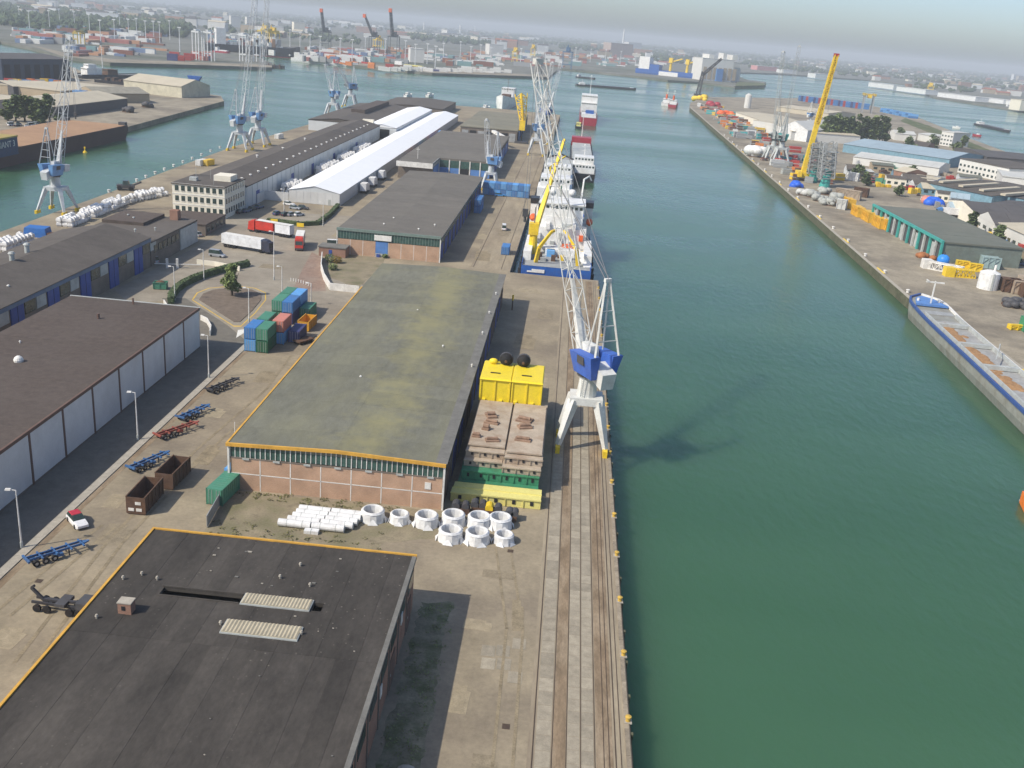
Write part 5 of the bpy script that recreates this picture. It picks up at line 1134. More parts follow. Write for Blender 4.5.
# ---------------------------------------------------------------- big bags on the left quay
M_bag = paint('white_bag', (.72,.71,.69), .8, rnd=.08, var=.12)
bg_m = MB().loft([[(-.62,-.62,0),(.62,-.62,0),(.62,.62,0),(-.62,.62,0)], [(-.78,-.78,.5),(.78,-.78,.5),(.78,.78,.5),(-.78,.78,.5)], [(-.7,-.7,1.1),(.7,-.7,1.1),(.7,.7,1.1),(-.7,.7,1.1)], [(-.25,-.25,1.5),(.25,-.25,1.5),(.25,.25,1.5),(-.25,.25,1.5)]]).mesh('bag', M_bag)
nbag = 0
def bags(a, b_, c0, rows, lab, grp, layers=2, step=1.75):
    global nbag
    a, b_ = Vector(a), Vector(b_); L = (b_-a).length; d = (b_-a).normalized(); s = Vector((d.y,-d.x)); n = int(L/step)
    for i in range(n):
        if i % 9 == 8: continue
        for j in range(rows):
            for k in range(layers):
                if k and (random.random() < .25): continue
                if nbag >= 298: return
                q = a+d*(i*step+random.uniform(-.15,.15))+s*(c0+j*1.7+random.uniform(-.12,.12))
                tag(put('big_bag', bg_m, None, (q.x,q.y,k*1.32), random.uniform(-.3,.3)), lab, 'big bag', grp); nbag += 1
_a, _b, _c, _d = seen(60,226), seen(122,201), seen(124,201), seen(163,193)
bags((_a.x,_a.y), (_b.x,_b.y), 0, 3, 'white bulk bag in the stacked rows behind the dark roofed warehouse', 'bulk bags on the left quay')
bags((_c.x,_c.y), (_d.x,_d.y), 0, 3, 'white bulk bag in the rows left of the cream office', 'bulk bags by the office')
_a, _b = seen(-6,250), seen(30,238)
bags((_a.x,_a.y), (_b.x,_b.y), 0, 3, 'white bulk bag in the rows left of the blue tarpaulin', 'bulk bags at the left edge', 2)
mb = MB()
def bagpile(a, b_, w, layers):
    a, b_ = Vector(a), Vector(b_); L = (b_-a).length; d = (b_-a).normalized(); s = Vector((d.y,-d.x))
    for i in range(int(L/1.7)):
        for j in range(w):
            for k in range(layers - (1 if random.random() < .3 else 0)):
                q = a+d*(i*1.7+random.uniform(-.3,.3))+s*(j*1.7+random.uniform(-.3,.3)); z = k*1.35; r_ = random.uniform(.7,.85)
                mb.hexa([(q.x-r_,q.y-r_,z),(q.x+r_,q.y-r_,z),(q.x+r_,q.y+r_,z),(q.x-r_,q.y+r_,z),(q.x-.5,q.y-.5,z+1.4),(q.x+.5,q.y-.5,z+1.4),(q.x+.5,q.y+.5,z+1.4),(q.x-.5,q.y+.5,z+1.4)])
bagpile((-141,352), (-139,580), 1, 3)
for (y, n) in ((378,14), (430,26), (470,22), (505,26)): bagpile((-110.5,y), (-110.5,y+n), 3, 3)
tag(mb.build('bulk_bag_heaps', M_bag), 'long heaps of white bulk bags along the far warehouse walls', 'bulk bags', kind='stuff')
p = seen(38, 236); t = thing('blue_tarpaulin_stack', 'blue tarpaulin covered stack between the rows of white bags', 'stack', (p.x,p.y,0), R(3)); MB().hexa([(-3.4,-2,0),(3.4,-2,0),(3.4,2,0),(-3.4,2,0),(-3,-1.8,2.6),(3,-1.8,2.6),(3,1.8,2.8),(-3,1.8,2.8)]).build('cover', paint('tarp_blue',(.03,.14,.42),.5), t); MB().box(3.6,-2,0,5.0,0,1.5).build('crate', M_rust, t)
for i, (px, py, m, lab) in enumerate(((196,166,K_white,'white container on the left quay edge'), (203,166,K_yellow,'yellow container on the left quay edge'), (275,139,K_white,'cream container beside the paired cranes'), (362,108,K_white,'pale container by the pier head'))):
    p = seen(px, py); container(lab, (p.x+2,p.y,0), R(80), 6.06, m, 'containers on the left quay')
p = seen(126, 190); t = thing('front_loader', 'black loading machine at the edge of the left basin', 'loader', (p.x,p.y,0), R(15)); MB().box(-3,-1.5,.8,3,1.5,2).build('body', M_steel, t); MB().hexa([(-1,-1.2,2),(1.4,-1.2,2),(1.4,1.2,2),(-1,1.2,2),(-.8,-1,3.6),(1,-1,3.6),(1,1,3.6),(-.8,1,3.6)]).build('cab', M_glass, t); MB().bar((2,0,1.6),(5.6,0,3.2),.6).build('arm', M_steel, t)
for x in (-2,2):
    for y in (-1.6,1.6): MB().cyl((x,y-.3,.8),(x,y+.3,.8),.8,n=12).build('wheel', M_wheel, t)

# ================================================================ SHIPS
def hull_rings(L, B, z0, z1, bow=.22, stern=.06, sheer=.8, flare=.85, n=14, tail=.9):
    """hull from stern (x=0) to bow (x=L); ring across: keel to deck edges"""
    rings = []
    for i in range(n+1):
        f = i/n; w = 1.0
        if f > 1-bow: w = max(.03, math.sqrt(max(0, 1-((f-(1-bow))/bow)**2)))
        if f < stern: w = tail+(1-tail)*f/stern
        zd = z1+sheer*max(0, (f-.72)/.28)**2; h = B/2*w; x = f*L; hb = h*flare
        rings.append([(x,-hb,z0),(x,-h,z0+(zd-z0)*.55),(x,-h,zd),(x,h,zd),(x,h,z0+(zd-z0)*.55),(x,hb,z0)])
    return rings
def hull(t, L, B, z0, z1, m, deckm=None, **k):
    rg_ = hull_rings(L, B, z0, z1, **k); h = MB().loft(rg_).build('hull', m, t)
    if deckm:
        d = MB()
        for a, b_ in zip(rg_[:-1], rg_[1:]):
            q = [Vector(a[2]),Vector(b_[2]),Vector(b_[3]),Vector(a[3])]; q = [(p.x, p.y*.96, p.z+.05) for p in q]; d.add(q, [(0,1,2,3)])
        d.build('deck', deckm, t)
        bl = MB()
        for a, b_ in zip(rg_[:-1], rg_[1:]):
            for s in (2, 3): bl.bar((a[s][0],a[s][1]*.985,a[s][2]+.45), (b_[s][0],b_[s][1]*.985,b_[s][2]+.45), .16, h=.9)
        bl.build('bulwark', m, t)
    return h
M_shipw = paint('ship_white', (.74,.74,.72), .4, stain=(.5,.42,.34), stain_scale=.3, stain_amt=.3)
M_deck = mat('ship_deck_grey', (.30,.31,.31), .8, .2, .6); M_deckg = mat('ship_deck_green', (.10,.17,.14), .8, .2, .6)
M_hullblue, M_hullblack, M_hullred = paint('hull_blue', (.02,.10,.36), .4), paint('hull_black', (.02,.022,.028), .4), paint('hull_red', (.36,.03,.05), .4)
M_orange = paint('life_orange', (.75,.13,.03), .5)
def house(t, x0, x1, B, z0, z1, m=None, win=True, name='superstructure', n=None):
    o = MB().hexa([(x0,-B/2,z0),(x1,-B/2,z0),(x1,B/2,z0),(x0,B/2,z0),(x0+.15,-B/2,z1),(x1-.15,-B/2,z1),(x1-.15,B/2,z1),(x0+.15,B/2,z1)]).build(name, m or M_shipw, t)
    if win:
        n = n or max(3, int(B/1.5)); w = B/n
        for xx, s in ((x0, -1), (x1, 1)):
            for k in range(n): MB().box(xx+(.06 if s < 0 else -.17), -B/2+k*w+w*.2, z1-1.5, xx+(.17 if s < 0 else -.06)+s*.06, -B/2+k*w+w*.8, z1-.6).build('window', M_glass, o)
    return o
def mast(t, x, z0, z1, m=None, y=0, arms=2):
    b_ = MB().bar((x,y,z0),(x,y,z1),.5,.2)
    for k in range(arms): zz = z1-1-k*2; b_.bar((x,y-1.6,zz),(x,y+1.6,zz),.16)
    b_.cyl((x,y,z1-.4),(x,y,z1+.3),.5,n=8)
    return b_.build('mast', m or M_shipw, t)
# --- vessel with the blue stern, x along +y
W = WATER_Z
t = thing('offshore_vessel', 'white offshore vessel with blue stern, yellow deck crane and stern frame', 'ship', (-.6, 282.3, 0), R(90))
hull(t, 96, 21, W-1.5, 2.4, M_hullblue, M_deck, stern=.01, bow=.3, flare=.95, sheer=3, tail=.99)
MB().box(-.22, 3.4, .5, -.1, 7.2, 1.5).build('stern_logo', M_shipw, t); MB().prism([(-.24,7.2),(-.12,7.2),(-.12,8.6),(-.24,8.6)], .5, .95).build('stern_logo', M_shipw, t)
MB().box(-.3,-10.4,-2.2,-.02,10.4,-1.2).build('waterline_band', M_deckg, t)
for y in (-9.2, 9.2): MB().box(7,y-1.2,2.4,32,y+1.2,5.2).build('side_house', M_shipw, t)
MB().box(16,-7,2.4,20,4,4.4).box(21,-4,2.4,25,7,4.0).build('deck_winch_house', M_shipw, t)
for s in (-1, 1):   # stern frame arms, bent inwards at the top
    MB().bar((5,s*6.4,2.5),(3,s*5.6,7.5),1.0,.9).bar((3,s*5.6,7.5),(4.5,s*2.4,12.2),.9,.7).bar((4.5,s*2.4,12.2),(6,s*1.2,12.4),.7).build('stern_frame_arm', M_cyel, t)
MB().cyl((17,8.0,2.4),(17,8.0,8.5),1.5,1.2,12).build('crane_pedestal', M_cyel, t)
MB().box(15.5,6.6,8.5,19,9.6,12).build('crane_house', M_cyel, t); MB().bar((18,7.6,10),(36,1.4,36),1.5,.7).build('crane_boom', M_cyel, t)
MB().bar((17,8,12),(16,8,17),.4).bar((16,8,17),(30,3.5,27),.12).build('crane_stay', M_rope, t)
house(t, 30, 52, 17, 2.4, 8.5, win=False); house(t, 33, 50, 14, 8.5, 11.6, win=False)
rl = MB()
for (x, hw_, z) in ((30.1,8.4,8.5), (33.1,6.9,11.6), (22,10.2,2.4)):
    for k in range(int(hw_*2/1.4)+1): rl.bar((x,-hw_+k*1.4,z),(x,-hw_+k*1.4,z+1.1),.08)
    for dz in (.55,1.1): rl.bar((x,-hw_,z+dz),(x,hw_,z+dz),.07)
rl.build('railing', M_shipw, t)
for (y, z) in ((-7.6,6.2), (6.2,6.0), (-5,9.4), (3.4,9.2), (-1,6.4), (1.6,3.6), (-4,3.8)): MB().box(29.2,y,z-1.2,30.05 if z < 8.5 else 33.1,y+1.3,z+.7).build('locker', random.choice((M_shipw,M_frame,M_steel,M_orange)), t)
for s in (-1,1): MB().sphere((40,s*9.4,9.6),1.3,10,7,2.6,.9,.9).build('lifeboat', M_orange, t, smooth=True)
for k in range(9): MB().cyl((30+k*2.1,random.uniform(-6,6),8.5),(30+k*2.1,random.uniform(-6,6),10),.35,n=8).build('vent_pipe', random.choice((M_shipw,M_frame)), t)
br_ = house(t, 34, 47, 14, 11.6, 15.6, n=9, name='bridge'); MB().box(33.4,-7.6,15.6,47.6,7.6,15.9).build('bridge_roof', M_shipw, br_)
for y in (-9.0, 9.4):
    f_ = MB().box(46,y-1.3,2.4,51,y+1.3,13.2).build('funnel', M_shipw, t); MB().box(45.8,y-1.45,13.2,51.2,y+1.45,15).build('funnel_top', M_hullblack, f_)
MB().box(22,-5.5,2.4,26,-1,4.6).build('red_deck_machine', M_orange, t); MB().box(14,1,2.4,17,3.4,4.4).build('blue_deck_box', K_lblue, t); MB().cyl((9,5.5,2.4),(9,5.5,4.6),.9,n=10).build('rusty_drum', M_rust, t)
MB().bar((4,-9.6,2.4),(14,-6.6,4.8),2.6,h=.4).build('stern_ramp', M_shipw, t)
for (x, y) in ((10,-2), (12,-4.6), (8,0.5), (12,5), (19,-8), (7,3.4), (20,1), (13,-1), (9,-7), (24,4)): MB().box(x,y,2.4,x+random.uniform(1,2.2),y+random.uniform(1,2.2),2.4+random.uniform(.8,2)).build('deck_cargo', random.choice((M_deck,M_shipw,M_rust,M_cyel,M_steel)), t)
mast(t, 44, 15.6, 27); mast(t, 70, 6, 18, y=2)
for (x, y, r_) in ((52,-3,1.3), (53,3.6,1.4), (41,5,1.0)): MB().cyl((x,y,14),(x,y,16),.4,n=8).sphere((x,y,16.8),r_,12,8).build('radar_dome', M_shipw, t, smooth=True)
MB().bar((48,-6,12),(50,-6.4,22),.5).bar((50,-6.4,22),(52,-8.2,23),.4).bar((52,-8.2,23),(52.5,-9,21.5),.35).build('davit', M_shipw, t)
MB().bar((62,1,6),(58,1,18),.7,.4).build('foremast_crane', K_green, t); MB().box(56,-1.5,8.5,59,1.5,13).build('green_crane_house', K_green, t)
house(t, 53, 62, 14, 2.4, 8, n=8); MB().cyl((66,0,4),(66,0,5),6,n=16).build('helideck_base', M_deck, t)
for k in range(6):
    for s in (-1,1): MB().cyl((4+k*8,s*10.8,-1),(4+k*8,s*10.8,.6),.75,n=10).build('tyre_fender', M_black, t)
# --- second vessel astern of the cranes: grey covered holds
t = thing('covered_hold_vessel', 'white coaster with broad grey hatch covers moored beyond the offshore vessel', 'ship', (-4.6, 392, 0), R(90))
hull(t, 150, 16, W-1.5, 2.6, M_hullblack, M_deck, stern=.04, bow=.12, sheer=2.5)
house(t, 4, 20, 14, 2.6, 8.4, win=False); house(t, 6, 18, 12, 8.4, 12.4, name='bridge'); mast(t, 12, 12.4, 22); house(t, 44, 60, 14, 2.6, 7, win=False); house(t, 47, 58, 12, 7, 12, name='bridge'); mast(t, 54, 12, 22)
for (xa, xb) in ((22,42), (66,98), (100,132)):
    for k in range(5): MB().box(xa+k*(xb-xa)/5, -6.8, 2.6, xa+(k+1)*(xb-xa)/5-.3, 6.8, 5.0).build('hatch_cover', paint('hatch_grey',(.42,.44,.43),.6), t)
for (x, y, r_) in ((24,4,1.4), (30,-4,1.2), (62,3,1.2)): MB().cyl((x,y,4),(x,y,9),.4,n=8).sphere((x,y,10),r_,12,8).build('radar_dome', M_shipw, t, smooth=True)
MB().bar((36,3,4),(36,3,13),.8).bar((36,3,13),(44,-3,17),.5).build('deck_crane', M_cyel, t)
# --- coaster with red bow lying outside
t = thing('red_bow_coaster', 'grey coaster with red raised bow and white stern house moored outside the row', 'ship', (8.0, 506, 0), R(90.5))
hull(t, 150, 13.5, W-1.5, .8, M_hullblack, M_deck, stern=.03, bow=.1, sheer=1.5)
house(t, 3, 20, 11.5, .8, 5); house(t, 5, 16, 10, 5, 8.6, name='bridge'); mast(t, 12, 8.6, 14)
for k in range(8): MB().box(30+k*12, -5.6, .8, 41.6+k*12, 5.6, 3.2).build('hatch_cover', paint('hatch_grey',(.42,.44,.43),.6), t)
MB().box(128,-6.2,.8,138,6.2,6.2).build('forecastle', M_hullred, t); mast(t, 136, 6, 24)
# --- red and white ship in the basin mouth
t = thing('red_white_ship', 'red hulled ship with tall white superstructure leaving the basin mouth', 'ship', (13.2, 836, 0), R(90))
hull(t, 120, 15, W-1.5, 3, M_hullred, M_deck, stern=.04, bow=.2, sheer=3)
MB().box(4,-6,3,30,6,5.5).build('white_deckhouse', M_shipw, t); house(t, 50, 85, 14, 3, 12); house(t, 54, 80, 14, 12, 18, name='bridge'); mast(t, 70, 18, 34); MB().box(12,-4,5.5,20,3,8).build('deck_machine', M_hullblue, t); MB().box(34,-6,3,46,6,5).build('dark_hold', M_dark, t)
tb = thing('pilot_boat', 'small yellowish boat beside the stern of the red ship', 'boat', (5.0, 800, 0), R(88)); hull(tb, 16, 5, W-.5, W+1.8, M_hullblack, M_deckg); house(tb, 3, 9, 3.6, W+1.8, W+4.6, M_ppale)
# --- white ship seen bow on
t = thing('white_bow_ship', 'white ship seen bow on beyond the pier head', 'ship', (-64, 1010, 0), R(-92))
hull(t, 76, 16, W-1.5, 5, M_shipw, M_deck, bow=.3, sheer=3); house(t, 12, 30, 13, 5, 13); mast(t, 34, 10, 22, M_rust); MB().box(36,-4,5,50,4,8).build('deck_cargo', M_rust, t); MB().box(4,-5,5,10,5,9).build('stern_house', M_cream, t)
for (px, py, lab) in ((427,97,'small white boat left of the pier head'), (405,97,'small cream boat at the pier head'), (483,110,'tiny yellow buoy boat by the olive roof')):
    p = seen(px, py, W); tb = thing('work_boat', lab, 'boat', (p.x,p.y,0), R(70)); hull(tb, 12, 4, W-.5, W+1.6, M_shipw, M_deck); house(tb, 3, 7, 3, W+1.6, W+4.4)
# --- river barges
def river_barge(label, a, b_, B, m, cabm=None, coam=1.2, load=None, group='river barges', free=1.4):
    L = (b_-a).length; t = thing('river_barge', label, 'barge', (a.x,a.y,0), heading(a,b_), group)
    hull(t, L, B, W-1, W+free, m, M_deck, stern=.05, bow=.1, sheer=.6)
    MB().box(L*.18,-B*.4,W+free,L*.88,B*.4,W+free+coam).build('hatch_coaming', load or M_steel, t)
    house(t, L*.05, L*.14, B*.75, W+free, W+free+3.6, cabm or M_shipw); mast(t, L*.1, W+free+3.6, W+free+7)
    MB().box(L*.9,-B*.25,W+free,L*.95,B*.25,W+free+1.4).build('bow_house', M_shipw, t)
    return t
river_barge('long black river barge crossing beyond the red ship', seen(576,85.5,W), seen(636,90,W), 12, M_hullblack)
river_barge('short dark barge moored at the end of the far quay', seen(577,77.5,W), seen(595,79.5,W), 11, M_hullblack)
river_barge('dark barge with white wheelhouse sailing on the right branch of the river', seen(977,125,W), seen(1009,132.5,W), 10, M_hullblack)
for (px, py, lab) in ((960,129,'small white motor boat on the right branch'), (981,137,'small red boat on the right branch')):
    p = seen(px, py, W); tb = thing('motor_boat', lab, 'boat', (p.x,p.y,0), R(150)); hull(tb, 9, 3.4, W-.4, W+1.2, M_shipw if px < 970 else M_hullred, M_deck); house(tb, 2, 5, 2.6, W+1.2, W+3.2)
# --- moored inland vessel on the right, bow away
a = Vector((103.2, 186, 0)); t = thing('inland_cargo_vessel', 'blue and grey inland vessel with open hold moored at the right quay', 'ship', (104.6, 180, 0), R(87.4))
L_, B_w, fr = 112, 10.4, 1.0
rg_ = hull_rings(L_, B_w, W-1, fr, bow=.09, stern=.04, sheer=1.3, n=30)
MB().loft(rg_).build('hull', mat('vessel_grey_hull', (.27,.27,.24), .6, .15, .4, stain=(.17,.14,.1), stain_scale=.3), t)
gw = MB()
for aa, bb in zip(rg_[:-1], rg_[1:]):
    gw.bar((aa[3][0],aa[3][1],aa[3][2]+.15), (bb[3][0],bb[3][1],bb[3][2]+.15), .55, h=.8)
gw.build('blue_gunwale', paint('dull_gunwale_blue', (.04,.09,.27), .5), t)
gw = MB()
for aa, bb in zip(rg_[:-1], rg_[1:]): gw.bar((aa[2][0],aa[2][1],aa[2][2]+.15), (bb[2][0],bb[2][1],bb[2][2]+.15), .7, h=.7)
gw.build('white_gunwale', M_trimw, t)
for (y0, y1) in ((-4.4,-4.0), (4.0,4.4)): MB().box(8,y0,fr,92,y1,fr+1.1).build('coaming', M_frame, t)
MB().box(8,-4.0,fr-.0,92,4.0,fr+.06).build('hold_floor', paint('hold_floor_grey', (.33,.33,.32), .7, var=.2), t)
ml = MB()
for k in range(150):
    x, y = random.uniform(30,84), random.gauss(1.6,.8); ml.sphere((x,y,fr), random.uniform(.7,1.6), 7, 5, 1.6, 1, .22)
ml.build('brown_cargo_residue', mat('brown_ore', (.33,.19,.09), .95, .3, 1.2), t)
for x in (44, 62, 80): MB().box(x,-4.0,fr+.2,x+1.2,4.0,fr+1.15).build('hold_beam', M_frame, t)
MB().box(93,-4.4,fr,106,4.4,fr+.35).build('foredeck', M_deck, t); MB().prism([(100,-4.6),(108,-2.6),(111,0),(108,2.6),(100,4.6)], fr+.8, fr+1.35).build('blue_bow_deck', M_blue_lt, t)
MB().bar((102,0,fr+.5),(102,0,fr+8),.35).bar((102,-2.6,fr+7.6),(102,2.6,fr+7.6),.35).bar((101,2.2,fr+8),(103,2.2,fr+8),.3).build('bow_mast', M_trimw, t)
for y in (-3,3): MB().cyl((104,y,fr+1.3),(104,y,fr+2.1),.4,n=8).build('winch', M_trimw, t)
MB().bar((58,-4.2,fr+.4),(57,-3.6,fr+3.2),.25).bar((57,-3.6,fr+3.2),(46,1,fr+2.2),.22).build('deck_davit', M_frame, t)
# --- orange hull at the right edge
t = thing('orange_workboat', 'orange hulled workboat just entering at the right edge', 'boat', (84.6, 157.5, 0), R(-12))
rg_ = hull_rings(14, 5, W-.8, W+2.2, bow=.05, stern=.12, n=12); MB().loft(rg_).build('hull', paint('orange_hull',(.85,.20,.02),.35), t); house(t, 4, 9, 3.6, W+2.2, W+5, M_orange)
rb = MB()
for aa, bb in zip(rg_[:-1], rg_[1:]):
    for s in (2,3): rb.bar((aa[s][0],aa[s][1],W+.3),(bb[s][0],bb[s][1],W+.3),.35)
rb.build('rubbing_strake', M_frame, t)
# --- brown flat barge with blue end, left
t = thing('flat_top_barge', 'huge rust brown flat top barge with dark blue end at the left', 'barge', (-251, 398, 0), 0)
M_bdeck = mat('rusty_barge_deck', (.36,.22,.125), .9, .12, .15, stain=(.28,.165,.1), stain_scale=.06); M_bhull = mat('rust_brown_hull', (.085,.045,.038), .8, .2, .2, stain=(.05,.03,.03), stain_scale=.1)
MB().prof([(-8,W-1),(114,W-1),(118,1),(118,3.6),(-8,3.6)], -17.5, 16.2, 'x').build('hull', M_bhull, t)
MB().box(-17.2,-8,3.6,16.0,117.8,3.72).build('deck', M_bdeck, t)
MB().box(-17.6,112,3.7,-15,118,5).box(12.5,115,3.7,16,117.8,5.2).build('deck_fitting', M_steel, t)
hb = MB().box(-10,-14,1,16.6,10.5,8.2).build('blue_end_house', paint('barge_navy',(.02,.045,.12),.5), t); MB().box(-10.2,-14.2,8.2,16.8,10.7,8.8).build('yellow_top_band', paint('dull_yellow',(.38,.29,.08),.6), t)
def lettering(text, size, loc, rot, m, parent, name='lettering'):
    cu = bpy.data.curves.new(name, 'FONT'); cu.body = text; cu.size = size; cu.extrude = .02; cu.align_x = 'CENTER'
    o = bpy.data.objects.new(name, cu); COL.objects.link(o); bpy.context.view_layer.update()
    me = bpy.data.meshes.new_from_object(o); bpy.data.objects.remove(o); me.materials.clear(); me.materials.append(m)
    q = put(name, me, parent, loc); q.rotation_euler = rot; return q
lettering('GIANT 3', 3.6, (16.68, 1.5, 4.6), (R(90),0,R(90)), M_trimw, t)
p = seen(85, 153, W); tb = thing('yellow_buoy', 'small yellow buoy floating beside the brown barge', 'buoy', (p.x,p.y,W)); MB().lathe([(.3,-.4),(1.1,.1),(.9,.6),(.25,1.2),(.2,2.2)], n=12).build('float', M_cyel, tb); MB().box(-.4,-.05,2.1,.4,.05,2.9).build('top_mark', M_cyel, tb)
# ================================================================ OPPOSITE QUAY, NEIGHBOURING PIER, FAR BANK
def hall(label, A, B_, depth, h, ridge, wallm, roofm, group=None, bands=6, ridge_axis='x', win=0, name='warehouse', cat='warehouse', door=None, flat=False):
    """building whose front edge runs A -> B_ (left to right for the viewer) and which extends back from it"""
    L = (B_-A).length; t = thing(name, label, cat, (A.x, A.y, A.z), heading(A, B_), group)
    MB().box(.1, .1, -.3, L-.1, depth-.1, h).build('wall', wallm, t)
    if flat or ridge <= h:
        r_ = MB().box(-.3,-.3,h,L+.3,depth+.3,h+.5).build('roof', roofm, t)
        for k in range(bands): MB().box(k*L/bands+.05, 0, h+.5, (k+1)*L/bands-.05, depth, h+.56+random.uniform(0,.05)).build('roof_sheet', roofm, r_)
    elif ridge_axis == 'x':
        r_ = MB().prof([(0,h-.1),(depth,h-.1),(depth/2,ridge)], 0, L, 'x').build('roof', wallm, t)
        for k in range(bands):
            x0, x1 = k*L/bands, (k+1)*L/bands-.12
            for (ya, za, yb, zb) in ((-.4,h,depth/2,ridge+.05), (depth/2,ridge+.05,depth+.4,h)):
                MB().hexa([(x0,ya,za),(x1,ya,za),(x1,yb,zb),(x0,yb,zb),(x0,ya,za+.25),(x1,ya,za+.25),(x1,yb,zb+.25),(x0,yb,zb+.25)]).build('roof_sheet', roofm, r_)
    else:
        r_ = MB().prof([(0,h-.1),(L,h-.1),(L/2,ridge)], 0, depth, 'y').build('roof', wallm, t)
        for k in range(bands):
            y0, y1 = k*depth/bands, (k+1)*depth/bands-.12
            for (xa, za, xb, zb) in ((-.4,h,L/2,ridge+.05), (L/2,ridge+.05,L+.4,h)):
                MB().hexa([(xa,y0,za),(xb,y0,zb),(xb,y1,zb),(xa,y1,za),(xa,y0,za+.25),(xb,y0,zb+.25),(xb,y1,zb+.25),(xa,y1,za+.25)]).build('roof_sheet', roofm, r_)
    if win:
        fl = max(1, int(h/3.4))
        for f in range(fl):
            w = L/win
            for k in range(win): MB().box(k*w+w*.25, -.02, f*3.4+1.2, k*w+w*.75, .14, f*3.4+2.6).build('window', M_glass, t)
    if door:
        n, dm = door; w = L/n
        for k in range(n): MB().box(k*w+w*.2, -.05, 0, k*w+w*.8, .12, h*.75).build('door', dm, t)
    return t
Z1 = -.3
def S(px, py, z=Z1): return seen(px, py, z)
M_rdgreen = mat('green_grey_roof', (.135,.145,.12), .95, .1, .1, stain=(.17,.16,.13), stain_scale=.05); M_tealp = paint('teal_paint', (.05,.33,.29), .5)
M_lbroof = mat('light_blue_roof', (.30,.38,.43), .7, .1, .1); M_ltroof = mat('pale_roof', (.52,.52,.49), .7, .08, .1); M_beige = mat('beige_roof', (.47,.42,.32), .85, .1, .08); M_bluewall = paint('blue_wall', (.17,.30,.37), .6)
M_slate = mat('slate_roof', (.09,.085,.085), .9, .15, .1); M_off = mat('off_white_wall', (.62,.61,.57), .8, .06, .2); M_redroof = mat('red_tile_roof', (.3,.11,.07), .9, .2, .2); M_tan2 = mat('tan_wall', (.36,.29,.2), .9, .12, .1)
# ---- shed with teal columns
A, B_ = S(872,222), S(940,262)
t = hall('flat green roofed shed with row of teal columns on the opposite quay', A, B_, 29, 7, 7, paint('dull_green_wall', (.16,.19,.165), .8), M_rdgreen, flat=True, bands=10)
L = (B_-A).length
for k in range(15): 
    MB().box(k*L/14-.6,-1.0,0,k*L/14+.6,-.3,7.2).build('column', M_tealp if k % 2 == 0 else M_frame, t); 
    if k < 14: MB().box(k*L/14+.8,-.2,.1,(k+1)*L/14-.8,-.02,5.6).build('bay_door', M_steel if k % 3 else M_frame, t)
MB().box(-.6,-1.2,7.0,L+.6,-.35,8).build('teal_fascia', M_tealp, t)
# ---- big yellow mobile crane
p = S(801,180); t = thing('yellow_mobile_crane', 'tall yellow mobile crane with its boom raised high above the opposite quay', 'crane', (p.x, p.y, Z1))
for s in (-1,1): MB().prof([(-5,.4),(-4,0),(4,0),(5,.4),(5,1.4),(4,1.9),(-4,1.9),(-5,1.4)], s*3-.8, s*3+.8, 'x').build('crawler', M_steel, t)
MB().box(-3,-4,1.9,3,5,5).build('superstructure', M_cyel, t); MB().box(-2.6,5,1.8,2.6,8,5.4).build('counterweight', M_steel, t); MB().box(-3.4,-5.5,2.2,-1.2,-3,5).build('cab', M_cyel, t)
tipp = seen_at(836.5, 55, p.y-2) - Vector((p.x, p.y, Z1))
b0 = Vector((0,-2,4.5)); m1 = b0.lerp(tipp,.42)
MB().bar(b0, m1, 2.6, 2.5).build('boom_base', M_cyel, t); MB().lattice(m1, tipp, 2.3, .5, 16, 1.8, up=(0,1,0)).bar(m1, tipp, .8, .6).build('boom', M_cyel, t)
MB().bar(tipp-Vector((1.4,0,0)), tipp+Vector((1.4,0,0)), 1.6).build('boom_head', M_hullred, t); MB().bar(tipp, tipp-Vector((0,4,30)), .15).build('hoist_rope', M_rope, t)
# ---- jackets with teal feet
for i, (px, py, tx, ty, lab) in enumerate(((812,182,818,142,'left grey lattice jacket on teal cone foot beside the yellow crane'), (824,187,829,141,'right grey lattice jacket on teal cone foot beside the yellow crane'))):
    p = S(px, py); q = seen_at(tx, ty, p.y); t = thing('lattice_jacket', lab, 'steel jacket', (p.x,p.y,Z1), 0, 'lattice jackets')
    MB().cyl((0,0,0),(1,0,9.5),3.0,1.6,12).build('teal_foot', M_tealp, t); hh = q.z
    b_ = MB().lattice((0,0,5),(q.x-p.x,0,hh),7.5,.55,7,6.5); b_.lattice((2,3,5),(q.x-p.x+2,4,hh-1),6,.45,6,6); b_.build('lattice', M_galv, t)
    for k in range(3): MB().box(-3+q.x*0,-3,9+k*5,4,3,9.3+k*5).build('platform', M_frame, t)
# lattice quay cranes of the opposite quay
for (px, py, sl, jl, lab) in ((768,160,R(150),52,'grey lattice quay crane with raised jib, left on the opposite quay'), (776,162,R(170),56,'grey lattice quay crane with teal cab on the opposite quay')):
    p = S(px, py); portal_crane(lab, (p.x+2,p.y,Z1), sl, R(80), 'cranes of the opposite quay', house=M_tealp if px > 770 else M_frame, body=mat('weathered_grey', (.42,.44,.43), .6), jib_len=jl, gauge=10, base=10, foot=M_steel, hook=False)
p = S(809,128); portal_crane('small blue crane beside the white storage tents', (p.x,p.y,Z1), R(-60), R(40), 'cranes of the opposite quay', house=M_clblue, jib_len=14, hook=False, foot=M_orange, sc=.8)
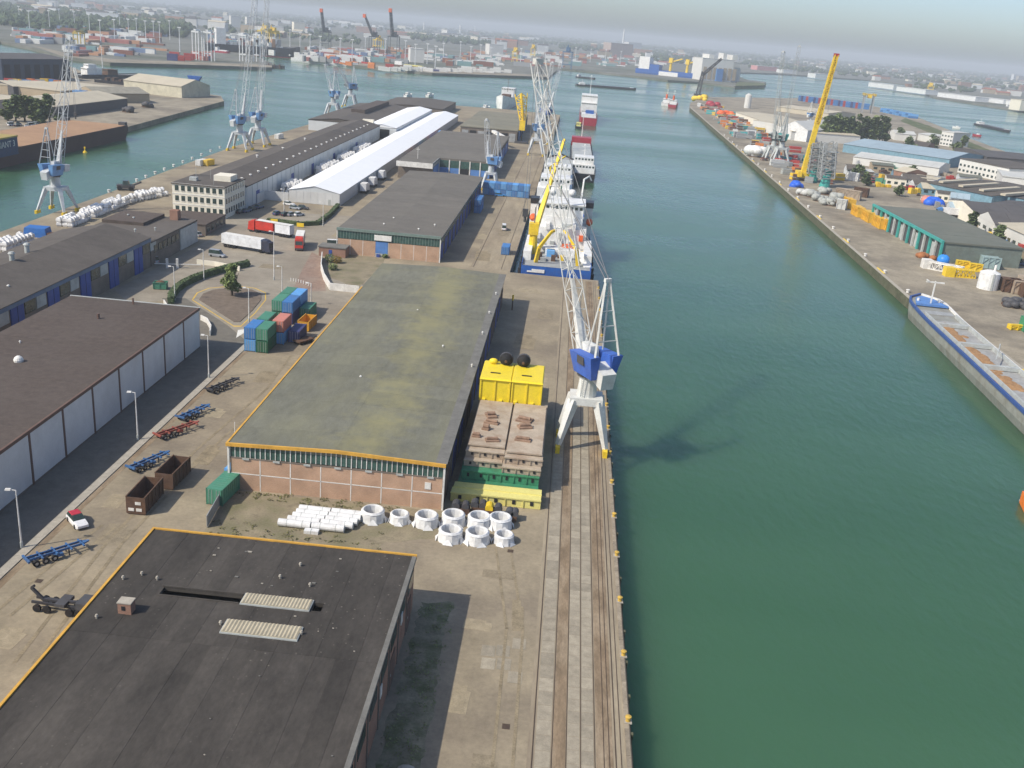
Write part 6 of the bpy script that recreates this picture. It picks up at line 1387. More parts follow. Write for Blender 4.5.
# cargo along the opposite quay
def blobs(label, name, px, py, w, d, h, m, n=12, cat='heap', s=1.2, group=None):
    p = S(px, py); t = thing(name, label, cat, (p.x,p.y,Z1), R(-15), group); b_ = MB()
    for k in range(n): b_.sphere((random.uniform(-w/2,w/2), random.uniform(-d/2,d/2), random.uniform(.2,1)*h*.5), s*random.uniform(.7,1.3), 9, 6, 1.2, 1, .9)
    b_.build('covered_load', m, t, smooth=True); MB().box(-w/2,-d/2,0,w/2,d/2,.4).build('pallet', M_rust, t); return t
M_tarpg = paint('grey_tarp', (.36,.37,.34), .7, var=.25, scale=1.5); M_tarpb = paint('bright_blue_tarp', (.02,.12,.62), .5); M_tarpw = paint('white_tarp', (.72,.72,.70), .6)
blobs('bright blue tarpaulin heap on the opposite quay', 'tarpaulin_heap', 797, 187, 5, 4, 4, M_tarpb, 7, s=2.2)
blobs('pale grey covered heap right of the blue tarpaulin', 'tarpaulin_heap', 803, 195, 5, 4, 4, M_ltroof, 7, s=1.8)
for i, (px, py) in enumerate(((812,197), (820,201), (828,205), (824,194), (836,200))): blobs(('grey bundled nets in front of the jackets, leftmost','grey bundled nets in front of the jackets, second','grey bundled nets in front of the jackets, third','grey bundled nets just below the teal feet','grey bundled nets right of the jackets')[i], 'net_bundle', px, py, 5, 6, 5, M_tarpg, 14, 'bundle', 1.5, 'grey bundles')
def cage(label, px, py, L, d, h, m, rz, group=None):
    p = S(px, py); t = thing('cargo_rack', label, 'rack', (p.x,p.y,Z1), rz, group)
    MB().box(0,0,.1,L,d,h).build('core', m, t); b_ = MB()
    for k in range(int(L/2)+1): b_.bar((k*2,-.2,.1),(k*2,-.2,h+.2),.3); b_.bar((k*2,-.2,h*.5),(min(L,k*2+2),-.2,h),.2)
    b_.build('bracing', m, t); MB().box(-.2,-.3,h,L+.2,.3,h+.4).build('top_chord', m, t); return t
for i, (px, py, L) in enumerate(((851,214,9), (861,219,10), (872,225,10), (881,228,6), (843,206,8))): cage(('yellow steel frame second from the left in the row','yellow steel frame in the middle of the row','yellow steel frame fourth in the row','yellow steel frame at the right end of the row','yellow steel frame at the left end of the row')[i], px, py, L, 3.4, 4.4, paint('orange_yellow', (.72,.42,.04)), heading(A,B_), 'yellow steel frames')
for i, (px, py, m, lab) in enumerate(((835,197,M_ptan,'tan crate stack, left'), (845,199,M_ptan,'tan crate stack, right'), (836,209,M_ltroof,'white crate at the quay edge'), (853,196,M_rust,'rusty brown plate stack'), (845,180,M_tarpw,'white crate behind the yellow frames'))): cage(lab+' on the opposite quay', px, py, 7 if i != 2 else 4, 5, 4.5, m, R(-25), 'crates on the opposite quay')
blobs('rusty orange boat hull lying on the opposite quay', 'boat_hull', 925, 258, 6, 2.5, 2, mat('rust_orange',(.33,.13,.05)), 8, 'boat', 1.3)
p = S(942,266); t = thing('blue_ball_buoy', 'round blue buoy lying on the opposite quay', 'buoy', (p.x,p.y,Z1)); MB().sphere((0,0,2.1),2.2,16,10).build('ball', paint('buoy_blue',(.03,.25,.75),.4), t, smooth=True); MB().cyl((0,0,4.2),(0,0,5),.3,n=8).build('eye', M_steel, t)
for i, (px, py, m, lab) in enumerate(((956,268,M_cyel,'orange yellow winch frame beside the blue buoy'), (969,271,M_cyel,'yellow drum stand near the white tank'), (956,257,M_steel,'dark box beside the orange winch'), (972,262,M_frame,'grey bin beside the teal tarpaulin'))): cage(lab, px, py, 4, 3, 2.6, m, R(-10), 'machinery on the opposite quay')
for (a, b_, m, lab) in (((926,268),(962,275),M_trimw,'white lattice boom section lying on the opposite quay'), ((948,276),(974,278),M_cyel,'yellow lattice boom section lying on the opposite quay')):
    a, b_ = S(*a), S(*b_); t = thing('boom_section', lab, 'boom section', (a.x,a.y,Z1)); d = b_-a; MB().lattice((0,0,1.4),(d.x,d.y,1.4),2.4,.4,8).build('lattice', m, t); MB().box(-1.6,-1.6,0,1.6,1.6,3.2).build('boom_foot', m, t)
p = S(989,290); t = thing('white_tank', 'white upright storage tank on the opposite quay', 'tank', (p.x,p.y+2,Z1)); MB().cyl((0,0,0),(0,0,5.4),3.2,n=20).build('shell', M_tarpw, t); MB().cyl((0,0,5.4),(0,0,6.2),3.2,1.2,20).build('roof', M_tarpw, t); MB().cyl((1.2,0,5.6),(1.2,0,8),.4,n=10).build('vent_pipe', M_trimw, t); MB().box(-.3,-3.4,0,.3,-3.15,5.6).build('ladder', M_frame, t)
for i, (px, py, m) in enumerate(((1002,292,M_rust), (1012,294,M_ptan), (1022,298,M_rust), (1020,290,M_ptan))): cage(('rust brown pile','tan pile','rust brown pile at the frame edge','tan pile behind the rust brown one')[i]+' right of the white tank', px, py, 6, 5, 4.2, m, R(-5), 'piles right of the tank')
blobs('dark scrap heap at the right edge of the opposite quay', 'scrap_heap', 1016, 307, 8, 5, 4, M_steel, 16, 'heap', 1.4)
cage('yellow beam rack near the moored vessel', 1010, 330, 7, 2, 1.4, M_cyel, R(5)); cage('yellow gangway piece beside the open hold', 1022, 376, 5, 2, 1.2, M_cyel, R(5)); cage('dark green bin at the right edge', 1023, 332, 3, 3, 4, M_pgreen, R(5))
for i, (px, py) in enumerate(((962,251), (972,246))): blobs(('teal tarpaulin heap at the end of the columned shed, left','teal tarpaulin heap at the end of the columned shed, right')[i], 'tarpaulin_heap', px, py, 8, 4, 3, M_tealp, 6, s=2.0)
cage('pale blue grey rack behind the white tank', 981, 268, 6, 5, 4, paint('grey_blue',(.3,.4,.4)), R(-10))
# mixed cargo on the far part of the opposite quay
cols = (K_white,K_grey,K_red,K_orange,K_brown,K_teal,K_grey,K_yellow,M_rust,M_tarpg)
for i in range(150):
    f = random.random(); y = 560+f*620; x = rq_x(y)+random.uniform(8,42); m = random.choice(cols); cn = m.name.replace('container_','').replace('_',' ')
    L, d, h = random.uniform(3,9), random.uniform(2.4,4), random.uniform(1.5,4.5)
    t = thing('deck_cargo', ('long ' if L > 6 else 'short ')+('tall ' if h > 3 else 'low ')+cn.replace('rusty steel','rusty').replace('grey tarp','dull grey')+' crate in the '+('near' if f < .33 else 'middle' if f < .66 else 'far')+' part of the mixed cargo, opposite quay', 'crate', (x,y,Z1), R(random.uniform(-20,20)), 'mixed cargo on the opposite quay')
    MB().box(0,0,.1,L,d,h).build('crate', m, t); MB().box(-.1,-.1,h*.45,L+.1,d+.1,h*.55).build('batten', M_frame, t)
for i in range(7):
    y = 600+i*34; container('light grey container in the slanted row on the far opposite quay', (rq_x(y)+22+2, y, Z1), R(100), 12.1, K_grey, 'slanted grey row')
blobs('red covered heap on the far opposite quay', 'tarpaulin_heap', 712, 106, 12, 8, 6, M_hullred, 8, s=4); blobs('orange covered heap on the far opposite quay', 'tarpaulin_heap', 726, 116, 12, 8, 6, M_orange, 8, s=3.4); blobs('yellow crane carrier far along the opposite quay', 'tarpaulin_heap', 700, 100, 14, 6, 8, M_cyel, 6, s=4); blobs('white arched tent beside the quay cranes', 'tarpaulin_heap', 757, 157, 10, 6, 10, M_tarpw, 12, 'tent', 3.2)
p = S(690,97); t = thing('black_quay_crane', 'dark narrow crane at the tip of the opposite quay', 'crane', (p.x+10,p.y,Z1)); MB().box(-5,-5,0,5,5,5).build('base', M_steel, t); MB().lattice((0,0,5),(3,0,34),5,.9,8,3).build('mast', M_steel, t); MB().lattice((3,0,30),(26,8,52),3,.6,8,2).build('jib', M_steel, t)
for (px, py, m, lab) in ((672,107.5,M_hullred,'red and white tug moored at the tip of the opposite quay'), (665,106,M_shipw,'white tug beside the red one')):
    p = seen(px, py, W); tb = thing('tug_boat', lab, 'boat', (p.x,p.y,0), R(80)); hull(tb, 30, 10, W-1, W+3, m, M_deck, bow=.35); house(tb, 8, 20, 8, W+3, W+8); MB().cyl((9,0,W+8),(9,0,W+13),1.2,n=10).build('funnel', M_orange, tb); mast(tb, 14, W+8, W+18)

# ---- buildings behind the opposite quay
def H(lab, a, b_, depth, h, ridge, wm, rm, **k):
    A, B_ = S(*a), S(*b_); return hall(lab, A, B_, depth, h, ridge, wm, rm, **k)
H('long hall with light blue roof beyond the yellow crane', (842,152), (948,168), 70, 6, 9, M_bluewall, M_lbroof, bands=9)
H('long white roofed hall in front of the light blue roof', (852,164), (938,176), 36, 5, 7, M_off, M_ltroof, bands=10, group=None)
H('white office with two window rows among the right side halls', (957,172), (1006,183), 40, 9, 9, M_off, M_dark_roof, flat=True, win=12, name='office_building', cat='building')
H('small white block with dark windows near the river bank', (939,145), (951,147), 22, 12, 12, M_off, M_ltroof, flat=True, win=4, name='office_building', cat='building')
t = H('blue walled hall with cream strips on its grey roof', (922,193), (990,208), 70, 6, 8, M_bluewall, M_dark_roof, bands=8)
for k in range(4): MB().hexa([(6+k*13,4,6.9),(9+k*13,4,6.9),(9+k*13,34,8.2),(6+k*13,34,8.2),(6+k*13,4,7.9),(9+k*13,4,7.9),(9+k*13,34,9.2),(6+k*13,34,9.2)]).build('rooflight', M_beige, t)
H('teal blue walled hall at the right edge', (990,205), (1040,214), 50, 6, 7.5, M_bluewall, M_slate, bands=6)
H('dark roofed hall with pale gable near the blue lorry', (946,212), (972,226), 60, 6, 8.5, M_cream, M_slate, bands=7, ridge_axis='y')
H('white gabled house row with dark roof', (975,226), (992,236), 30, 5, 8.5, M_off, M_slate, bands=4, ridge_axis='y', win=3)
H('white walled hall with round windows at the right edge', (995,238), (1032,256), 36, 6.5, 8, M_off, M_beige, bands=5, win=7)
H('slate roofed hall behind the white gables', (984,216), (1040,228), 34, 6, 7, M_cream, M_slate, bands=6)
H('long pale flat hall at the right margin', (1000,188), (1050,194), 60, 7, 7, M_off, M_ltroof, flat=True, bands=6)
H('dark grey hall near the river at the right', (985,165), (1045,170), 60, 6, 8, M_slate, M_slate, bands=6)
H('brown brick hall between trees and river', (902,152), (926,155), 40, 6, 8, M_brick2, M_brown_roof, bands=4)
H('cluster of white sheds by the river bank, left', (894,140), (915,142), 26, 6, 8, M_off, M_ltroof, bands=3); H('cluster of white sheds by the river bank, right', (917,140), (931,143), 24, 6, 7, M_off, M_ltroof, bands=3)
H('small brick house with cream roof among parked lorries', (892,180), (905,183), 16, 6, 8, M_brick2, M_beige, bands=2, win=3); H('low cream canopy behind the blue tarpaulins', (911,184), (936,188), 14, 4.5, 5.2, M_cream, M_beige, bands=4)
H('arched white storage tent behind the lattice cranes', (778,138), (806,142), 110, 9, 15, M_tarpw, M_ltroof, bands=6, ridge_axis='y'); H('low pale shed with olive roof far along the opposite quay', (752,128), (790,140), 60, 7, 9, M_off, M_beige, bands=6, ridge_axis='y')
H('long flat pale shed near the tip of the opposite quay', (735,118), (776,133), 46, 6, 7, M_cream, M_beige, bands=7); H('yellowish grass roofed bunker behind the sheds', (776,111), (828,118), 60, 5, 7, M_beige, M_beige, bands=6)
p = S(747,108); t = thing('white_silo', 'slim white silo tower beside the pale sheds', 'silo', (p.x,p.y,Z1)); MB().cyl((0,0,0),(0,0,15),4,n=12).build('shell', M_off, t); MB().cyl((0,0,15),(0,0,17),4,1,12).build('cap', M_ltroof, t)
# blue container row and gantry by the river
for k in range(26):
    f = k/25; p = S(798+f*62, 101+f*8); m = (K_blue,K_navy,K_blue,K_red,K_blue)[k % 5]
    for z in (0,1,2): container('blue container in the long row by the river' if m is not K_red else 'red container in the long blue row by the river', (p.x,p.y,Z1+z*2.66), R(random.choice((-8,-6))), 12.1, m, 'blue row by the river', doors=False)
for k in range(10):
    f = k/9; p = S(880+f*28, 112+f*6)
    for z in (0,1): container('light blue container in the short row by the river', (p.x,p.y,Z1+z*2.66), R(-7), 12.1, K_lblue if (k+z) % 3 else K_blue, 'short blue row by the river', doors=False)
p = S(866,113); t = thing('gantry_crane', 'yellow topped container gantry beside the blue rows', 'gantry crane', (p.x,p.y,Z1), R(-6))
for x in (-6,6):
    for y in (-5,5): MB().box(x-.6,y-.6,0,x+.6,y+.6,22).build('leg', K_grey, t)
MB().box(-7.5,-9,22,-5,9,25).box(5,-9,22,7.5,9,25).box(-6,-1.5,23,6,1.5,24.5).build('girder', paint('dull_crane_yellow', (.5,.36,.06)), t); MB().box(-2,-3,19,3,3,23).build('trolley', M_cyel, t)
# lorries and cars between the right side halls
p = S(948,217); q = S(960,218); truck('white lorry with blue cab between the right side halls', q, p, K_blue, M_trw, 9)
for i, (px, py, m) in enumerate(((934,205,M_tarpb), (928,190,M_tarpb), (938,188,M_tarpb), (930,203,K_pink))): blobs(('blue tarpaulin stall beside the lorry','blue tarpaulin under the cream canopy, left','blue tarpaulin under the cream canopy, right','pink covered load beside the blue stall')[i], 'tarpaulin_heap', px, py, 6, 5, 4, m, 7, s=2.2)
for i, (px, py) in enumerate(((985,229), (990,231), (995,233), (1000,236), (1006,250), (1014,254), (962,219), (1016,262), (918,196), (1019,265))):
    p = S(px, py); car('dark car parked between the halls of the right side', (p.x,p.y,Z1), R(random.choice((60,70,-20))), (P_d,P_b,P_d,P_r)[i % 4], 'cars of the right side')
for i in range(14):
    p = S(868+random.uniform(0,22), 176+random.uniform(0,8)); ci = random.randrange(4); car(('white','dark','silver','red')[ci]+(' van',' car')[i % 2]+', '+ORD[i]+' of the vehicles in the lorry park behind the yellow frames', (p.x,p.y,Z1), R(random.uniform(0,180)), (P_w,P_d,P_s,P_r)[ci], 'vehicles in the lorry park', i % 2 == 0, L=5)
# smaller sheds and stored goods that fill the opposite side
wl2 = (M_off,M_cream,M_tan2,M_greywall,M_bluewall,M_brick2); rl2 = (M_ltroof,M_slate,M_beige,M_dark_roof,M_lbroof,M_rdgreen)
def inside(px, py, poly):
    c = False; j = len(poly)-1
    for i in range(len(poly)):
        if (poly[i][1] > py) != (poly[j][1] > py) and px < (poly[j][0]-poly[i][0])*(py-poly[i][1])/(poly[j][1]-poly[i][1])+poly[i][0]: c = not c
        j = i
    return c
zone = [(838,170), (900,168), (1000,186), (1030,200), (1030,268), (1000,262), (985,240), (945,215), (905,196), (860,186)]
spots = []
for k in range(1200):
    px, py = random.uniform(835,1030), random.uniform(165,270)
    if not inside(px, py, zone) or any(abs(px-q[0]) < 7 and abs(py-q[1]) < 3.6 for q in spots): continue
    spots.append((px, py)); i = len(spots)
    if i > 90: break
    p = S(px, py); wi, ri = random.randrange(6), random.randrange(6)
    nm = ('off white','cream','tan','pale grey','blue','brick')[wi]+' shed with '+('pale','slate','beige','dark','light blue','green grey')[ri]+' roof in the crowded yards of the right side'
    if i % 3 == 0:
        B2 = p+Vector((random.uniform(8,16), random.uniform(-3,1), 0)); hall(nm, p, B2, random.uniform(6,12), random.uniform(3,4.5), random.uniform(4.8,6), wl2[wi], rl2[ri], 'small sheds of the right side', bands=3, win=3, name='small_shed', cat='shed')
    else:
        m = random.choice((K_white,K_grey,K_blue,K_red,M_rust,K_yellow,K_green,M_ptan)); t = thing('goods_stack', m.name.replace('container_','').replace('_',' ')+' goods stack in the crowded yards of the right side', 'goods', (p.x,p.y,Z1), R(random.uniform(-30,30)), 'goods of the right side')
        for q in range(random.randint(2,4)): MB().box(q*2.2,random.uniform(-.4,.4),.1,q*2.2+2,random.uniform(2,3),random.uniform(1.2,3.4)).build('crate', m, t)
# trees of the opposite side
for i, (px, py, h, w, lab) in enumerate(((970,232,9,7,'round street tree beside the white gables'), (997,246,9,7.5,'round street tree in front of the white walled hall'), (911,178,9,8,'dark tree beside the cream canopy'), (907,155,14,16,'broad dark tree left of the light blue roof'), (931,150,13,16,'dark tree left of the small white block'), (962,150,14,10,'slender dark tree by the river bank'), (955,154,10,14,'bushy tree by the river bank'), (899,196,6,6,'small dark tree beside the shed roof'), (857,178,9,9,'dark bushy tree behind the jackets'), (866,186,8,7,'olive tree behind the yellow frames'), (899,140,12,12,'bushy tree near the river white sheds'))):
    p = S(px, py); tree(lab, (p.x,p.y,Z1), h, w, 700, .9, M_leaf2, 'trees of the opposite side')
for i in range(20):
    f = i/19; p = S(823+f*62, 141+f*3.5); tree(ORD[i]+' poplar from the left in the dense row behind the yellow crane', (p.x,p.y,Z1), random.uniform(21,27), 9.5, 800, 1.1, M_leaf2 if i % 3 else M_leaf, 'poplar row', shape=.4, name='poplar_tree')
sheet('river_bank_grass', [tuple(S(*p)[:2]) for p in ((905,118), (930,126), (975,144), (1024,164), (1024,168), (972,149), (925,131), (900,121))], -.27, M_grass)
tag(MB().prism([tuple(S(*p)[:2]) for p in ((738,82.5), (760,84), (766,85), (764,86.6), (735,87.2))], -4, 2.0).build('grass_spit', M_grass), 'green grassy spit beside the white factory', 'spit', kind='structure')

# ================================================================ NEIGHBOURING PIER (left)
Z2 = -.5
def N(px, py): return seen(px, py, Z2)
hall('beige hall with ribbed pale roof at the tip of the neighbouring pier', N(124,91), N(182,98), 34, 8, 12.5, mat('beige_wall',(.52,.48,.36),.8), M_beige, bands=9, ridge_axis='x')
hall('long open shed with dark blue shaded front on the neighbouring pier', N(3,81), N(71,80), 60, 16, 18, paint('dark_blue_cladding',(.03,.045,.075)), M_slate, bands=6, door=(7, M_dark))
hall('low shed with broad beige roof on the neighbouring pier, front', N(54,118), N(128,108), 40, 6, 9, M_steel, M_beige, bands=8); hall('low shed with sandy beige roof behind the front one', N(14,96), N(60,96), 40, 6, 8, M_steel, M_beige, bands=6)
hall('sand coloured flat hall in the middle of the neighbouring pier', N(62,101), N(125,97), 50, 6, 7, M_tan2, M_beige, flat=True, bands=6); hall('grey hall beside the beige ribbed one', N(97,103), N(150,103), 30, 6, 9, M_tan2, mat('grey_beige_roof',(.27,.25,.2),.9), bands=6)
hall('cream flat roofs at the left margin', N(-20,112), N(26,106), 40, 5, 6, M_tan2, M_beige, flat=True, bands=4)
for i, (px, h, w) in enumerate(((8,10,7), (16,13,8), (25,14,9), (33,13,9), (42,12,9), (50,14,10), (37,9,8))):
    p = N(px, 121+.3*i); tree(('leftmost','second','third','fourth','fifth','rightmost','low middle')[i]+' tree of the group in front of the beige sheds', (p.x,p.y,Z2), h*1.15, w*1.3, 900, .8, (M_leaf,M_leaf2)[i % 2], 'trees on the neighbouring pier')
for k in range(12):
    p = N(4+k*4.5, 82+random.uniform(-1,1.5)); m = (K_red,K_grey,K_yellow,K_brown,K_blue,K_orange)[k % 6]; cn = ('red','grey','yellow','brown','blue','orange')[k % 6]
    container(cn+' container in front of the dark blue shed', (p.x,p.y,Z2), R(random.uniform(-15,15)), 6.06, m, 'containers before the dark shed', doors=False)
for i in range(12):
    p = N(8+i*3.3, 126+random.uniform(-1,1)); car('vehicle parked behind the brown barge', (p.x,p.y,Z2), R(random.uniform(0,180)), random.choice((P_w,P_s,P_d,P_d)), 'vehicles behind the barge', i % 3 == 0)
p = N(78,78); t = thing('white_workship', 'white and brown workship moored behind the neighbouring pier', 'ship', (p.x,p.y,0), R(60)); hull(t, 60, 14, W-1, 2, M_hullblack, M_deck); house(t, 6, 20, 9, 2, 8, M_shipw); house(t, 8, 16, 7, 8, 11, M_shipw); house(t, 26, 36, 8, 2, 7, M_rust); mast(t, 24, 8, 26)
p = N(98,82); t = thing('dark_barge', 'dark low barge with scrap beside the workship', 'barge', (p.x,p.y,0), R(-4)); hull(t, 55, 12, W-1, 1, M_hullblack, M_steel)
for k in range(14): MB().box(8+k*3,random.uniform(-4,0),1,10+k*3,random.uniform(1,4),1+random.uniform(1,4)).build('scrap_load', random.choice((M_rust,M_steel)), t)
p = N(207,94); t = thing('blue_shore_crane', 'dark blue jib on the tip of the neighbouring pier', 'crane', (p.x-4,p.y,Z2)); MB().lattice((0,0,0),(-6,0,9),4,.6,4,2).build('frame', M_steel, t); MB().hexa([(-9,-2,9),(-3,-2,8),(-3,2,8),(-9,2,9),(-11,-2,13),(0,-2,13),(0,2,13),(-11,2,13)]).build('bucket', M_hullblue, t)
p = N(81,104); t = thing('blue_jib_crane', 'old crane with blue house on the neighbouring pier behind the pale crane', 'crane', (p.x,p.y,Z2)); MB().lattice((0,0,0),(0,0,5),3,.5,3).build('portal', M_steel, t); MB().box(-4,-2.5,5,4,2.5,8.6).build('machinery_house', M_clblue, t); MB().lattice((0,0,8.6),(-6,6,22),1.6,.3,8,1).build('jib', M_cwhite, t)
for i, (px, py) in enumerate(((147,107), (128,112))): p = N(px, py); blobs('dark machine beside the beige sheds', 'machine_heap', px, py, 6, 4, 5, M_steel, 8, 'machine', 1.6, 'dark machines')

# ================================================================ FAR BANK: terminal, town, woods
def F(px, py): return seen(px, py, 0)
CK = {}
def box_container(p, rz, m, lab, grp, z=0, L=12.1):
    k = (m.name, L)
    if k not in CK: CK[k] = container_mesh(L, m).mesh('container_shell', m)
    return tag(put('shipping_container', CK[k], None, (p.x,p.y,z), rz), lab, 'container', grp)
cname = {K_white:'white', K_red:'red', K_blue:'blue', K_navy:'navy', K_orange:'orange', K_brown:'brown', K_grey:'grey', K_green:'green', K_teal:'teal', K_lblue:'light blue', K_pink:'pink'}
nfar = 0
def far_stack(px, py, m, hi, where, n=1, ang=-10):
    global nfar
    p = F(px, py)
    for k in range(n):
        for z in range(hi):
            if nfar >= 215: return
            box_container(p+Vector((k*13,0,0)), R(ang), m, cname[m]+' container '+where, 'containers '+where, z*2.66); nfar += 1
for k in range(36):  # white reefers along the far quay
    px = 378+k*3.6; far_stack(px, 70.5+ (k*.06) + random.uniform(-1.2,.4), K_white if random.random() < .8 else random.choice((K_navy,K_teal,K_red)), random.choice((1,2,2,3)), 'in the pale stacks along the far quay', 1, -7)
for k in range(16): far_stack(167+k*2.4, 59.5+random.uniform(-2,1), random.choice((K_red,K_pink,K_navy,K_brown,K_red)), random.choice((2,3)), 'in the reddish stack on the left far quay', 1, 3)
for k in range(34): far_stack(262+k*3.2, 53+k*.4+random.uniform(-6,2), random.choice((K_white,K_grey,K_red,K_white,K_orange,K_grey)), random.choice((1,2,3)), 'in the mixed terminal yard', 1, -30)
# the rest of the terminal as one mass, in colours
K_dred, K_dblue, K_dor, K_dte = cpaint('faded_red',(.36,.13,.11)), cpaint('faded_blue',(.14,.2,.32)), cpaint('faded_orange',(.45,.24,.13)), cpaint('faded_teal',(.17,.3,.3))
mats_ = [K_white,K_grey,K_dred,K_dblue,K_dor,K_brown,K_dte,K_white,K_grey,K_white]
mb = MB()
def mass(pxr, pyr, n, hi=3):
    for k in range(n):
        p = F(random.uniform(*pxr), random.uniform(*pyr)); a = random.choice((0,0,1)); L = 12.1*random.choice((1,1,2,3)); mb.mi = random.randrange(len(mats_)); h = 2.6*random.randint(1,hi)
        if a: mb.box(p.x,p.y,0,p.x+2.44*random.randint(1,4),p.y+L,h)
        else: mb.box(p.x,p.y,0,p.x+L,p.y+2.44*random.randint(1,4),h)
mass((10,150), (30,44), 190); mass((300,440), (48,62), 170); mass((440,560), (52,66), 150); mass((560,660), (54,66), 110); mass((205,262), (36,46), 60); mass((60,150), (48,56), 30, 2)
o = mb.build('far_container_yard', mats_); tag(o, 'hundreds of mixed containers stacked across the far terminal', 'container yard', kind='stuff')
# quay edge and yard strips of the far bank
for (pts, nm) in ((((30,44.5),(62,52),(110,59),(180,61.5),(272,65),(272,67.3),(180,64.3),(110,62.3),(60,55.4)), 'far_quay_apron'), (((345,61.5),(432,70.5),(548,75),(548,76.8),(432,72.8),(345,63.8)), 'far_quay_apron')):
    sheet(nm, [tuple(F(*p)[:2]) for p in pts], .02, M_rquay)
# STS cranes
def sts(label, px, py, m, h=42, up=True, tipm=None, boom=None, boom_lean=0, group='container cranes of the far terminal', span=16, wid=18, legs_only=False):
    p = F(px, py); t = thing('container_crane', label, 'container crane', (p.x,p.y,0), R(-6), group)
    for x in (-wid/2, wid/2):
        for y in (0, span): MB().box(x-.5,y-.5,0,x+.5,y+.5,h*.72).build('leg', m, t)
    MB().box(-wid/2-.8,-.9,h*.72-2,wid/2+.8,.9,h*.72).box(-wid/2-.8,span-.9,h*.72-2,wid/2+.8,span+.9,h*.72).box(-wid/2,-.6,8,wid/2,.6,9.5).build('portal_beam', m, t)
    if legs_only: MB().box(-1.5,-1,h*.72,1.5,span+1,h*.72+2).build('girder', m, t); return t
    MB().box(-3,-2,h*.72,3,span+14,h*.72+3).build('girder', boom or m, t); MB().box(-4,span*.4,h*.72+3,4,span*.4+8,h*.72+8).build('machinery_house', m, t)
    MB().bar((-2.5,0,h*.72),(0,2,h),1.0).bar((2.5,0,h*.72),(0,2,h),1.0).build('top_frame', m, t)
    if up:
        bl = h*.95; b_ = MB().lattice((0,-2,h*.72),(boom_lean*bl,-6,h*.72+bl),4.5,.8,10,3.5); b_.bar((0,-2,h*.72),(boom_lean*bl,-6,h*.72+bl),2.2); bo_ = b_.build('raised_boom', boom or m, t)
        if tipm: MB().box(boom_lean*bl-2.8,-8.5,h*.72+bl-6,boom_lean*bl+2.8,-3.5,h*.72+bl+1).build('boom_tip', tipm, t)
    return t
M_sw = mat('sts_white', (.68,.69,.68), .5); M_sk = mat('sts_dark', (.06,.07,.075), .6)
sts('left tall white container crane on the left far quay', 196, 60.5, M_sw, 48, False, wid=8, span=9, legs_only=True); sts('second tall white container crane on the left far quay', 208, 61, M_sw, 48, False, wid=9, span=9, legs_only=True)
sts('third white container crane near the quay corner', 243, 61.5, M_sw, 46, False, wid=9, span=9, legs_only=True); sts('white container crane nearest the quay corner', 257, 62, M_sw, 48, False, wid=9, span=9, legs_only=True)
sts('dark crane with raised red tipped boom, left of the three', 324, 48, M_sk, 44, True, M_orange, boom_lean=-.1)
sts('dark crane with slanting red tipped boom, middle of the three', 373, 52, M_sk, 42, True, M_orange, boom_lean=-.45)
sts('dark crane with raised red tipped boom, right of the three', 392, 56, M_sk, 50, True, M_orange, boom_lean=-.09)
sts('blue slender crane at the right end of the far quay', 566, 69, mat('sts_blue', (.06,.14,.26), .6), 46, False); sts('small yellow crane in the mixed yard', 377, 50, M_cyel, 30, False); sts('yellow crane beside the red hulled ship', 514, 62, M_cyel, 30, False, wid=10); sts('tall yellow crane right of the red hulled ship', 532, 58, M_cyel, 34, False, wid=10); sts('yellow crane by the dark container ship, left', 263, 50, M_cyel, 44, False); sts('yellow crane by the dark container ship, right', 271, 50, M_cyel, 40, False); sts('orange yellow crane at the left far quay', 76, 46, paint('dull_crane_yellow', (.5,.36,.06)), 24, False, wid=6, legs_only=True)
# masts
mm_ = MB().cyl((0,0,0),(0,0,32),.7,.45,6).box(-2.4,-.6,31.5,2.4,.6,33).mesh('pole', M_sw)
for (px, py) in ((427,64), (443,62), (101,44), (115,42), (129,40), (146,42), (154,42), (160,43), (137,38), (180,52), (170,40), (340,60), (352,62), (405,60), (460,58), (480,62), (500,52), (590,62), (605,62), (650,64), (90,34), (30,32), (50,30), (300,52), (310,55), (60,26), (20,24), (75,30), (120,30), (212,44), (225,42), (275,46), (290,48), (320,58), (365,56), (385,58), (415,66), (435,68), (470,66), (490,66), (520,66), (545,62), (575,60), (620,64), (635,66)):
    p = F(px, py); t = thing('light_mast', 'tall pale light mast in the far terminal', 'light mast', (p.x,p.y,0), 0, 'light masts of the far terminal'); put('pole', mm_, t)
# ships at the far bank
p = F(232,60); q = F(304,55.5); a = seen(206,52.5,W); b_ = seen(300,58.5,W); L = (b_-a).length
t = thing('container_ship', 'dark hulled container ship with red waterline in the far inlet', 'ship', (a.x,a.y,0), heading(a,b_)); hull(t, L, 30, W-1, 10, M_hullblack, M_deck, bow=.15, sheer=3); MB().box(0,-15.2,W-.6,L*.9,15.2,W+1.4).build('red_boot_top', M_hullred, t); house(t, 14, 28, 26, 10, 34, M_shipw)
for k in range(14):
    for j in range(2): MB().box(34+k*(L*.8-34)/14,-13+j*13,10,34+(k+.85)*(L*.8-34)/14,-1+j*13,10+2.6*random.randint(1,5)).build('container_block', random.choice(mats_), t)
a, b_ = seen(637,74.5,W), seen(700,81,W); L = (b_-a).length; t = thing('blue_cargo_ship', 'blue cargo ship with white stern house and two yellow deck cranes', 'ship', (a.x,a.y,0), heading(a,b_)); hull(t, L, 24, W-1, 9, M_hullblue, M_deck, bow=.12); house(t, 6, 30, 20, 9, 34, M_shipw); MB().box(30,-9,9,52,9,20).build('blue_house', M_hullblue, t); MB().box(L*.38,-12.3,W+1,L*.68,-12.05,8).build('white_side_panel', M_shipw, t)
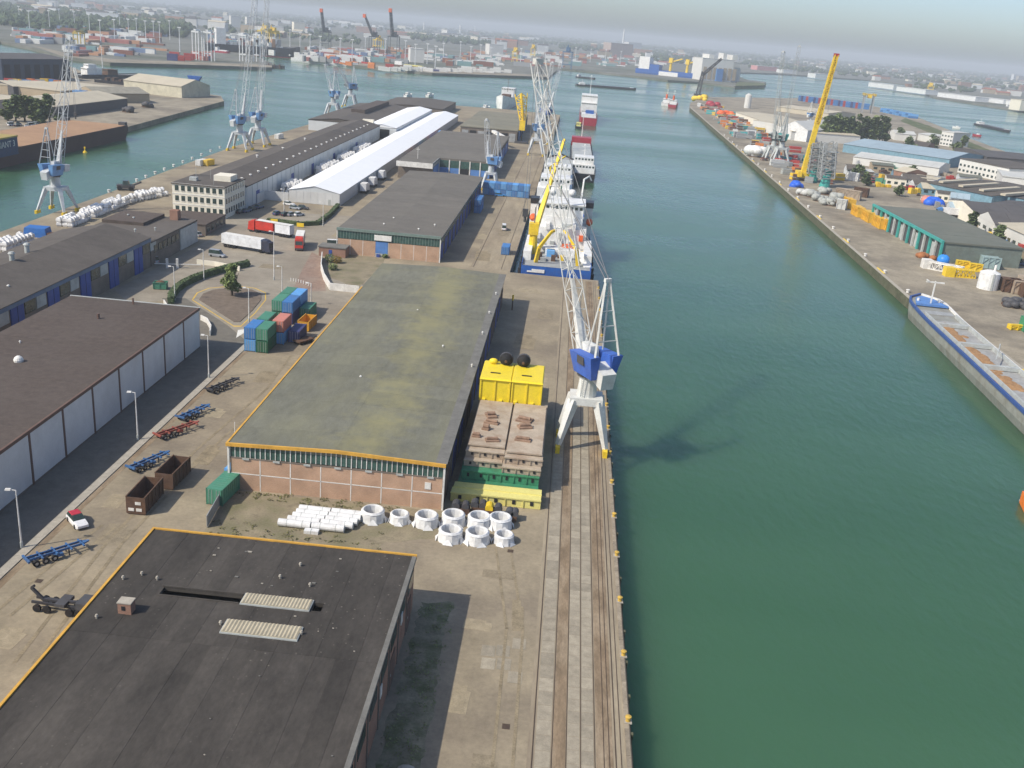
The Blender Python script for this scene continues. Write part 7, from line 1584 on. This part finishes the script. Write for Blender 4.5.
for x in (L*.52, L*.78): MB().cyl((x,0,9),(x,0,30),3,2.4,10).build('crane_post', M_cyel, t); MB().bar((x,0,28),(x+24,0,36),2.4).box(x-4,-4,26,x+4,4,36).build('crane_jib', M_cyel, t)
for (a, b_, m, lab) in (((499,60.5),(534,63.5),M_hullred,'long red hulled ship in the far dock'), ((292,61.5),(358,67.5),M_shipw,'low white river cruiser along the far quay'), ((214,54.5),(230,56),M_hullred,'red and white boat by the white container cranes'), ((392,68),(428,71.8),M_rust,'brown and yellow dredging barge along the far quay')):
    a, b_ = seen(*a,W), seen(*b_,W); L = (b_-a).length; t = thing('moored_ship', lab, 'ship', (a.x,a.y,0), heading(a,b_)); hull(t, L, max(9,L*.1), W-1, W+5, m, M_deck); house(t, L*.1, L*.3, max(7,L*.08), W+5, W+11); MB().box(L*.35,-3,W+5,L*.85,3,W+7.5).build('deck_cover', (M_ppale if m is M_rust else M_shipw), t)
p = seen(262,67,W); t = thing('dolphin_jetty', 'dark jetty stub at the corner of the far quay', 'jetty', (p.x,p.y,0), R(2)); MB().box(0,-4,W-1,28,4,.5).build('deck', M_steel, t)
for k in range(4): MB().cyl((3+k*7,-5,W-2),(3+k*7,-5,2),.8,n=8).build('pile', M_rust, t)
# distinctive far buildings
def FB(lab, px0, px1, py, h, wm, rm, depth=40, win=0, ridge=0, cat='building', grp=None, name='far_building', sl=.075):
    A, B_ = F(px0, py), F(px1, py+(px1-px0)*sl); return hall(lab, A, B_, depth, h, ridge, wm, rm, flat=not ridge, bands=1, win=win, name=name, cat=cat, group=grp)
t = FB('large white factory block with stepped roof on the far bank', 700, 731, 80, 42, M_off, M_ltroof, 50); L = (F(733,82.5)-F(699,80)).length
MB().box(L*.2,5,42,L*.34,40,50).box(L*.6,5,42,L*.68,30,54).box(L*.85,2,42,L*1.0,30,52).build('roof_block', M_off, t); MB().box(L*.42,-6,0,L*.6,-.2,24).build('blue_hall', K_blue, t)
for k in range(7): MB().box(k*L/7+4,-1,3,k*L/7+11,-.2,26).build('bay', M_tan2, t)
FB('pale silo annex right of the white factory', 729, 739, 81.5, 38, M_ltroof, M_ltroof, 60)
FB('pink brown power station block left of the white factory', 610, 632, 56, 46, mat('pink_brown',(.38,.3,.26),.9), M_ltroof, 60); p = F(622,52); t = thing('factory_chimney', 'tall white chimney on the power station', 'chimney', (p.x,p.y,0)); MB().cyl((0,0,0),(0,0,104),5.5,3.6,12).build('shaft', M_sw, t); MB().cyl((0,0,104),(0,0,107),4.0,4.0,12).build('rim', M_off, t)
FB('white square block right of the chimney', 628, 641, 50, 44, M_off, M_ltroof, 60); FB('white tower block at the right horizon', 1013, 1018, 80, 40, M_sw, M_ltroof, 20, 4); FB('tan tower block at the right horizon', 1018, 1030, 81, 34, M_tan2, M_ltroof, 20, 6)
FB('white flat block left of the dark cranes', 294, 305, 34, 34, M_cream, M_ltroof, 40); FB('white twin block behind the far quay, left', 231, 241, 27, 34, M_off, M_ltroof, 40); FB('white twin block behind the far quay, right', 247, 254, 28, 34, M_off, M_ltroof, 40)
FB('white warehouse behind the pale stacks', 410, 424, 62, 22, M_off, M_ltroof, 40); FB('white shed with tan leg beside the red ship', 489, 503, 55, 26, M_off, M_ltroof, 40)
# white warehouses along the right bank
for i, (x0, x1, py, h, lab) in enumerate(((868,893,86.3,16,'first'), (896,925,90.5,15,'second'), (937,975,96.5,14,'third'), (976,1003,100.5,13,'fourth'), (1004,1040,104,13,'fifth'))): FB(lab+' long white warehouse from the left along the right river bank', x0, x1, py, h*.62, M_sw, M_ltroof, 34, cat='warehouse', sl=.13)
FB('pink fronted hall on the right river bank', 757, 777, 70, 14, mat('pinkwall',(.55,.25,.24),.8), M_ltroof, 40, cat='warehouse'); FB('low white hall right of the pink one', 783, 796, 73, 10, M_sw, M_ltroof, 40, cat='warehouse'); FB('low white quay shed below the hazy houses', 815, 830, 78, 12, M_sw, M_ltroof, 40, cat='warehouse')
for (px, py, lab) in ((930,93,'orange yellow quay crane between the white warehouses'),): sts(lab, px, py, M_cyel, 22, False, wid=12, span=10)
FB('cream block with yellow front at the right margin', 1019, 1040, 110.5, 18, M_cream, M_beige, 30)
for (px, py) in ((974,100), (1009,108.5), (1016,109.5)): p = seen(px, py, W); tb = thing('sailing_boat', 'small white boat moored along the right river bank', 'boat', (p.x,p.y,0), R(100), 'boats along the right bank'); hull(tb, 14, 5, W-.5, W+2, M_shipw, M_deck); house(tb, 4, 9, 4, W+2, W+7)
FB('white domed depot far left of the chimney', 447, 457, 36, 30, M_off, M_ltroof, 60)
for (x, y, h, lab) in ((460,31,60,'white refinery column, left'), (424,27,60,'white slim tower on the horizon'), (475,30,54,'white refinery column, right')):
    p = F(x, y+4); t = thing('refinery_column', lab, 'tower', (p.x,p.y,0)); MB().cyl((0,0,0),(0,0,h),7,6,10).build('shaft', M_sw, t); MB().cyl((0,0,h*.6),(0,0,h*.63),9,9,10).build('platform', M_frame, t)
# general town: repeats, small in the picture
def hz(px): return 28+.084*(px-512)
hw = [M_off,M_sw,M_cream,M_tan2,M_greywall,M_brick2]; hr = [M_ltroof,M_slate,M_beige,M_redroof,M_ltroof,M_lbroof]
HM = {}
def town(n, pxr, dlo, dhi, lab, grp, hs=(7,16), ws=(14,50)):
    for k in range(n):
        px = random.uniform(*pxr); py = hz(px)+math.exp(random.uniform(math.log(dlo), math.log(dhi))); p = F(px, py)
        i = random.randrange(6); w, d, h = random.uniform(*ws), random.uniform(12,26), random.uniform(*hs)
        gab = random.random() >= .5; ri = random.randrange(6); gi = random.choice((0,0,0,1,2,2))
        rn = (('grey','dark','red tiled')[(1,2,0)[gi]]+' gabled roof') if gab else (('pale','slate','beige','red','pale','light blue')[ri]+' flat roof')
        t = thing('town_building', ('off white ','white ','cream ','tan ','pale grey ','brick ')[i]+lab+', '+rn, 'building', (p.x,p.y,0), R(random.uniform(-15,15)), grp)
        MB().box(0,0,0,w,d,h).build('wall', hw[i], t)
        if not gab: MB().box(-.4,-.4,h,w+.4,d+.4,h+.8).build('roof', hr[ri], t)
        else: MB().prof([(-.5,h),(d+.5,h),(d/2,h+4)],-.5,w+.5,'x').build('roof', (M_slate,M_redroof,M_beige)[gi], t)
town(70, (0,300), 13, 30, 'hazy building behind the left far quay', 'town behind the left far quay', (8,24), (18,70))
town(60, (300,700), 9, 22, 'hazy building behind the far terminal', 'buildings behind the far terminal', (9,26), (20,90))
town(35, (740,870), 7, 17, 'hazy house behind the right river bank', 'houses behind the right river bank')
town(60, (868,1024), 8, 26, 'hazy roof in the town on the right river bank', 'town on the right river bank', (6,15), (12,40))
# woods and tree belts, too far to tell trees apart
mb = MB(); mb2 = MB()
ico = [(0,0,1),(.89,0,.45),(.28,.85,.45),(-.72,.53,.45),(-.72,-.53,.45),(.28,-.85,.45),(.72,.53,-.45),(-.28,.85,-.45),(-.89,0,-.45),(-.28,-.85,-.45),(.72,-.53,-.45),(0,0,-1)]
icf = [(0,1,2),(0,2,3),(0,3,4),(0,4,5),(0,5,1),(1,6,2),(2,7,3),(3,8,4),(4,9,5),(5,10,1),(2,6,7),(3,7,8),(4,8,9),(5,9,10),(1,10,6),(11,7,6),(11,8,7),(11,9,8),(11,10,9),(11,6,10)]
def blob(m, p, r, h):
    for q in range(3):
        c = (p.x+random.uniform(-.5,.5)*r, p.y+random.uniform(-.5,.5)*r, h*random.uniform(.35,.7)); s = random.uniform(.45,.75)
        m.add([(c[0]+v[0]*r*s*random.uniform(.7,1.25), c[1]+v[1]*r*s*random.uniform(.7,1.25), max(0,c[2]+v[2]*h*.42*random.uniform(.7,1.25))) for v in ico], icf)
def wood(pxr, dlo, dhi, n, r=(7,12), h=(9,15), m=None):
    for k in range(n):
        px = random.uniform(*pxr); d = math.exp(random.uniform(math.log(dlo), math.log(dhi))); p = F(px, hz(px)+d)
        blob(m or (mb if random.random() < .7 else mb2), p, random.uniform(*r), random.uniform(*h))
wood((-20,1044), 2.5, 10, 3600, (16,34), (12,22))
wood((-20,700), 7, 15, 1500, (9,18), (9,16))
wood((0,190), 20, 38, 900, (8,14), (11,18)); wood((0,110), 30, 42, 160, (7,12), (9,14)); wood((190,330), 18, 30, 150, (7,12), (9,14)); wood((165,182), 30, 37, 60, (8,12), (14,22)); wood((410,490), 16, 21, 150, (8,13), (12,20)); wood((560,600), 12, 17, 110, (8,14), (12,18)); wood((300,360), 22, 30, 50, (6,10), (8,12)); wood((740,1024), 8, 20, 700, (8,13), (8,14)); wood((915,975), 22, 27, 60, (6,9), (7,11)); wood((640,700), 14, 22, 120, (9,14), (9,15)); wood((780,860), 12, 20, 90, (7,12), (8,13))
M_fw = mat('far_foliage', (.05,.075,.04), .95, .4, .02); M_fw2 = mat('far_foliage_light', (.07,.095,.04), .95, .4, .02)
tag(mb.build('far_woods', M_fw), 'dark belts of trees spread through the hazy far bank', 'woods', kind='stuff'); tag(mb2.build('far_woods', M_fw2), 'lighter green trees mixed into the hazy far bank', 'woods', kind='stuff')

# ================================================================ HAZE
hm = bpy.data.materials.new('haze_air'); hm.use_nodes = True; n = hm.node_tree.nodes; n.clear()
out = n.new('ShaderNodeOutputMaterial'); pv = n.new('ShaderNodeVolumePrincipled'); pv.inputs['Color'].default_value = (.86,.92,.97,1); pv.inputs['Density'].default_value = 1.65e-4; pv.inputs['Anisotropy'].default_value = 0.0
hm.node_tree.links.new(pv.outputs[0], out.inputs['Volume'])
hb = MB().box(-15500,-2600,-9,15500,16500,118).build('haze', hm); tag(hb, 'thin pale summer haze over the harbour', 'haze', kind='stuff')
